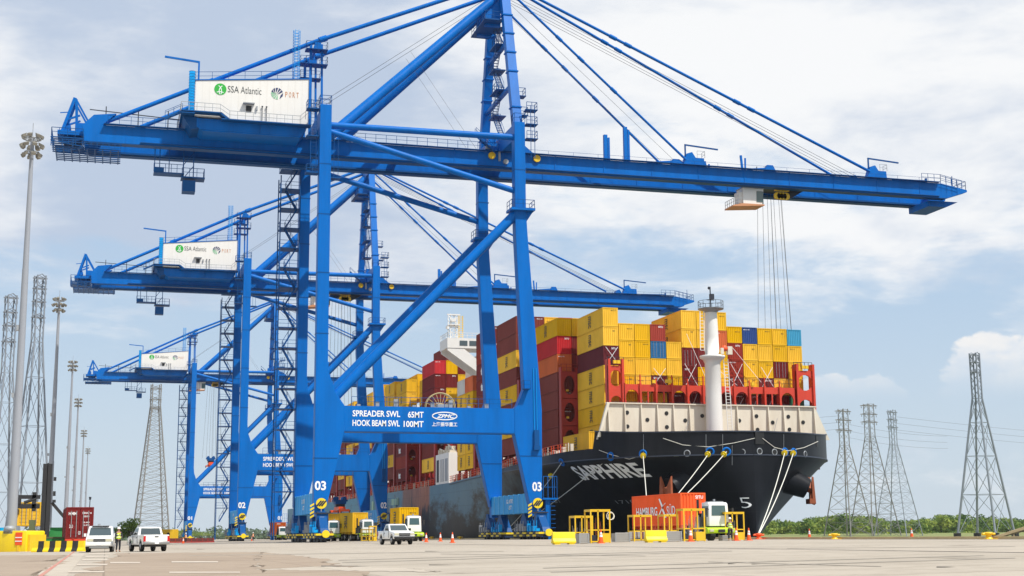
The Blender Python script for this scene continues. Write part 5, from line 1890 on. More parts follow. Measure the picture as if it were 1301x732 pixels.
# ------------------------------------------------------------------ power line pylons
def pylon(label, loc, h, wb, wt, zk, leg_r, rz, nseg=9, arms=(.985, .94, .88), arm_w=4.5, m=None, feet=False, dens=1, group='steel lattice power pylons'):
    t = thing('power_pylon', label, 'pylon', loc, rz, group)
    m = m or M['grey']

    def w(z):
        return wb + (wt - wb) * (z / zk) if z < zk else wt
    C4 = ((-1, -1), (1, -1), (1, 1), (-1, 1))
    for a, b in C4:
        g_ = MB()
        g_.tube((a * w(0), b * w(0), 0), (a * w(zk), b * w(zk), zk), leg_r, 8, leg_r * .8).tube((a * wt, b * wt, zk), (a * wt, b * wt, h), leg_r * .7, 8)
        lg = g_.build('leg', m, t)
        if feet:
            MB().lathe([(1.2, -3.5), (1.2, 1.3)], (a * w(0), b * w(0), 0), 'z', 12).build('pile_sleeve', M['black'], lg)
    br = MB()
    zs_ = [zk * (1 - (1 - i / nseg) ** 1.25) for i in range(nseg + 1)]
    for i, (z0, z1) in enumerate(zip(zs_, zs_[1:])):
        for k in range(4):
            p, q = C4[k], C4[(k + 1) % 4]
            a0, b0 = Vector((p[0] * w(z0), p[1] * w(z0), z0)), Vector((q[0] * w(z0), q[1] * w(z0), z0))
            a1, b1 = Vector((p[0] * w(z1), p[1] * w(z1), z1)), Vector((q[0] * w(z1), q[1] * w(z1), z1))
            r = leg_r * .34
            br.beam(a0, b1, r, r).beam(b0, a1, r, r)
            if i % dens == 0:
                br.beam(a1, b1, r, r)
    n2 = 6
    for i in range(n2):
        z0, z1 = zk + (h - zk) * i / n2, zk + (h - zk) * (i + 1) / n2
        for k in range(4):
            p, q = C4[k], C4[(k + 1) % 4]
            br.beam((p[0] * wt, p[1] * wt, z0), (q[0] * wt, q[1] * wt, z1), leg_r * .35, leg_r * .35)
    br.build('lattice', m, t)['kind'] = 'stuff'
    for f in arms:
        z = h * f
        a = MB()
        for y in (-wt, wt):
            a.beam((-arm_w, y * .4, z), (arm_w, y * .4, z), .28, .28).beam((-arm_w, y * .4, z), (0, y, z + .9), .16, .16).beam((arm_w, y * .4, z), (0, y, z + .9), .16, .16)
        ar = a.build('cross_arm', m, t)
        for x in (-arm_w * .95, -arm_w * .5, arm_w * .5, arm_w * .95):
            MB().lathe([(.12, -1.3), (.18, -.9), (.12, -.5), (.05, -.1)], (x, 0, z), 'z', 6).build('insulator', m, ar)
    return t


pyl_grey = mat('pylon_galvanised', (0.26, 0.29, 0.33), 0.5, metal=0.3)
pyl_pale = mat('pylon_weathered', (0.22, 0.215, 0.205), 0.6, metal=0.2)
pylon('nearest pylon on the right, four stout tubular legs standing apart from the other towers', (274.8, 400, -1.0), 60, 6.6, 1.15, 45, .40, rad(28), 4, (.99, .95, .895), 2.6, pyl_grey, True)
pylon('left one of three lattice pylons standing close together right of the ship', (337.6, 600, -1.2), 60.5, 8.2, 1.6, 43, .30, rad(20), 8, (.98, .91, .83), 5.0, pyl_pale)
pylon('middle and tallest of three lattice pylons standing close together right of the ship', (356.2, 608, -1.2), 64, 8.6, 1.7, 48, .28, rad(8), 11, (.985, .92, .86), 4.6, pyl_pale)
pylon('right one of three lattice pylons standing close together right of the ship', (364.0, 600, -1.2), 60.5, 8.4, 1.3, 44, .26, rad(32), 10, (.98, .92, .86), 4.6, pyl_grey)
pylon('pylon at the left edge, partly behind the nearest light pole', (-22.6, 330, -.6), 55.5, 3.6, .95, 38, .24, rad(24), 4, (.99, .93, .875, .81), 1.5, pyl_grey)
pylon('taller pylon between the nearest light pole and the second one', (-16.6, 330, -.6), 60.3, 3.7, .95, 45, .26, rad(24), 4, (.99, .95, .90, .84), 1.5, pyl_grey)
pylon('broad dense lattice pylon left of the farthest crane', (19.4, 650, -.6), 70, 7.0, 1.9, 60, .34, rad(10), 24, (.97, .90, .84), 2.6, pyl_pale)
for lab, a, b, n in (('thin power lines running between the three pylons and the near right pylon', (340, 600, 52), (420, 640, 50), 3), ('thin power lines crossing the sky right of the pylons', (366, 600, 56), (560, 640, 49), 3),
                     ('thin power lines running left from the pylons behind the bow', (336, 600, 56), (230, 620, 52), 3)):
    t = thing('power_line', lab, 'power line', a, 0, 'power lines between the pylons')
    for k in range(n):
        pts = []
        for i in range(9):
            q = i / 8
            p = Vector(a).lerp(Vector(b), q) - Vector(a)
            p.z -= 5 * q * (1 - q) + k * 3.2
            pts.append(p)
        MB().path(pts, .05, 4).build('wire', M['rope'], t)


# ------------------------------------------------------------------ far banks and trees
def leaf_material(name, c1, c2, c3):
    m = bpy.data.materials.new(name)
    m.use_nodes = True
    nt = m.node_tree
    N, L = nt.nodes, nt.links
    b = N['Principled BSDF']
    b.inputs['Roughness'].default_value = 0.7
    b.inputs['Specular IOR Level'].default_value = 0.2
    tc = N.new('ShaderNodeTexCoord')

    def nz(s, d):
        n = N.new('ShaderNodeTexNoise')
        n.inputs['Scale'].default_value = s
        n.inputs['Detail'].default_value = d
        L.new(tc.outputs['Object'], n.inputs['Vector'])
        return n.outputs[0]
    r = N.new('ShaderNodeValToRGB')
    e = r.color_ramp.elements
    e[0].position, e[0].color = .36, (*c1, 1)
    e[1].position, e[1].color = .66, (*c3, 1)
    k = e.new(.5)
    k.color = (*c2, 1)
    mx = N.new('ShaderNodeMath')
    mx.operation = 'ADD'
    mm = N.new('ShaderNodeMath')
    mm.operation = 'MULTIPLY'
    mm.inputs[1].default_value = .45
    L.new(nz(.09, 2), mx.inputs[0])
    L.new(nz(1.1, 3), mm.inputs[0])
    L.new(mm.outputs[0], mx.inputs[1])
    sb = N.new('ShaderNodeMath')
    sb.operation = 'SUBTRACT'
    sb.inputs[1].default_value = .22
    L.new(mx.outputs[0], sb.inputs[0])
    L.new(sb.outputs[0], r.inputs[0])
    L.new(r.outputs[0], b.inputs['Base Color'])
    tr = N.new('ShaderNodeBsdfTranslucent')
    L.new(r.outputs[0], tr.inputs[0])
    ms = N.new('ShaderNodeMixShader')
    ms.inputs[0].default_value = .3
    L.new(b.outputs[0], ms.inputs[1])
    L.new(tr.outputs[0], ms.inputs[2])
    L.new(ms.outputs[0], N['Material Output'].inputs[0])
    return m


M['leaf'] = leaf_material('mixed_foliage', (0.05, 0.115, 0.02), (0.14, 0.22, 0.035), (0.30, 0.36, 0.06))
M['leaf_far'] = leaf_material('far_foliage', (0.09, 0.14, 0.09), (0.12, 0.17, 0.10), (0.16, 0.20, 0.12))  # distance haze mixed into these greyer leaf greens
M['bark'] = mat('bark', (0.08, 0.06, 0.04), 0.9)
M['grass'] = mat('bank_grass', (0.17, 0.20, 0.045), 0.9, dirt=0.6, dirt_col=(0.24, 0.21, 0.10), scale=0.05, streak=(1, .25, 1))


def leaves(clumps, per, size, rng):
    """leaf-sized quads scattered through ellipsoidal clumps (x,y,z,rx,ry,rz)"""
    V = []
    for cx_, cy_, cz, rx, ry, rz_ in clumps:
        n = per
        d = rng.normal(size=(n, 3))
        d /= np.linalg.norm(d, axis=1)[:, None]
        r = rng.uniform(.55, 1.04, size=(n, 1)) ** .7
        c = d * r * np.array([rx, ry, rz_]) + np.array([cx_, cy_, cz])
        nn = d * .7 + rng.normal(size=(n, 3)) * .5
        nn /= np.linalg.norm(nn, axis=1)[:, None]
        u = np.cross(nn, rng.normal(size=(n, 3)))
        u /= np.linalg.norm(u, axis=1)[:, None]
        v = np.cross(nn, u)
        s = rng.uniform(.6, 1.3, size=(n, 1)) * size
        V.append(np.stack([c - u * s, c - v * s * .6, c + u * s, c + v * s * .6], 1))
    V = np.concatenate(V).reshape(-1, 3)
    n = len(V) // 4
    me = bpy.data.meshes.new('crown')
    me.vertices.add(len(V))
    me.vertices.foreach_set('co', V.ravel())
    me.loops.add(4 * n)
    me.loops.foreach_set('vertex_index', np.arange(4 * n, dtype=np.int32))
    me.polygons.add(n)
    me.polygons.foreach_set('loop_start', np.arange(0, 4 * n, 4, dtype=np.int32))
    me.update()
    me.validate()
    return me


rng = np.random.default_rng(5)
bank = MB()
bx = [(118, 330), (170, 300), (420, 280), (900, 300), (4000, 800), (4000, 4000), (-200, 4000), (60, 1700), (110, 900)]
bank.add([(x, y, -1.6) for x, y in bx] + [(x, y, -9) for x, y in bx], [tuple(range(9))] + [(i, 9 + i, 9 + (i + 1) % 9, (i + 1) % 9) for i in range(9)])
bank.add([(112, 560, -1.59), (4000, 560, -1.59), (4000, 670, .35), (112, 670, .35), (4000, 4000, .4), (90, 1500, .4)], [(0, 1, 2, 3), (3, 2, 4, 5)])
tag(bank.build('far_bank', M['grass']), kind='structure')
lbk = MB()
bx = [(-3000, 1500), (40, 1400), (60, 1500), (-100, 4000), (-3000, 4000)]
lbk.add([(x, y, -1.6) for x, y in bx] + [(x, y, -9) for x, y in bx], [tuple(range(5))] + [(i, 5 + i, 5 + (i + 1) % 5, (i + 1) % 5) for i in range(5)])
tag(lbk.build('far_bank', M['grass']), kind='structure')
cl = []
for k in range(430):                          # the wood beyond the river on the right
    y = rng.uniform(690, 860)
    px = rng.uniform(925, 1420)
    r = ray(px, 683)
    X, Y = r.x * y / r.y, y
    h = rng.uniform(3.8, 9.4) * (.72 + .42 * math.sin(px * .021 + 1.0) ** 2) + (Y - 690) * .017
    w = rng.uniform(3.5, 7.0)
    cl += [(X, Y, h * .42 + .2, w, w, h * .55), (X + rng.uniform(-2, 2), Y, h * .74 + .2, w * .65, w * .65, h * .32)]
wood = leaves(cl, 85, .85, rng)
wood.materials.append(M['leaf'])
tag(link('wood', wood), 'long green wood along the far river bank on the right', 'wood', kind='stuff')
cl = []
for k in range(46):                           # lower scrub in front of it
    y = rng.uniform(645, 690)
    px = rng.uniform(940, 1420)
    r = ray(px, 683)
    w = rng.uniform(2, 6)
    cl.append((r.x * y / r.y, y, .1, w, w * .6, rng.uniform(.5, 1.6)))
sc = leaves(cl, 60, .5, rng)
sc.materials.append(M['leaf'])
tag(link('scrub', sc), 'low green scrub in front of the far wood on the right', 'scrub', kind='stuff')
cl = []
for k in range(170):
    y = rng.uniform(1450, 1750)
    px = rng.uniform(-120, 470)
    r = ray(px, 683)
    h = rng.uniform(6, 10)
    w = rng.uniform(9, 16)
    cl.append((r.x * y / r.y, y, h * .4, w, w, h))
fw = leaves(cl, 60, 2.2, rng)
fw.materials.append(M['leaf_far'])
tag(link('wood', fw), 'distant hazy wood across the water behind the cranes', 'wood', kind='stuff')


def tree(label, loc, h, w, seed, nclump=16):
    r_ = np.random.default_rng(seed)
    t = thing('tree', label, 'tree', loc, 0, 'small trees behind the parked vehicles')
    tr = MB().tube((0, 0, 0), (.1, 0, h * .45), h * .035, 8, h * .022)
    cl = []
    for i in range(nclump):
        a, q = r_.uniform(0, 2 * PI), r_.uniform(.2, 1)
        c = (math.cos(a) * w * .6 * q, math.sin(a) * w * .6 * q, h * r_.uniform(.35, .88))
        cl.append((*c, w * r_.uniform(.22, .42), w * r_.uniform(.22, .42), h * r_.uniform(.10, .18)))
        if i % 2 == 0:
            tr.tube((.05, 0, h * r_.uniform(.2, .42)), c, h * .016, 6, h * .006)
    tr.build('trunk', M['bark'], t)
    me = leaves(cl, 160, h * .035, r_)
    me.materials.append(M['leaf'])
    link('crown', me, t)
    return t


for lab, px, d, h, w, sd in (('rounded yellow green tree rising behind the parked white pickup', 163, 330, 6.0, 4.2, 1), ('darker low tree right behind the worker in the hi-vis vest', 147, 335, 3.9, 4.2, 2), ('small dark tree between the white van and the red container', 127, 335, 3.3, 3.2, 3),
                             ('low green bush behind the yellow container near the farthest crane', 226, 600, 4.6, 12, 4), ('dark green bush just right of the farthest crane leg', 254, 640, 3.8, 11, 5)):
    r = ray(px, 683)
    p = r * d
    tree(lab, (p.x, p.y, gz(p.x)), h, w, sd)


# ------------------------------------------------------------------ vehicles (their noses point to -y)
def arch(yc, r, z0, n=8):
    return [(yc + r * math.cos(PI - PI * i / n) * -1 if False else yc - r * math.cos(PI * i / n), z0 + r * math.sin(PI * i / n)) for i in range(n + 1)]


def shell(profile, w, zb, zt, taper, bev=.035):
    n = len(profile)

    def hw(z):
        return w / 2 * (1 - taper * max(0.0, min(1.0, (z - zb) / (zt - zb))))
    vs = [(-hw(z), y, z) for y, z in profile] + [(hw(z), y, z) for y, z in profile]
    fs = [tuple(range(n)), tuple(range(2 * n - 1, n - 1, -1))] + [(i, n + i, n + (i + 1) % n, (i + 1) % n) for i in range(n)]
    me = MB().add(vs, fs).mesh('body')
    bevel_mesh(me, bev, 2, 25)
    return me, hw


def wheel(parent, x, y, r=.36, w=.24):
    sx = 1 if x > 0 else -1
    o = MB().lathe([(r * .55, -w / 2), (r * .93, -w / 2), (r, -w / 2 + .03), (r, w / 2 - .03), (r * .93, w / 2), (r * .55, w / 2)], (x, y, r), 'x', 20).build('wheel', M['tyre'], parent)
    MB().lathe([(r * .58, 0), (r * .5, .03 * sx), (r * .2, .015 * sx), (r * .15, .05 * sx)], (x + sx * w / 2, y, r), 'x', 16).build('rim', M['rim'], o)
    return o


def van(label, loc, rz):
    t = thing('van', label, 'van', loc, rz, 'white vehicles parked on the apron')
    prof = [(-2.32, .42)] + arch(-1.55, .42, .40) + arch(1.35, .42, .40) + [(2.3, .42), (2.36, .9), (2.34, 1.12), (2.2, 1.82), (2.05, 1.91), (-.45, 1.93), (-.7, 1.86), (-1.42, 1.17), (-2.15, 1.03), (-2.34, .95), (-2.38, .6)]
    me, hw = shell(prof, 1.94, 1.1, 1.93, .14)
    me.materials.append(M['carwhite'])
    link('body', me, t)

    def q(y, z, s):
        return (s * hw(z), y, z)
    ws = MB().add([(-.80, -1.375, 1.235), (.80, -1.375, 1.235), (.73, -.80, 1.79), (-.73, -.80, 1.79), (-.80, -1.33, 1.235), (.80, -1.33, 1.235), (.73, -.75, 1.79), (-.73, -.75, 1.79)], [(0, 1, 2, 3), (7, 6, 5, 4), (0, 4, 5, 1), (1, 5, 6, 2), (2, 6, 7, 3), (3, 7, 4, 0)])
    ws.build('windshield', M['glass'], t)
    for s in (-1, 1):
        for a, b, c in ((-1.12, -.25, .62), (-.15, .9, 0), (1.0, 2.05, 0)):
            g_ = MB()
            vs = [q(a, 1.2, s), q(b, 1.2, s), q(b, 1.76, s), (s * hw(1.76), a + c, 1.76)]
            g_.add([(x + s * .006, y, z) for x, y, z in vs] + [(x - s * .02, y, z) for x, y, z in vs], [(0, 1, 2, 3), (7, 6, 5, 4), (0, 4, 5, 1), (1, 5, 6, 2), (2, 6, 7, 3), (3, 7, 4, 0)])
            g_.build('side_window', M['glass'], t)
        MB().box(s * .66 - .22, s * .66 + .22, -2.40, -2.3, .80, .98).build('headlight', M['headlamp'], t)
        MB().box(min(s * .99, s * 1.17), max(s * .99, s * 1.17), -1.25, -1.1, 1.15, 1.38).build('mirror', M['carwhite'], t)
        wheel(t, s * .85, -1.55)
        wheel(t, s * .85, 1.35)
    MB().box(-.42, .42, -2.405, -2.3, .78, .98).build('grille', M['plastic'], t)
    MB().box(-.44, .44, -2.42, -2.405, .86, .90).build('grille_bar', M['chrome'], t)
    me = MB().box(-.97, .97, -2.47, -2.2, .46, .72).mesh('bumper')
    bevel_mesh(me, .04)
    me.materials.append(M['carwhite'])
    link('bumper', me, t)
    MB().box(-.7, .7, -2.44, -2.3, .30, .45).build('air_dam', M['chrome'], t)
    MB().box(-.16, .16, -2.485, -2.47, .52, .65).build('number_plate', M['letter'], t)
    MB().box(-.62, .62, -.9, .1, 1.93, 1.96).box(-.25, -.05, -.2, 0, 1.96, 2.1).build('roof_rack', M['grey'], t)
    MB().box(-.8, .8, -2.2, 2.2, .26, .42).build('underbody', M['plastic'], t)
    return t


def pickup(label, loc, rz, rear_detail=True):
    t = thing('pickup_truck', label, 'pickup truck', loc, rz, 'white vehicles parked on the apron')
    prof = [(-2.5, .50)] + arch(-1.62, .44, .48) + arch(1.55, .44, .48) + [(2.55, .52), (2.58, .75), (2.56, 1.20), (.78, 1.20), (.60, 1.74), (.48, 1.78), (-.22, 1.80), (-.36, 1.75), (-.98, 1.20), (-2.35, 1.07), (-2.52, .98), (-2.56, .7)]
    me, hw = shell(prof, 1.86, 1.15, 1.8, .17)
    me.materials.append(M['carwhite'])
    link('body', me, t)
    g_ = MB().add([(-.78, -.955, 1.24), (.78, -.955, 1.24), (.70, -.425, 1.70), (-.70, -.425, 1.70), (-.78, -.9, 1.24), (.78, -.9, 1.24), (.70, -.37, 1.70), (-.70, -.37, 1.70)], [(0, 1, 2, 3), (7, 6, 5, 4), (0, 4, 5, 1), (1, 5, 6, 2), (2, 6, 7, 3), (3, 7, 4, 0)])
    g_.build('windshield', M['glass'], t)
    g_ = MB().add([(-.74, .80, 1.25), (.74, .80, 1.25), (.67, .645, 1.69), (-.67, .645, 1.69), (-.74, .72, 1.25), (.74, .72, 1.25), (.67, .57, 1.69), (-.67, .57, 1.69)], [(0, 1, 2, 3), (7, 6, 5, 4), (0, 4, 5, 1), (1, 5, 6, 2), (2, 6, 7, 3), (3, 7, 4, 0)])
    g_.build('rear_window', M['glass'], t)
    for s in (-1, 1):
        vs = [(s * hw(1.22), -.74, 1.22), (s * hw(1.22), .52, 1.22), (s * hw(1.68), .44, 1.68), (s * hw(1.68), -.26, 1.68)]
        MB().add([(x + s * .006, y, z) for x, y, z in vs] + [(x - s * .02, y, z) for x, y, z in vs], [(0, 1, 2, 3), (7, 6, 5, 4), (0, 4, 5, 1), (1, 5, 6, 2), (2, 6, 7, 3), (3, 7, 4, 0)]).build('side_window', M['glass'], t)
        MB().box(min(s * .935, s * .95), max(s * .935, s * .95), -.83, -.80, .58, 1.18).box(min(s * .935, s * .95), max(s * .935, s * .95), .60, .63, .58, 1.18).box(min(s * .935, s * .96), max(s * .935, s * .96), .32, .5, .98, 1.02).build('door_gap', M['plastic'], t)
        MB().box(s * .72 - .19, s * .72 + .19, -2.555, -2.42, .80, 1.0).build('headlight', M['headlamp'], t)
        MB().box(s * .86 - .08, s * .86 + .08, 2.5, 2.605, .72, 1.12).build('tail_light', M['redlamp'], t)
        MB().box(min(s * .95, s * 1.16), max(s * .95, s * 1.16), -.75, -.6, 1.22, 1.42).build('mirror', M['plastic'], t)
        wheel(t, s * .80, -1.62, .38, .25)
        wheel(t, s * .80, 1.55, .38, .25)
    MB().box(-.50, .50, -2.575, -2.45, .76, 1.0).build('grille', M['plastic'], t)
    MB().box(-.5, .5, -2.59, -2.575, .86, .90).build('grille_bar', M['chrome'], t)
    for y0, y1, m in ((-2.68, -2.45, 'plastic'), (2.5, 2.72, 'chrome')):
        me = MB().box(-.93, .93, y0, y1, .50, .72).mesh('bumper')
        bevel_mesh(me, .04)
        me.materials.append(M[m])
        link('bumper', me, t)
    MB().box(-.78, .78, 2.575, 2.60, .76, 1.16).build('tailgate', M['carwhite'], t)
    MB().box(-.13, .13, 2.6, 2.625, 1.04, 1.10).build('tailgate_handle', M['plastic'], t)
    MB().box(-.15, .15, 2.72, 2.735, .55, .68).build('number_plate', M['letter'], t)
    MB().box(-.8, .8, .85, 2.5, 1.205, 1.215).build('bed_liner', M['plastic'], t)
    MB().box(-.75, .75, -2.3, 2.4, .34, .50).build('underbody', M['plastic'], t)
    return t


van('white van seen head-on beside the worker in the hi-vis vest', at(128, 105.5), rad(-2))
pickup('white pickup seen from behind, tailgate and red tail lights towards the camera', at(188, 103.5), rad(180 + 12))
pickup('silver white pickup facing the camera in front of the yellow container truck', at(503, 124), rad(6))


def tractor(label, loc, rz, group='terminal tractors on the apron'):
    t = thing('terminal_tractor', label, 'terminal tractor', loc, rz, group)
    MB().box(-.42, .42, -2.3, 2.6, .55, .85).build('chassis', M['plastic'], t)
    prof = [(-2.1, 1.15), (-.55, 1.15), (-.55, 3.05), (-1.75, 3.05), (-1.98, 2.9)]
    me, hw = shell([(y, z) for y, z in prof], 1.75, 2.4, 3.1, .07, .05)
    for v in me.vertices:
        v.co.x += .1
    me.materials.append(M['carwhite'])
    cab = link('cab', me, t)
    MB().add([(-.52, -2.072, 2.0), (.72, -2.072, 2.0), (.68, -2.0, 2.80), (-.48, -2.0, 2.80), (-.52, -2.03, 2.0), (.72, -2.03, 2.0), (.68, -1.96, 2.80), (-.48, -1.96, 2.80)], [(0, 1, 2, 3), (7, 6, 5, 4), (0, 4, 5, 1), (1, 5, 6, 2), (2, 6, 7, 3), (3, 7, 4, 0)]).build('windshield', M['cabglass'], cab)
    for s in (-1, 1):
        x = .1 + s * .85
        MB().box(min(x, x + s * .03), max(x, x + s * .03), -1.85, -.75, 1.9, 2.75).build('side_window', M['cabglass'], cab)
        MB().beam((.1 + s * .85, -2.0, 2.5), (.1 + s * 1.15, -2.2, 2.5), .05, .05).box(.1 + s * 1.15 - .08, .1 + s * 1.15 + .08, -2.25, -2.18, 2.0, 2.6).build('mirror', M['plastic'], cab)
    MB().box(-.5, .7, -1.7, -.7, 3.06, 3.14).lathe([(.1, 0), (.1, .18)], (.1, -1.2, 3.14), 'z', 8).build('beacon', M['grey'], cab)
    me = MB().prism([(-2.7, .60), (-1.95, .55), (-1.95, 1.05), (-2.5, 1.05), (-2.7, .92)], -1.2, 1.2, 'x').mesh('bumper')
    bevel_mesh(me, .05)
    me.materials.append(M['lime'])
    bp = link('bumper', me, t)
    for s in (-1, 1):
        MB().box(s * .85 - .16, s * .85 + .16, -2.77, -2.7, .72, .9).build('headlight', M['headlamp'], bp)
        MB().box(min(s * .95, s * 1.22), max(s * .95, s * 1.22), -2.0, -.8, 1.0, 1.1).build('fender', M['lime'], t)
        wheel(t, s * 1.05, -1.35, .50, .30)
        wheel(t, s * 1.0, 1.7, .50, .5)
    MB().box(-.28, .28, -2.78, -2.74, .66, .9).build('grille', M['plastic'], bp)
    MB().box(-1.2, -.82, -1.5, -.3, 1.0, 1.9).tube((-.95, -.3, 1.0), (-.95, -.3, 3.3), .1, 8).box(-.9, .9, -.35, -.2, .9, 2.2).build('engine_stack', M['plastic'], t)
    MB().lathe([(.5, 0), (.5, .12)], (0, 1.5, 1.05), 'z', 14).box(-.4, .4, 1.0, 2.0, .85, 1.05).build('fifth_wheel', M['steel'], t)
    return t


def trailer(label, loc, rz, L_=12.2, m='yellow', group='container chassis trailers'):
    t = thing('chassis_trailer', label, 'trailer', loc, rz, group)
    b = MB()
    for x in (-.55, .55):
        b.box(x - .1, x + .1, 0, L_, .95, 1.3)
    for y in (0, L_ * .25, L_ * .5, L_ * .75, L_ - .2):
        b.box(-1.2, 1.2, y, y + .2, 1.06, 1.28)
    b.build('frame', M[m], t)
    for s in (-1, 1):
        for y in (L_ - 2.6, L_ - 1.3):
            wheel(t, s * .95, y, .5, .45)
        MB().box(s * .6 - .08, s * .6 + .08, 2.6, 2.8, .1, .95).box(s * .6 - .2, s * .6 + .2, 2.5, 2.9, .02, .1).build('landing_leg', M['steel'], t)
    MB().box(-.4, .4, L_ - 3.2, L_ - .6, .7, .95).build('suspension', M['plastic'], t)
    return t


YG = 'containers carried on trailers'


def truck(px, d, col, labs, rz=0.0, L_=12.19, pr='msc', gap=3.4, tr_m='yellow', h_=2.88, cab=True):
    x, y, z = at(px, d)
    c, s_ = math.cos(rz), math.sin(rz)
    if cab:
        tractor(labs[0], (x, y, z), rz)
    off = gap - 2.6
    bx_, by_ = x - s_ * off, y + c * off
    trailer(labs[1], (bx_, by_, z), rz, L_ + .05, tr_m)
    o = container(col, L_, h_, bx_, by_, z + 1.31, labs[2], YG, side_print=pr, rz=rz)
    return o


hx = at(897, 117.5)
tractor('white and lime terminal tractor hitched to the orange red container, among the yellow cages', at(899.5, 114), 0.0)
ct_ = at(880, 125)
trailer('orange trailer chassis under the big orange red container', (ct_[0] - .1, ct_[1] - .6, ct_[2]), 0, 12.2, 'sign_orange')
CMH = container_mesh(12.19, 2.88, pitch=.30)
hc = thing('shipping_container', 'orange red container with white HAMBURG SÜD lettering on a trailer below the bow', 'container', (ct_[0] - .1, ct_[1] - .6, 1.31), 0, YG)
o = link('box', CMH, hc)
o.material_slots[0].link = 'OBJECT'
o.material_slots[0].material = CONT['H']


def side_text(s_, ya, yb, z0, z1, par, m, bold=.02):
    vs, fs = text_poly(s_, bold)
    b = MB()
    b.add([(-1.226, ya + (yb - ya) * u, z0 + (z1 - z0) * v) for u, v in vs], fs)
    return b.build('lettering', m, par)


side_text('HAMBURG', 11.0, 5.6, .95, 1.75, hc, M['letter'], .02)
side_text('SÜD', 3.3, 1.3, .95, 1.95, hc, M['letter'], .01)
em = MB()
for poly in (((2.65, 2.45), (2.45, 2.5), (1.95, 1.75), (2.1, 1.5)), ((2.1, 1.75), (1.95, 1.75), (2.7, .75), (2.95, .7)), ((1.95, 1.55), (2.2, 1.5), (1.7, .72), (1.45, .75)), ((1.9, 1.9), (2.05, 1.75), (1.6, 2.0), (1.55, 2.1))):
    em.add([(-1.227, 1.1 + y * 1.55, z) for y, z in poly], [(0, 1, 2, 3)])
em.build('emblem', M['letter'], hc)
link('lettering', SMALL['ham'], hc, (.6, -.006 + .02, 2.5))

truck(460.5, 205, 'Y', ('white cabbed terminal tractor right of the crane leg marked 03 on the landside', 'yellow trailer behind the tractor right of the landside crane leg', 'yellow container behind the white tractor cab, right of the landside crane leg'), rz=rad(10), gap=3.6, L_=6.06)
truck(424.5, 212, 'Y', ('lime bumpered terminal tractor partly hidden beside the landside leg of the nearest crane', 'yellow trailer under the container below the orange spreader', 'yellow container right under the hanging orange spreader'), rz=rad(-14), gap=3.6, L_=12.19)
truck(521, 172, 'Y', ('white cabbed terminal tractor right behind the silver pickup', 'yellow trailer behind the silver pickup', 'big yellow container rising behind the silver pickup'), rz=rad(0), gap=3.3, L_=6.06)
truck(357, 330, 'O', ('far white cabbed terminal tractor between the first and second cranes', 'far trailer between the first and second cranes', 'far orange container on a trailer between the first and second cranes'), rz=0, pr=None)

# red and yellow boxes at the left
rc_ = at(100.5, 128)
trailer('red chassis trailer under the dark red container left of the van', (rc_[0], rc_[1], rc_[2] - .25), rad(3), 12.2, 'lashred')
o = container('D', 12.19, 2.88, rc_[0], rc_[1], rc_[2] + 1.06, 'dark red container with white door lettering, left of the white van', YG, end='door', rz=rad(3))
for s_, x, z, w_, h_ in (('HMM', -.65, 2.25, .7, .28), ('SEGU 4', .6, 2.3, .8, .16), ('22G1', .55, 2.0, .5, .14), ('30.480', .55, 1.45, .6, .12), ('2.370', .6, 1.2, .5, .12), ('28.1', -.75, 1.1, .3, .3), ('CU', .0, .5, .2, .3)):
    me = front_mesh(s_, w_, h_)
    me.materials.append(M['letter'])
    link('lettering', me, o, (x, -.012 + .03, z))
yc_ = at(35.5, 152)
CZ = (683 - 668) / 1774.464 * 152 + .75
container('Y', 12.19, 2.58, yc_[0], yc_[1], CZ, 'yellow container lifted by the black mast of the handler at left', 'containers on the yard', end='door')
eh = thing('container_handler', 'empty container handler with a tall black mast, lifting the yellow container', 'container handler', at(56, 148), 0)
b = MB()
for x in (-.45, .06):
    b.box(x, x + .44, -.2, .3, .4, 9.0)
for z in (1.0, 3.2, 5.4, 7.6):
    b.box(-.23, .35, -.1, .2, z, z + .25)
b.build('mast', M['plastic'], eh)
MB().box(.68, .95, -.15, .2, 7.2, 7.6).box(.68, .95, -.15, .2, 5.6, 6.1).box(.68, 1.0, -.15, .2, 4.9, 5.2).tube((.05, .1, .5), (.05, .1, 9.1), .1, 8).build('mast_cylinder', M['plastic'], eh)
b = MB().box(-3.3, -.6, -.1, .5, 4.3, 4.75).box(-3.4, -.6, -.1, .5, 5.3, 5.7).box(-2.9, -2.5, -.1, .5, 4.7, 5.3).box(-1.4, -1.0, -.1, .5, 4.0, 6.0).box(-3.3, -2.9, -.3, 7, 3.75, 4.3).tube((-2.2, 0, 4.9), (-1.0, 0, 5.3), .16, 8)
b.build('lifting_frame', M['plastic'], eh)
MB().beam((.6, .4, 4.9), (3.1, 1.5, 2.0), .26, .26).build('tie_bar', M['plastic'], eh)
MB().box(.4, 4.0, .8, 5.6, .7, 1.9).box(.5, 3.4, 1.6, 4.6, 1.9, 2.3).build('machine_body', M['handler_green'], eh)
MB().box(-1.6, -1.0, .3, 1.5, .3, 3.1).build('side_post', M['khaki'], eh)
MB().box(.2, 1.6, -.2, .7, .5, 1.2).build('toolbox', M['tan_print'], eh)
for x in (.9, 3.4):
    for y in (1.4, 5.0):
        wheel(eh, x, y, .7, .45)
MB().beam((4.4, 0, .3), (4.5, 0, 5.2), .09, .09).lathe([(.1, 0), (.14, .3)], (4.5, 0, 5.2), 'z', 8).build('aerial', M['steel'], eh)
gd = thing('storage_skip', 'green skip half hidden behind the striped barrier', 'skip', at(74, 132), 0)
MB().prism([(-1.5, .3), (1.5, .3), (1.8, 1.15), (-1.8, 1.15)], 0, 1.6).build('body', M['handler_green'], gd)
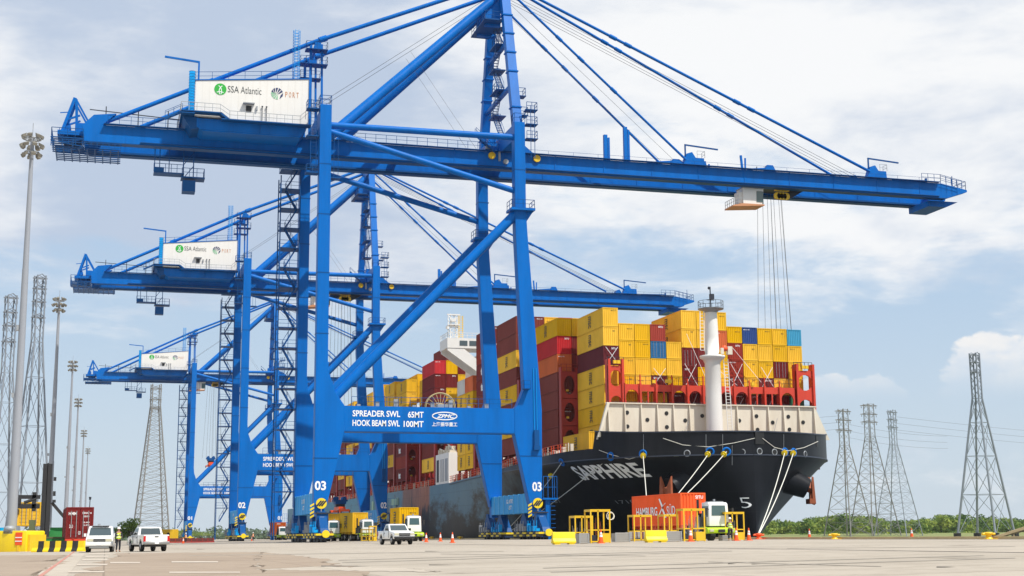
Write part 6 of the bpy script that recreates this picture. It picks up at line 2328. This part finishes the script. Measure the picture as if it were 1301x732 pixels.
MB().box(-1.85, 1.85, -.05, .05, 1.1, 1.25).build('rim', M['khaki'], gd)
yb_ = thing('storage_container', 'far yellow container behind the white pickup', 'container', at(212, 330), 0)
MB().box(-2.6, 2.6, 0, 2.5, .1, 3.0).build('box', M['yellow'], yb_)
for i in range(16):
    MB().box(-2.5 + i * .32, -2.36 + i * .32, -.04, 0, .3, 2.85).build('rib', M['yellow'], yb_)
MB().lathe([(.35, -.02), (.35, .02)], (.3, -.05, 1.9), 'y', 14).build('emblem', M['black'], yb_)
lr_ = at(240, 260)
rb = thing('flat_rack', 'long low dark red steel flat rack lying behind the white pickup', 'flat rack', lr_, rad(0))
b = MB().box(-4.6, 4.6, 0, 2.4, .25, .85)
b.build('deck', M['deckred'], rb)
for i in range(10):
    MB().box(-4.5 + i * .99, -4.4 + i * .99, -.06, 0, .2, .9).build('stake', M['lashdark'], rb)
MB().box(-4.7, 4.7, -.1, -.0, .02, .24).build('skid', M['lashdark'], rb)


# ------------------------------------------------------------------ small things on the apron
def striped_barrier(label, loc, rz, n, L_):
    t = thing('striped_barrier', label, 'barrier', loc, rz, 'striped barriers')
    prof = [(-.32, 0), (.32, 0), (.32, .12), (.16, .36), (.12, .9), (-.12, .9), (-.16, .36), (-.32, .12)]
    for i in range(n):
        a, c = i * L_ / n, (i + 1) * L_ / n
        MB().prism(prof, a + .003, c - .003, 'x').build('stripe', M['barrier_yellow'] if i % 2 == 0 else M['plastic'], t)
    return t


a_, b_ = Vector(at(43, 115)), Vector(at(108, 114))
dv = b_ - a_
striped_barrier('black and yellow striped barrier between the yellow block and the white van', tuple(a_), math.atan2(dv.y, dv.x), 9, dv.length)
ya = Vector(at(-9, 124))
yblk = thing('pole_guard', 'big yellow block round the light pole foot with an orange sign', 'guard block', tuple(ya), math.atan2(dv.y, dv.x))
me = MB().prism([(0, 0), (3.3, 0), (3.3, 1.75), (3.2, 1.85), (0, 1.85)], 0, 3.0).mesh('block')
bevel_mesh(me, .05)
me.materials.append(M['barrier_yellow'])
link('block', me, yblk)
MB().box(3.3, 3.55, .2, 2.8, 0, 1.5).build('side_step', M['yellow'], yblk)
sg = MB().box(2.25, 2.9, -.06, -.0, .6, 1.7).build('hazard_sign', M['sign_orange'], yblk)
MB().box(2.25, 2.9, -.075, -.062, .9, .98).box(2.25, 2.9, -.075, -.062, 1.22, 1.3).build('sign_stripe', M['letter'], sg)
MB().box(2.45, 2.7, -.05, -.0, .05, .6).build('sign_post', M['yellow'], yblk)
MB().lathe([(.12, 1.9), (.5, 2.0), (.45, 2.3), (.2, 2.4)], (1.4, .3, -.1), 'z', 12).box(1.0, 1.9, .0, .5, 1.6, 1.9).build('rope_coil', M['grey'], yblk)
MB().box(0, .45, .5, 1.2, 1.85, 2.15).build('blue_box', M['cyan'], yblk)

CONE_B = MB().box(-.24, .24, -.24, .24, 0, .05)
CONE_B.tube((0, 0, .05), (0, 0, .45), .19, 14, .12).tube((0, 0, .78), (0, 0, 1.0), .07, 14, .035)
CB = CONE_B.mesh('cone')
CB.materials.append(M['orange_cone'])
CW = MB().tube((0, 0, .45), (0, 0, .62), .12, 14, .098).tube((0, 0, .66), (0, 0, .78), .09, 14, .072).mesh('reflective_band')
CW.materials.append(M['letter'])
CO = MB().tube((0, 0, .62), (0, 0, .66), .098, 14, .09).mesh('cone_band')
CO.materials.append(M['orange_cone'])
for lab, px, d in (('orange cone in front of the yellow cages beside the crane leg', 763.5, 100), ('orange cone at the left foot of the yellow cage before the tractor', 877.5, 101), ('orange cone before the yellow cage right of the tractor', 935.5, 108), ('orange cone right of the last yellow cage', 951.5, 112),
                   ('orange cone alone on the quay near the orange bollard', 1028.5, 142), ('orange cone far right on the quay near a yellow bollard', 1158.5, 150), ('leftmost orange cone beside the tractor behind the pickup', 535.5, 175), ('second orange cone from the left, right of the tractor', 541.5, 150),
                   ('middle orange cone between the two yellow bollards', 559.5, 158), ('rightmost and nearest orange cone of the row by the ship side', 574.8, 132), ('orange cone far back beside the farthest crane leg', 233, 240), ('orange cone behind the foot of the second crane', 320, 300)):
    t = thing('traffic_cone', lab, 'traffic cone', at(px, d), 0, 'orange traffic cones')
    for n_, me in (('cone', CB), ('reflective_band', CW), ('cone_band', CO)):
        link(n_, me, t)


BM_ = MB().lathe([(.38, 0), (.34, .12), (.22, .22), (.22, .40), (.40, .52), (.42, .62), (.30, .70), (.1, .72)], (0, 0, 0), 'z', 16)
BM_.box(-.55, .55, -.55, .55, -.02, .05)
BMH = MB().tube((-.62, 0, .52), (.62, 0, .52), .13, 10).mesh('horn_bar')
BMH.materials.append(M['yellow'])
BMM = BM_.mesh('bollard_post')
BMM.materials.append(M['yellow'])
for lab, px in (('yellow bollard on the quay edge, second from the right', 1060), ('yellow bollard on the quay edge at far right, before the tubular pylon', 1256), ('yellow bollard by the ship side, left one', 548.5), ('yellow bollard by the ship side, right one near the tallest cone', 584.5), ('yellow bollard at the far edge holding the stern side lines', 634)):
    t = thing('bollard', lab, 'bollard', on_edge(px), 0, 'mooring bollards')
    t.scale = (.85, .85, .72)
    link('bollard_post', BMM, t)
    link('horn_bar', BMH, t)
t = thing('bollard', 'orange bollard holding two mooring lines right of the bow', 'bollard', on_edge(964), 0, 'mooring bollards')
t.scale = (.9, .9, .8)
for n_, me in (('bollard_post', BMM), ('horn_bar', BMH)):
    o = link(n_, me, t)
    o.material_slots[0].link = 'OBJECT'
    o.material_slots[0].material = M['orange_cone']


def jersey(label, px, d, m='barrier_yellow', L_=1.7, rz=0.0, h=.85):
    t = thing('barrier_block', label, 'barrier', at(px, d), rz, 'low barriers in front of the ship')
    prof = [(-.3, .08), (.3, .08), (.3, .22), (.14, .42), (.10, h), (-.10, h), (-.14, .42), (-.3, .22)]
    me = MB().prism(prof, -L_ / 2, L_ / 2, 'x').mesh('block')
    bevel_mesh(me, .025)
    me.materials.append(M[m])
    link('block', me, t)
    for x in (-L_ * .32, L_ * .32):
        MB().box(x - .2, x + .2, -.28, .28, 0, .08).build('foot', M[m], t)
    return t


jersey('yellow barrier block left of the tall yellow cages', 716, 97, L_=1.65)
jersey('yellow barrier block in front of the orange red container', 833, 99, L_=1.6)


def crate(label, px, d, w, h):
    t = thing('slatted_crate', label, 'crate', at(px, d), 0, 'grey slatted crates in front of the ship')
    n = 5
    for i in range(n):
        z = .05 + i * h / n
        MB().box(-w / 2, w / 2, -.03, 0, z, z + h / n * .78).build('slat', M['concrete'], t)
    MB().box(-w / 2 + .02, w / 2 - .02, .0, .9, .03, h - .03).build('crate_body', M['concrete'], t)
    for x in (-w / 2, w / 2 - .08):
        MB().box(x, x + .08, -.06, -.03, 0, h).build('post', M['grey'], t)
    return t


crate('small grey brown crate before the left yellow cages', 742, 100, .75, .72)
crate('grey slatted crate behind the right end of the left cages', 791, 106, 1.2, .7)
crate('grey slatted crate right of the yellow barrier, before the orange red container', 856, 102, 1.25, .74)
crate('grey slatted crate at the left end of the orange red container', 809, 124, 1.5, .8)


def cage(label, px, d, w, h, dep=1.3, tray=True, rz=0.0, roof=True):
    t = thing('lashing_cage', label, 'work cage', at(px, d), rz, 'yellow lashing cages on the quay')
    T = .09
    for x in (-w / 2, w / 2):
        for y in (0, dep):
            MB().beam((x, y, 0), (x, y, h), T, T).build('post', M['yellow'], t)
    b = MB()
    for z in (h - .05, h * .40, .12):
        for a, c in (((-w / 2, 0), (w / 2, 0)), ((-w / 2, dep), (w / 2, dep)), ((-w / 2, 0), (-w / 2, dep)), ((w / 2, 0), (w / 2, dep))):
            b.beam((*a, z), (*c, z), T * .9, T * .9)
    b.beam((-w * .12, 0, .1), (-w * .12, 0, h), T * .9, T * .9)
    b.build('rail', M['yellow'], t)
    if roof:
        MB().box(-w / 2 - .05, w / 2 + .05, -.05, dep + .05, h, h + .07).build('roof', M['yellow'], t)
    if tray:
        MB().box(w * .05, w / 2 - .02, -.12, .4, .05, h * .30).build('bin', M['yellow'], t)
        MB().box(-w / 2 + .05, -w * .15, .1, .5, .15, h * .25).build('bin', M['steel'], t)
    MB().box(-w / 2, w / 2, 0, dep, .05, .11).build('floor', M['steel'], t)
    rk = MB()
    rr2 = random.Random(int(px))
    for i in range(int(w * 9)):
        x = rr2.uniform(-w / 2 + .08, w / 2 - .08)
        y = rr2.uniform(dep * .5, dep - .1)
        rk.beam((x, y, .12), (x + rr2.uniform(-.1, .1), y, h * rr2.uniform(.45, .85)), .035, .035)
    rk.build('lashing_rods', M['anchor'] if int(px) % 2 else M['grey'], t)['kind'] = 'stuff'
    bs = MB()
    for i in range(4):
        x = rr2.uniform(-w / 2 + .15, w / 2 - .25)
        bs.box(x, x + rr2.uniform(.15, .35), .3, .7, .12, rr2.uniform(.3, .7))
    bs.build('loose_gear', M[('orange_cone', 'concrete', 'plastic')[int(px) % 3]], t)['kind'] = 'stuff'
    return t


cage('shorter yellow cage, left one of the pair beside the crane leg', 742, 104, 1.35, 1.95)
cg = cage('taller yellow cage with a rope coil, right one of the pair beside the crane leg', 763, 101, 1.45, 2.35)
MB().ring((.95, .5, 1.95), .28, .035, 'y', 16, 6).ring((1.05, .55, 1.92), .24, .03, 'y', 16, 6).beam((.7, .5, 2.3), (1.0, .5, 2.2), .06, .06).build('rope_coil', M['mooring'], cg)
cage('low yellow cage before the left end of the orange red container', 817, 110, 1.45, 2.0, tray=False)
cage('yellow cage before the middle of the orange red container', 853, 112, 1.15, 2.05, tray=False)
cage('tall yellow cage touching the left side of the white tractor', 882.5, 104, 1.65, 2.35)
cage('yellow cage right of the white tractor', 934, 112, 1.6, 2.2)
pv = thing('pallet_stack', 'brown pallet stack beside the tractor front wheel', 'pallets', at(924, 111), 0)
for i in range(3):
    MB().box(-.4, .4, 0, .8, .02 + i * .15, .12 + i * .15).build('pallet', M['concrete'], pv)
for lab, px, d, w, h in (('yellow fence panel with diagonal brace, left of the tractor behind the pickup', 467, 196, 1.6, 1.6), ('yellow toolbox stand between the tractor and the pickup', 474, 190, .9, 2.0)):
    cage(lab, px, d, w, h, .9)
# tan timbers sloping up at the right edge, across the basin
r = ray(1262, 683)
p0 = r * 330
r = ray(1345, 683)
p1 = r * 330
tb = thing('loading_ramp', 'tan timber ramp sloping up out of the frame at right, beyond the quay', 'ramp', (p0.x, p0.y, -1.4), math.atan2(p1.y - p0.y, p1.x - p0.x))
L_ = (p1 - p0).length
for i, dz in enumerate((0.0, -1.0)):
    MB().beam((0, i * 1.5, .6 + dz * .3), (L_, i * 1.5, 5.2 + dz), .5, .55).build('ramp_beam', M['wood'], tb)
MB().beam((0, 2.2, .3), (L_, 2.2, 4.6), 2.4, .12).build('ramp_deck', M['wood'], tb)
for i in range(5):
    x = L_ * (i + .6) / 5
    MB().beam((x, .2, -.2), (x, .2, .4 + 4.3 * x / L_), .3, .3).build('trestle', M['wood'], tb)


# ------------------------------------------------------------------ people
def skin_mesh(verts, edges, radii, root=0, sub=1):
    me = bpy.data.meshes.new('figure')
    me.from_pydata(verts, edges, [])
    bm = bmesh.new()
    bm.from_mesh(me)
    ly = bm.verts.layers.skin.verify()
    bm.verts.ensure_lookup_table()
    for v, r in zip(bm.verts, radii):
        r = r if isinstance(r, tuple) else (r, r)
        v[ly].radius = r
        v[ly].use_root = (v.index == root)
    bm.to_mesh(me)
    bm.free()
    o = bpy.data.objects.new('figure', me)
    COL.objects.link(o)
    o.modifiers.new('skin', 'SKIN').use_smooth_shade = True
    m = o.modifiers.new('sub', 'SUBSURF')
    m.levels = m.render_levels = sub
    dg = bpy.context.evaluated_depsgraph_get()
    out = bpy.data.meshes.new_from_object(o.evaluated_get(dg))
    bpy.data.objects.remove(o)
    out.polygons.foreach_set('use_smooth', [True] * len(out.polygons))
    return out


def person(label, loc, rz, vest='hivis', arms=((.30, .12, 1.10), (.22, .30, 1.18)), la=((-.30, -.02, 1.12), (-.26, .16, .92)), step=.0, helmet='white', shirt='trouser'):
    t = thing('person', label, 'person', loc, rz, None)
    V, E, Rr = [], [], []

    def a(p, r, q=None):
        V.append(p)
        Rr.append(r)
        if q is not None:
            E.append((q, len(V) - 1))
        return len(V) - 1
    pel = a((0, 0, .93), (.16, .11))
    wst = a((0, 0, 1.10), (.145, .10), pel)
    ch = a((0, 0, 1.32), (.17, .115), wst)
    nk = a((0, .0, 1.48), (.062, .06), ch)
    a((0, .015, 1.56), (.085, .095), nk)
    hd = a((0, .02, 1.66), (.078, .098), len(V) - 1)
    a((0, .02, 1.74), (.05, .06), hd)
    hands = []
    for s, (el, wr) in ((1, arms), (-1, la)):
        sh = a((s * .19, 0, 1.42), .062, ch)
        e_ = a(el, .045, sh)
        w_ = a(wr, .032, e_)
        d = (Vector(wr) - Vector(el)).normalized()
        hc_ = Vector(wr) + d * .07
        h_ = a(tuple(hc_), (.04, .02), w_)
        sd = d.cross(Vector((0, 1, .3))).normalized()
        dn = sd.cross(d).normalized()
        for k in range(4):
            b1 = hc_ + sd * (k - 1.5) * .021 + d * .035
            f1 = a(tuple(b1), .0095, h_)
            f2 = a(tuple(b1 + d * (.035 + .006 * (k in (1, 2))) + dn * .008), .009, f1)
            a(tuple(b1 + d * .055 + dn * .028), .0075, f2)
        th = a(tuple(Vector(wr) + d * .04 + sd * .04), .011, w_)
        a(tuple(Vector(wr) + d * .075 + sd * .06), .009, th)
    feet = []
    for s in (1, -1):
        hp = a((s * .10, 0, .86), .095, pel)
        kn_ = a((s * .115, .03 + s * step * .5, .48), .06, hp)
        an_ = a((s * .12, -.02 + s * step, .09), .042, kn_)
        a((s * .13, .13 + s * step, .03), (.045, .028), an_)
    body = skin_mesh(V, E, Rr, pel, 1)
    body.materials.append(M['skin'])
    link('body', body, t)
    # face
    MB().lathe([(.02, -.012), (.012, .022)], (0, .125, 1.635), 'y', 8).build('nose', M['skin'], t)
    for s in (-1, 1):
        MB().lathe([(.012, -.004), (.006, .006)], (s * .033, .112, 1.665), 'y', 8).build('eye', M['black'], t)
        MB().lathe([(.028, -.01), (.02, .012)], (s * .083, .015, 1.65), 'x', 8).build('ear', M['skin'], t)
    MB().box(-.025, .025, .106, .112, 1.588, 1.596).build('mouth', M['redlamp'], t)

    def cloth(name, idx_pts, edges, radii, m, root=0):
        me = skin_mesh(idx_pts, edges, radii, root, 1)
        me.materials.append(M[m])
        link(name, me, t)
    # trousers
    P_, E_, R_ = [(0, 0, .98)], [], [(.175, .125)]
    for s in (1, -1):
        P_ += [(s * .10, 0, .86), (s * .115, .03 + s * step * .5, .48), (s * .12, -.02 + s * step, .13)]
        R_ += [.112, .082, .068]
        k = len(P_) - 3
        E_ += [(0, k), (k, k + 1), (k + 1, k + 2)]
    cloth('trousers', P_, E_, R_, 'trouser')
    P_, E_, R_ = [(0, 0, 1.0), (0, 0, 1.12), (0, 0, 1.34), (0, 0, 1.43)], [(0, 1), (1, 2), (2, 3)], [(.18, .125), (.165, .12), (.19, .135), (.10, .08)]
    cloth('vest', P_, E_, R_, vest, 1)
    for s, (el, wr) in ((1, arms), (-1, la)):
        e3 = Vector(el).lerp(Vector(wr), .85)
        cloth('sleeve', [(s * .15, 0, 1.41), (s * .20, 0, 1.41), el, tuple(e3)], [(0, 1), (1, 2), (2, 3)], [.085, .078, .06, .045], shirt)
    for z in (1.08, 1.25):
        MB().lathe([(.178, -.025), (.178, .025)], (0, 0, z), 'z', 16).build('reflective_strip', M['letter'], t).scale = (1.02, .77, 1)
    for s in (1, -1):
        cloth('boot', [(s * .12, -.03 + s * step, .14), (s * .12, -.02 + s * step, .06), (s * .13, .12 + s * step, .045)], [(0, 1), (1, 2)], [.06, .055, (.052, .04)], 'boots')
    MB().lathe([(.135, -.02), (.13, .0), (.115, .02), (.11, .06), (.085, .11), (.04, .135), (.0, .14)], (0, .015, 1.70), 'z', 16).build('helmet', M[helmet], t)
    return t


person('person in lime hi-vis vest and white helmet standing between the van and the pickup', at(150.5, 103), rad(200), arms=((.27, .10, 1.14), (.10, .28, 1.22)), la=((-.27, .08, 1.12), (-.12, .29, 1.08)))
person('person in lime hi-vis vest and white helmet right of the white tractor', at(928, 110), rad(150), step=.05)
person('person in orange hi-vis vest walking beside the farthest crane leg', at(236, 255), rad(190), vest='hiorange', step=.16)
person('person in dark clothes beside the tractor under the hanging spreader', at(420.5, 196), rad(170), vest='hiorange')
person('person in orange hi-vis vest standing at the foot of the second crane', at(321.5, 290), rad(180), vest='hiorange')


# ------------------------------------------------------------------ fine repeated pieces that read as one are marked so
FINE = {'motor', 'platform', 'handrail', 'stair_flight', 'stiffener', 'stay_joint', 'weld_band', 'panel_seam', 'bottom_flange', 'roof_rail', 'ladder_cage', 'leg_ladder', 'mast_ladder', 'deck_rail', 'rail_post', 'deck_gear', 'lashing_rod', 'boom_rope', 'rope', 'hoist_rope',
        'container_post', 'striped_guard', 'locking_bars', 'lamp_box', 'vent_pipe', 'cable_reel', 'rear_platform', 'stair_post', 'warning_stripe', 'striped_board', 'cable_post', 'knuckle_rail', 'deck_lamp', 'radar_mast', 'lettering', 'emblem', 'balcony', 'window', 'rail', 'door_gap',
        'service_platform', 'mast_foot_gear', 'cross_tie', 'lamp_ring', 'reflective_band', 'signal_light', 'cone'}
for o in S.objects:
    if o.parent is not None and o.type == 'MESH' and o.name.split('.')[0] in FINE - {'lettering', 'emblem', 'window', 'rope'}:
        o['kind'] = 'stuff'


# ------------------------------------------------------------------ the humid air over the river
hzm = bpy.data.materials.new('humid_air')
hzm.use_nodes = True
hn = hzm.node_tree
hn.nodes.clear()
ho = hn.nodes.new('ShaderNodeOutputMaterial')
hv = hn.nodes.new('ShaderNodeVolumePrincipled')
hv.inputs['Color'].default_value = (0.90, 0.95, 1.0, 1)
hv.inputs['Density'].default_value = 0.00005
hn.links.new(hv.outputs[0], ho.inputs['Volume'])
hz = MB().box(-5000, 5000, -3200, 5000, -10.2, 92).build('haze', hzm)
tag(hz, 'thin pale haze in the humid air over the harbour', 'haze', kind='stuff')
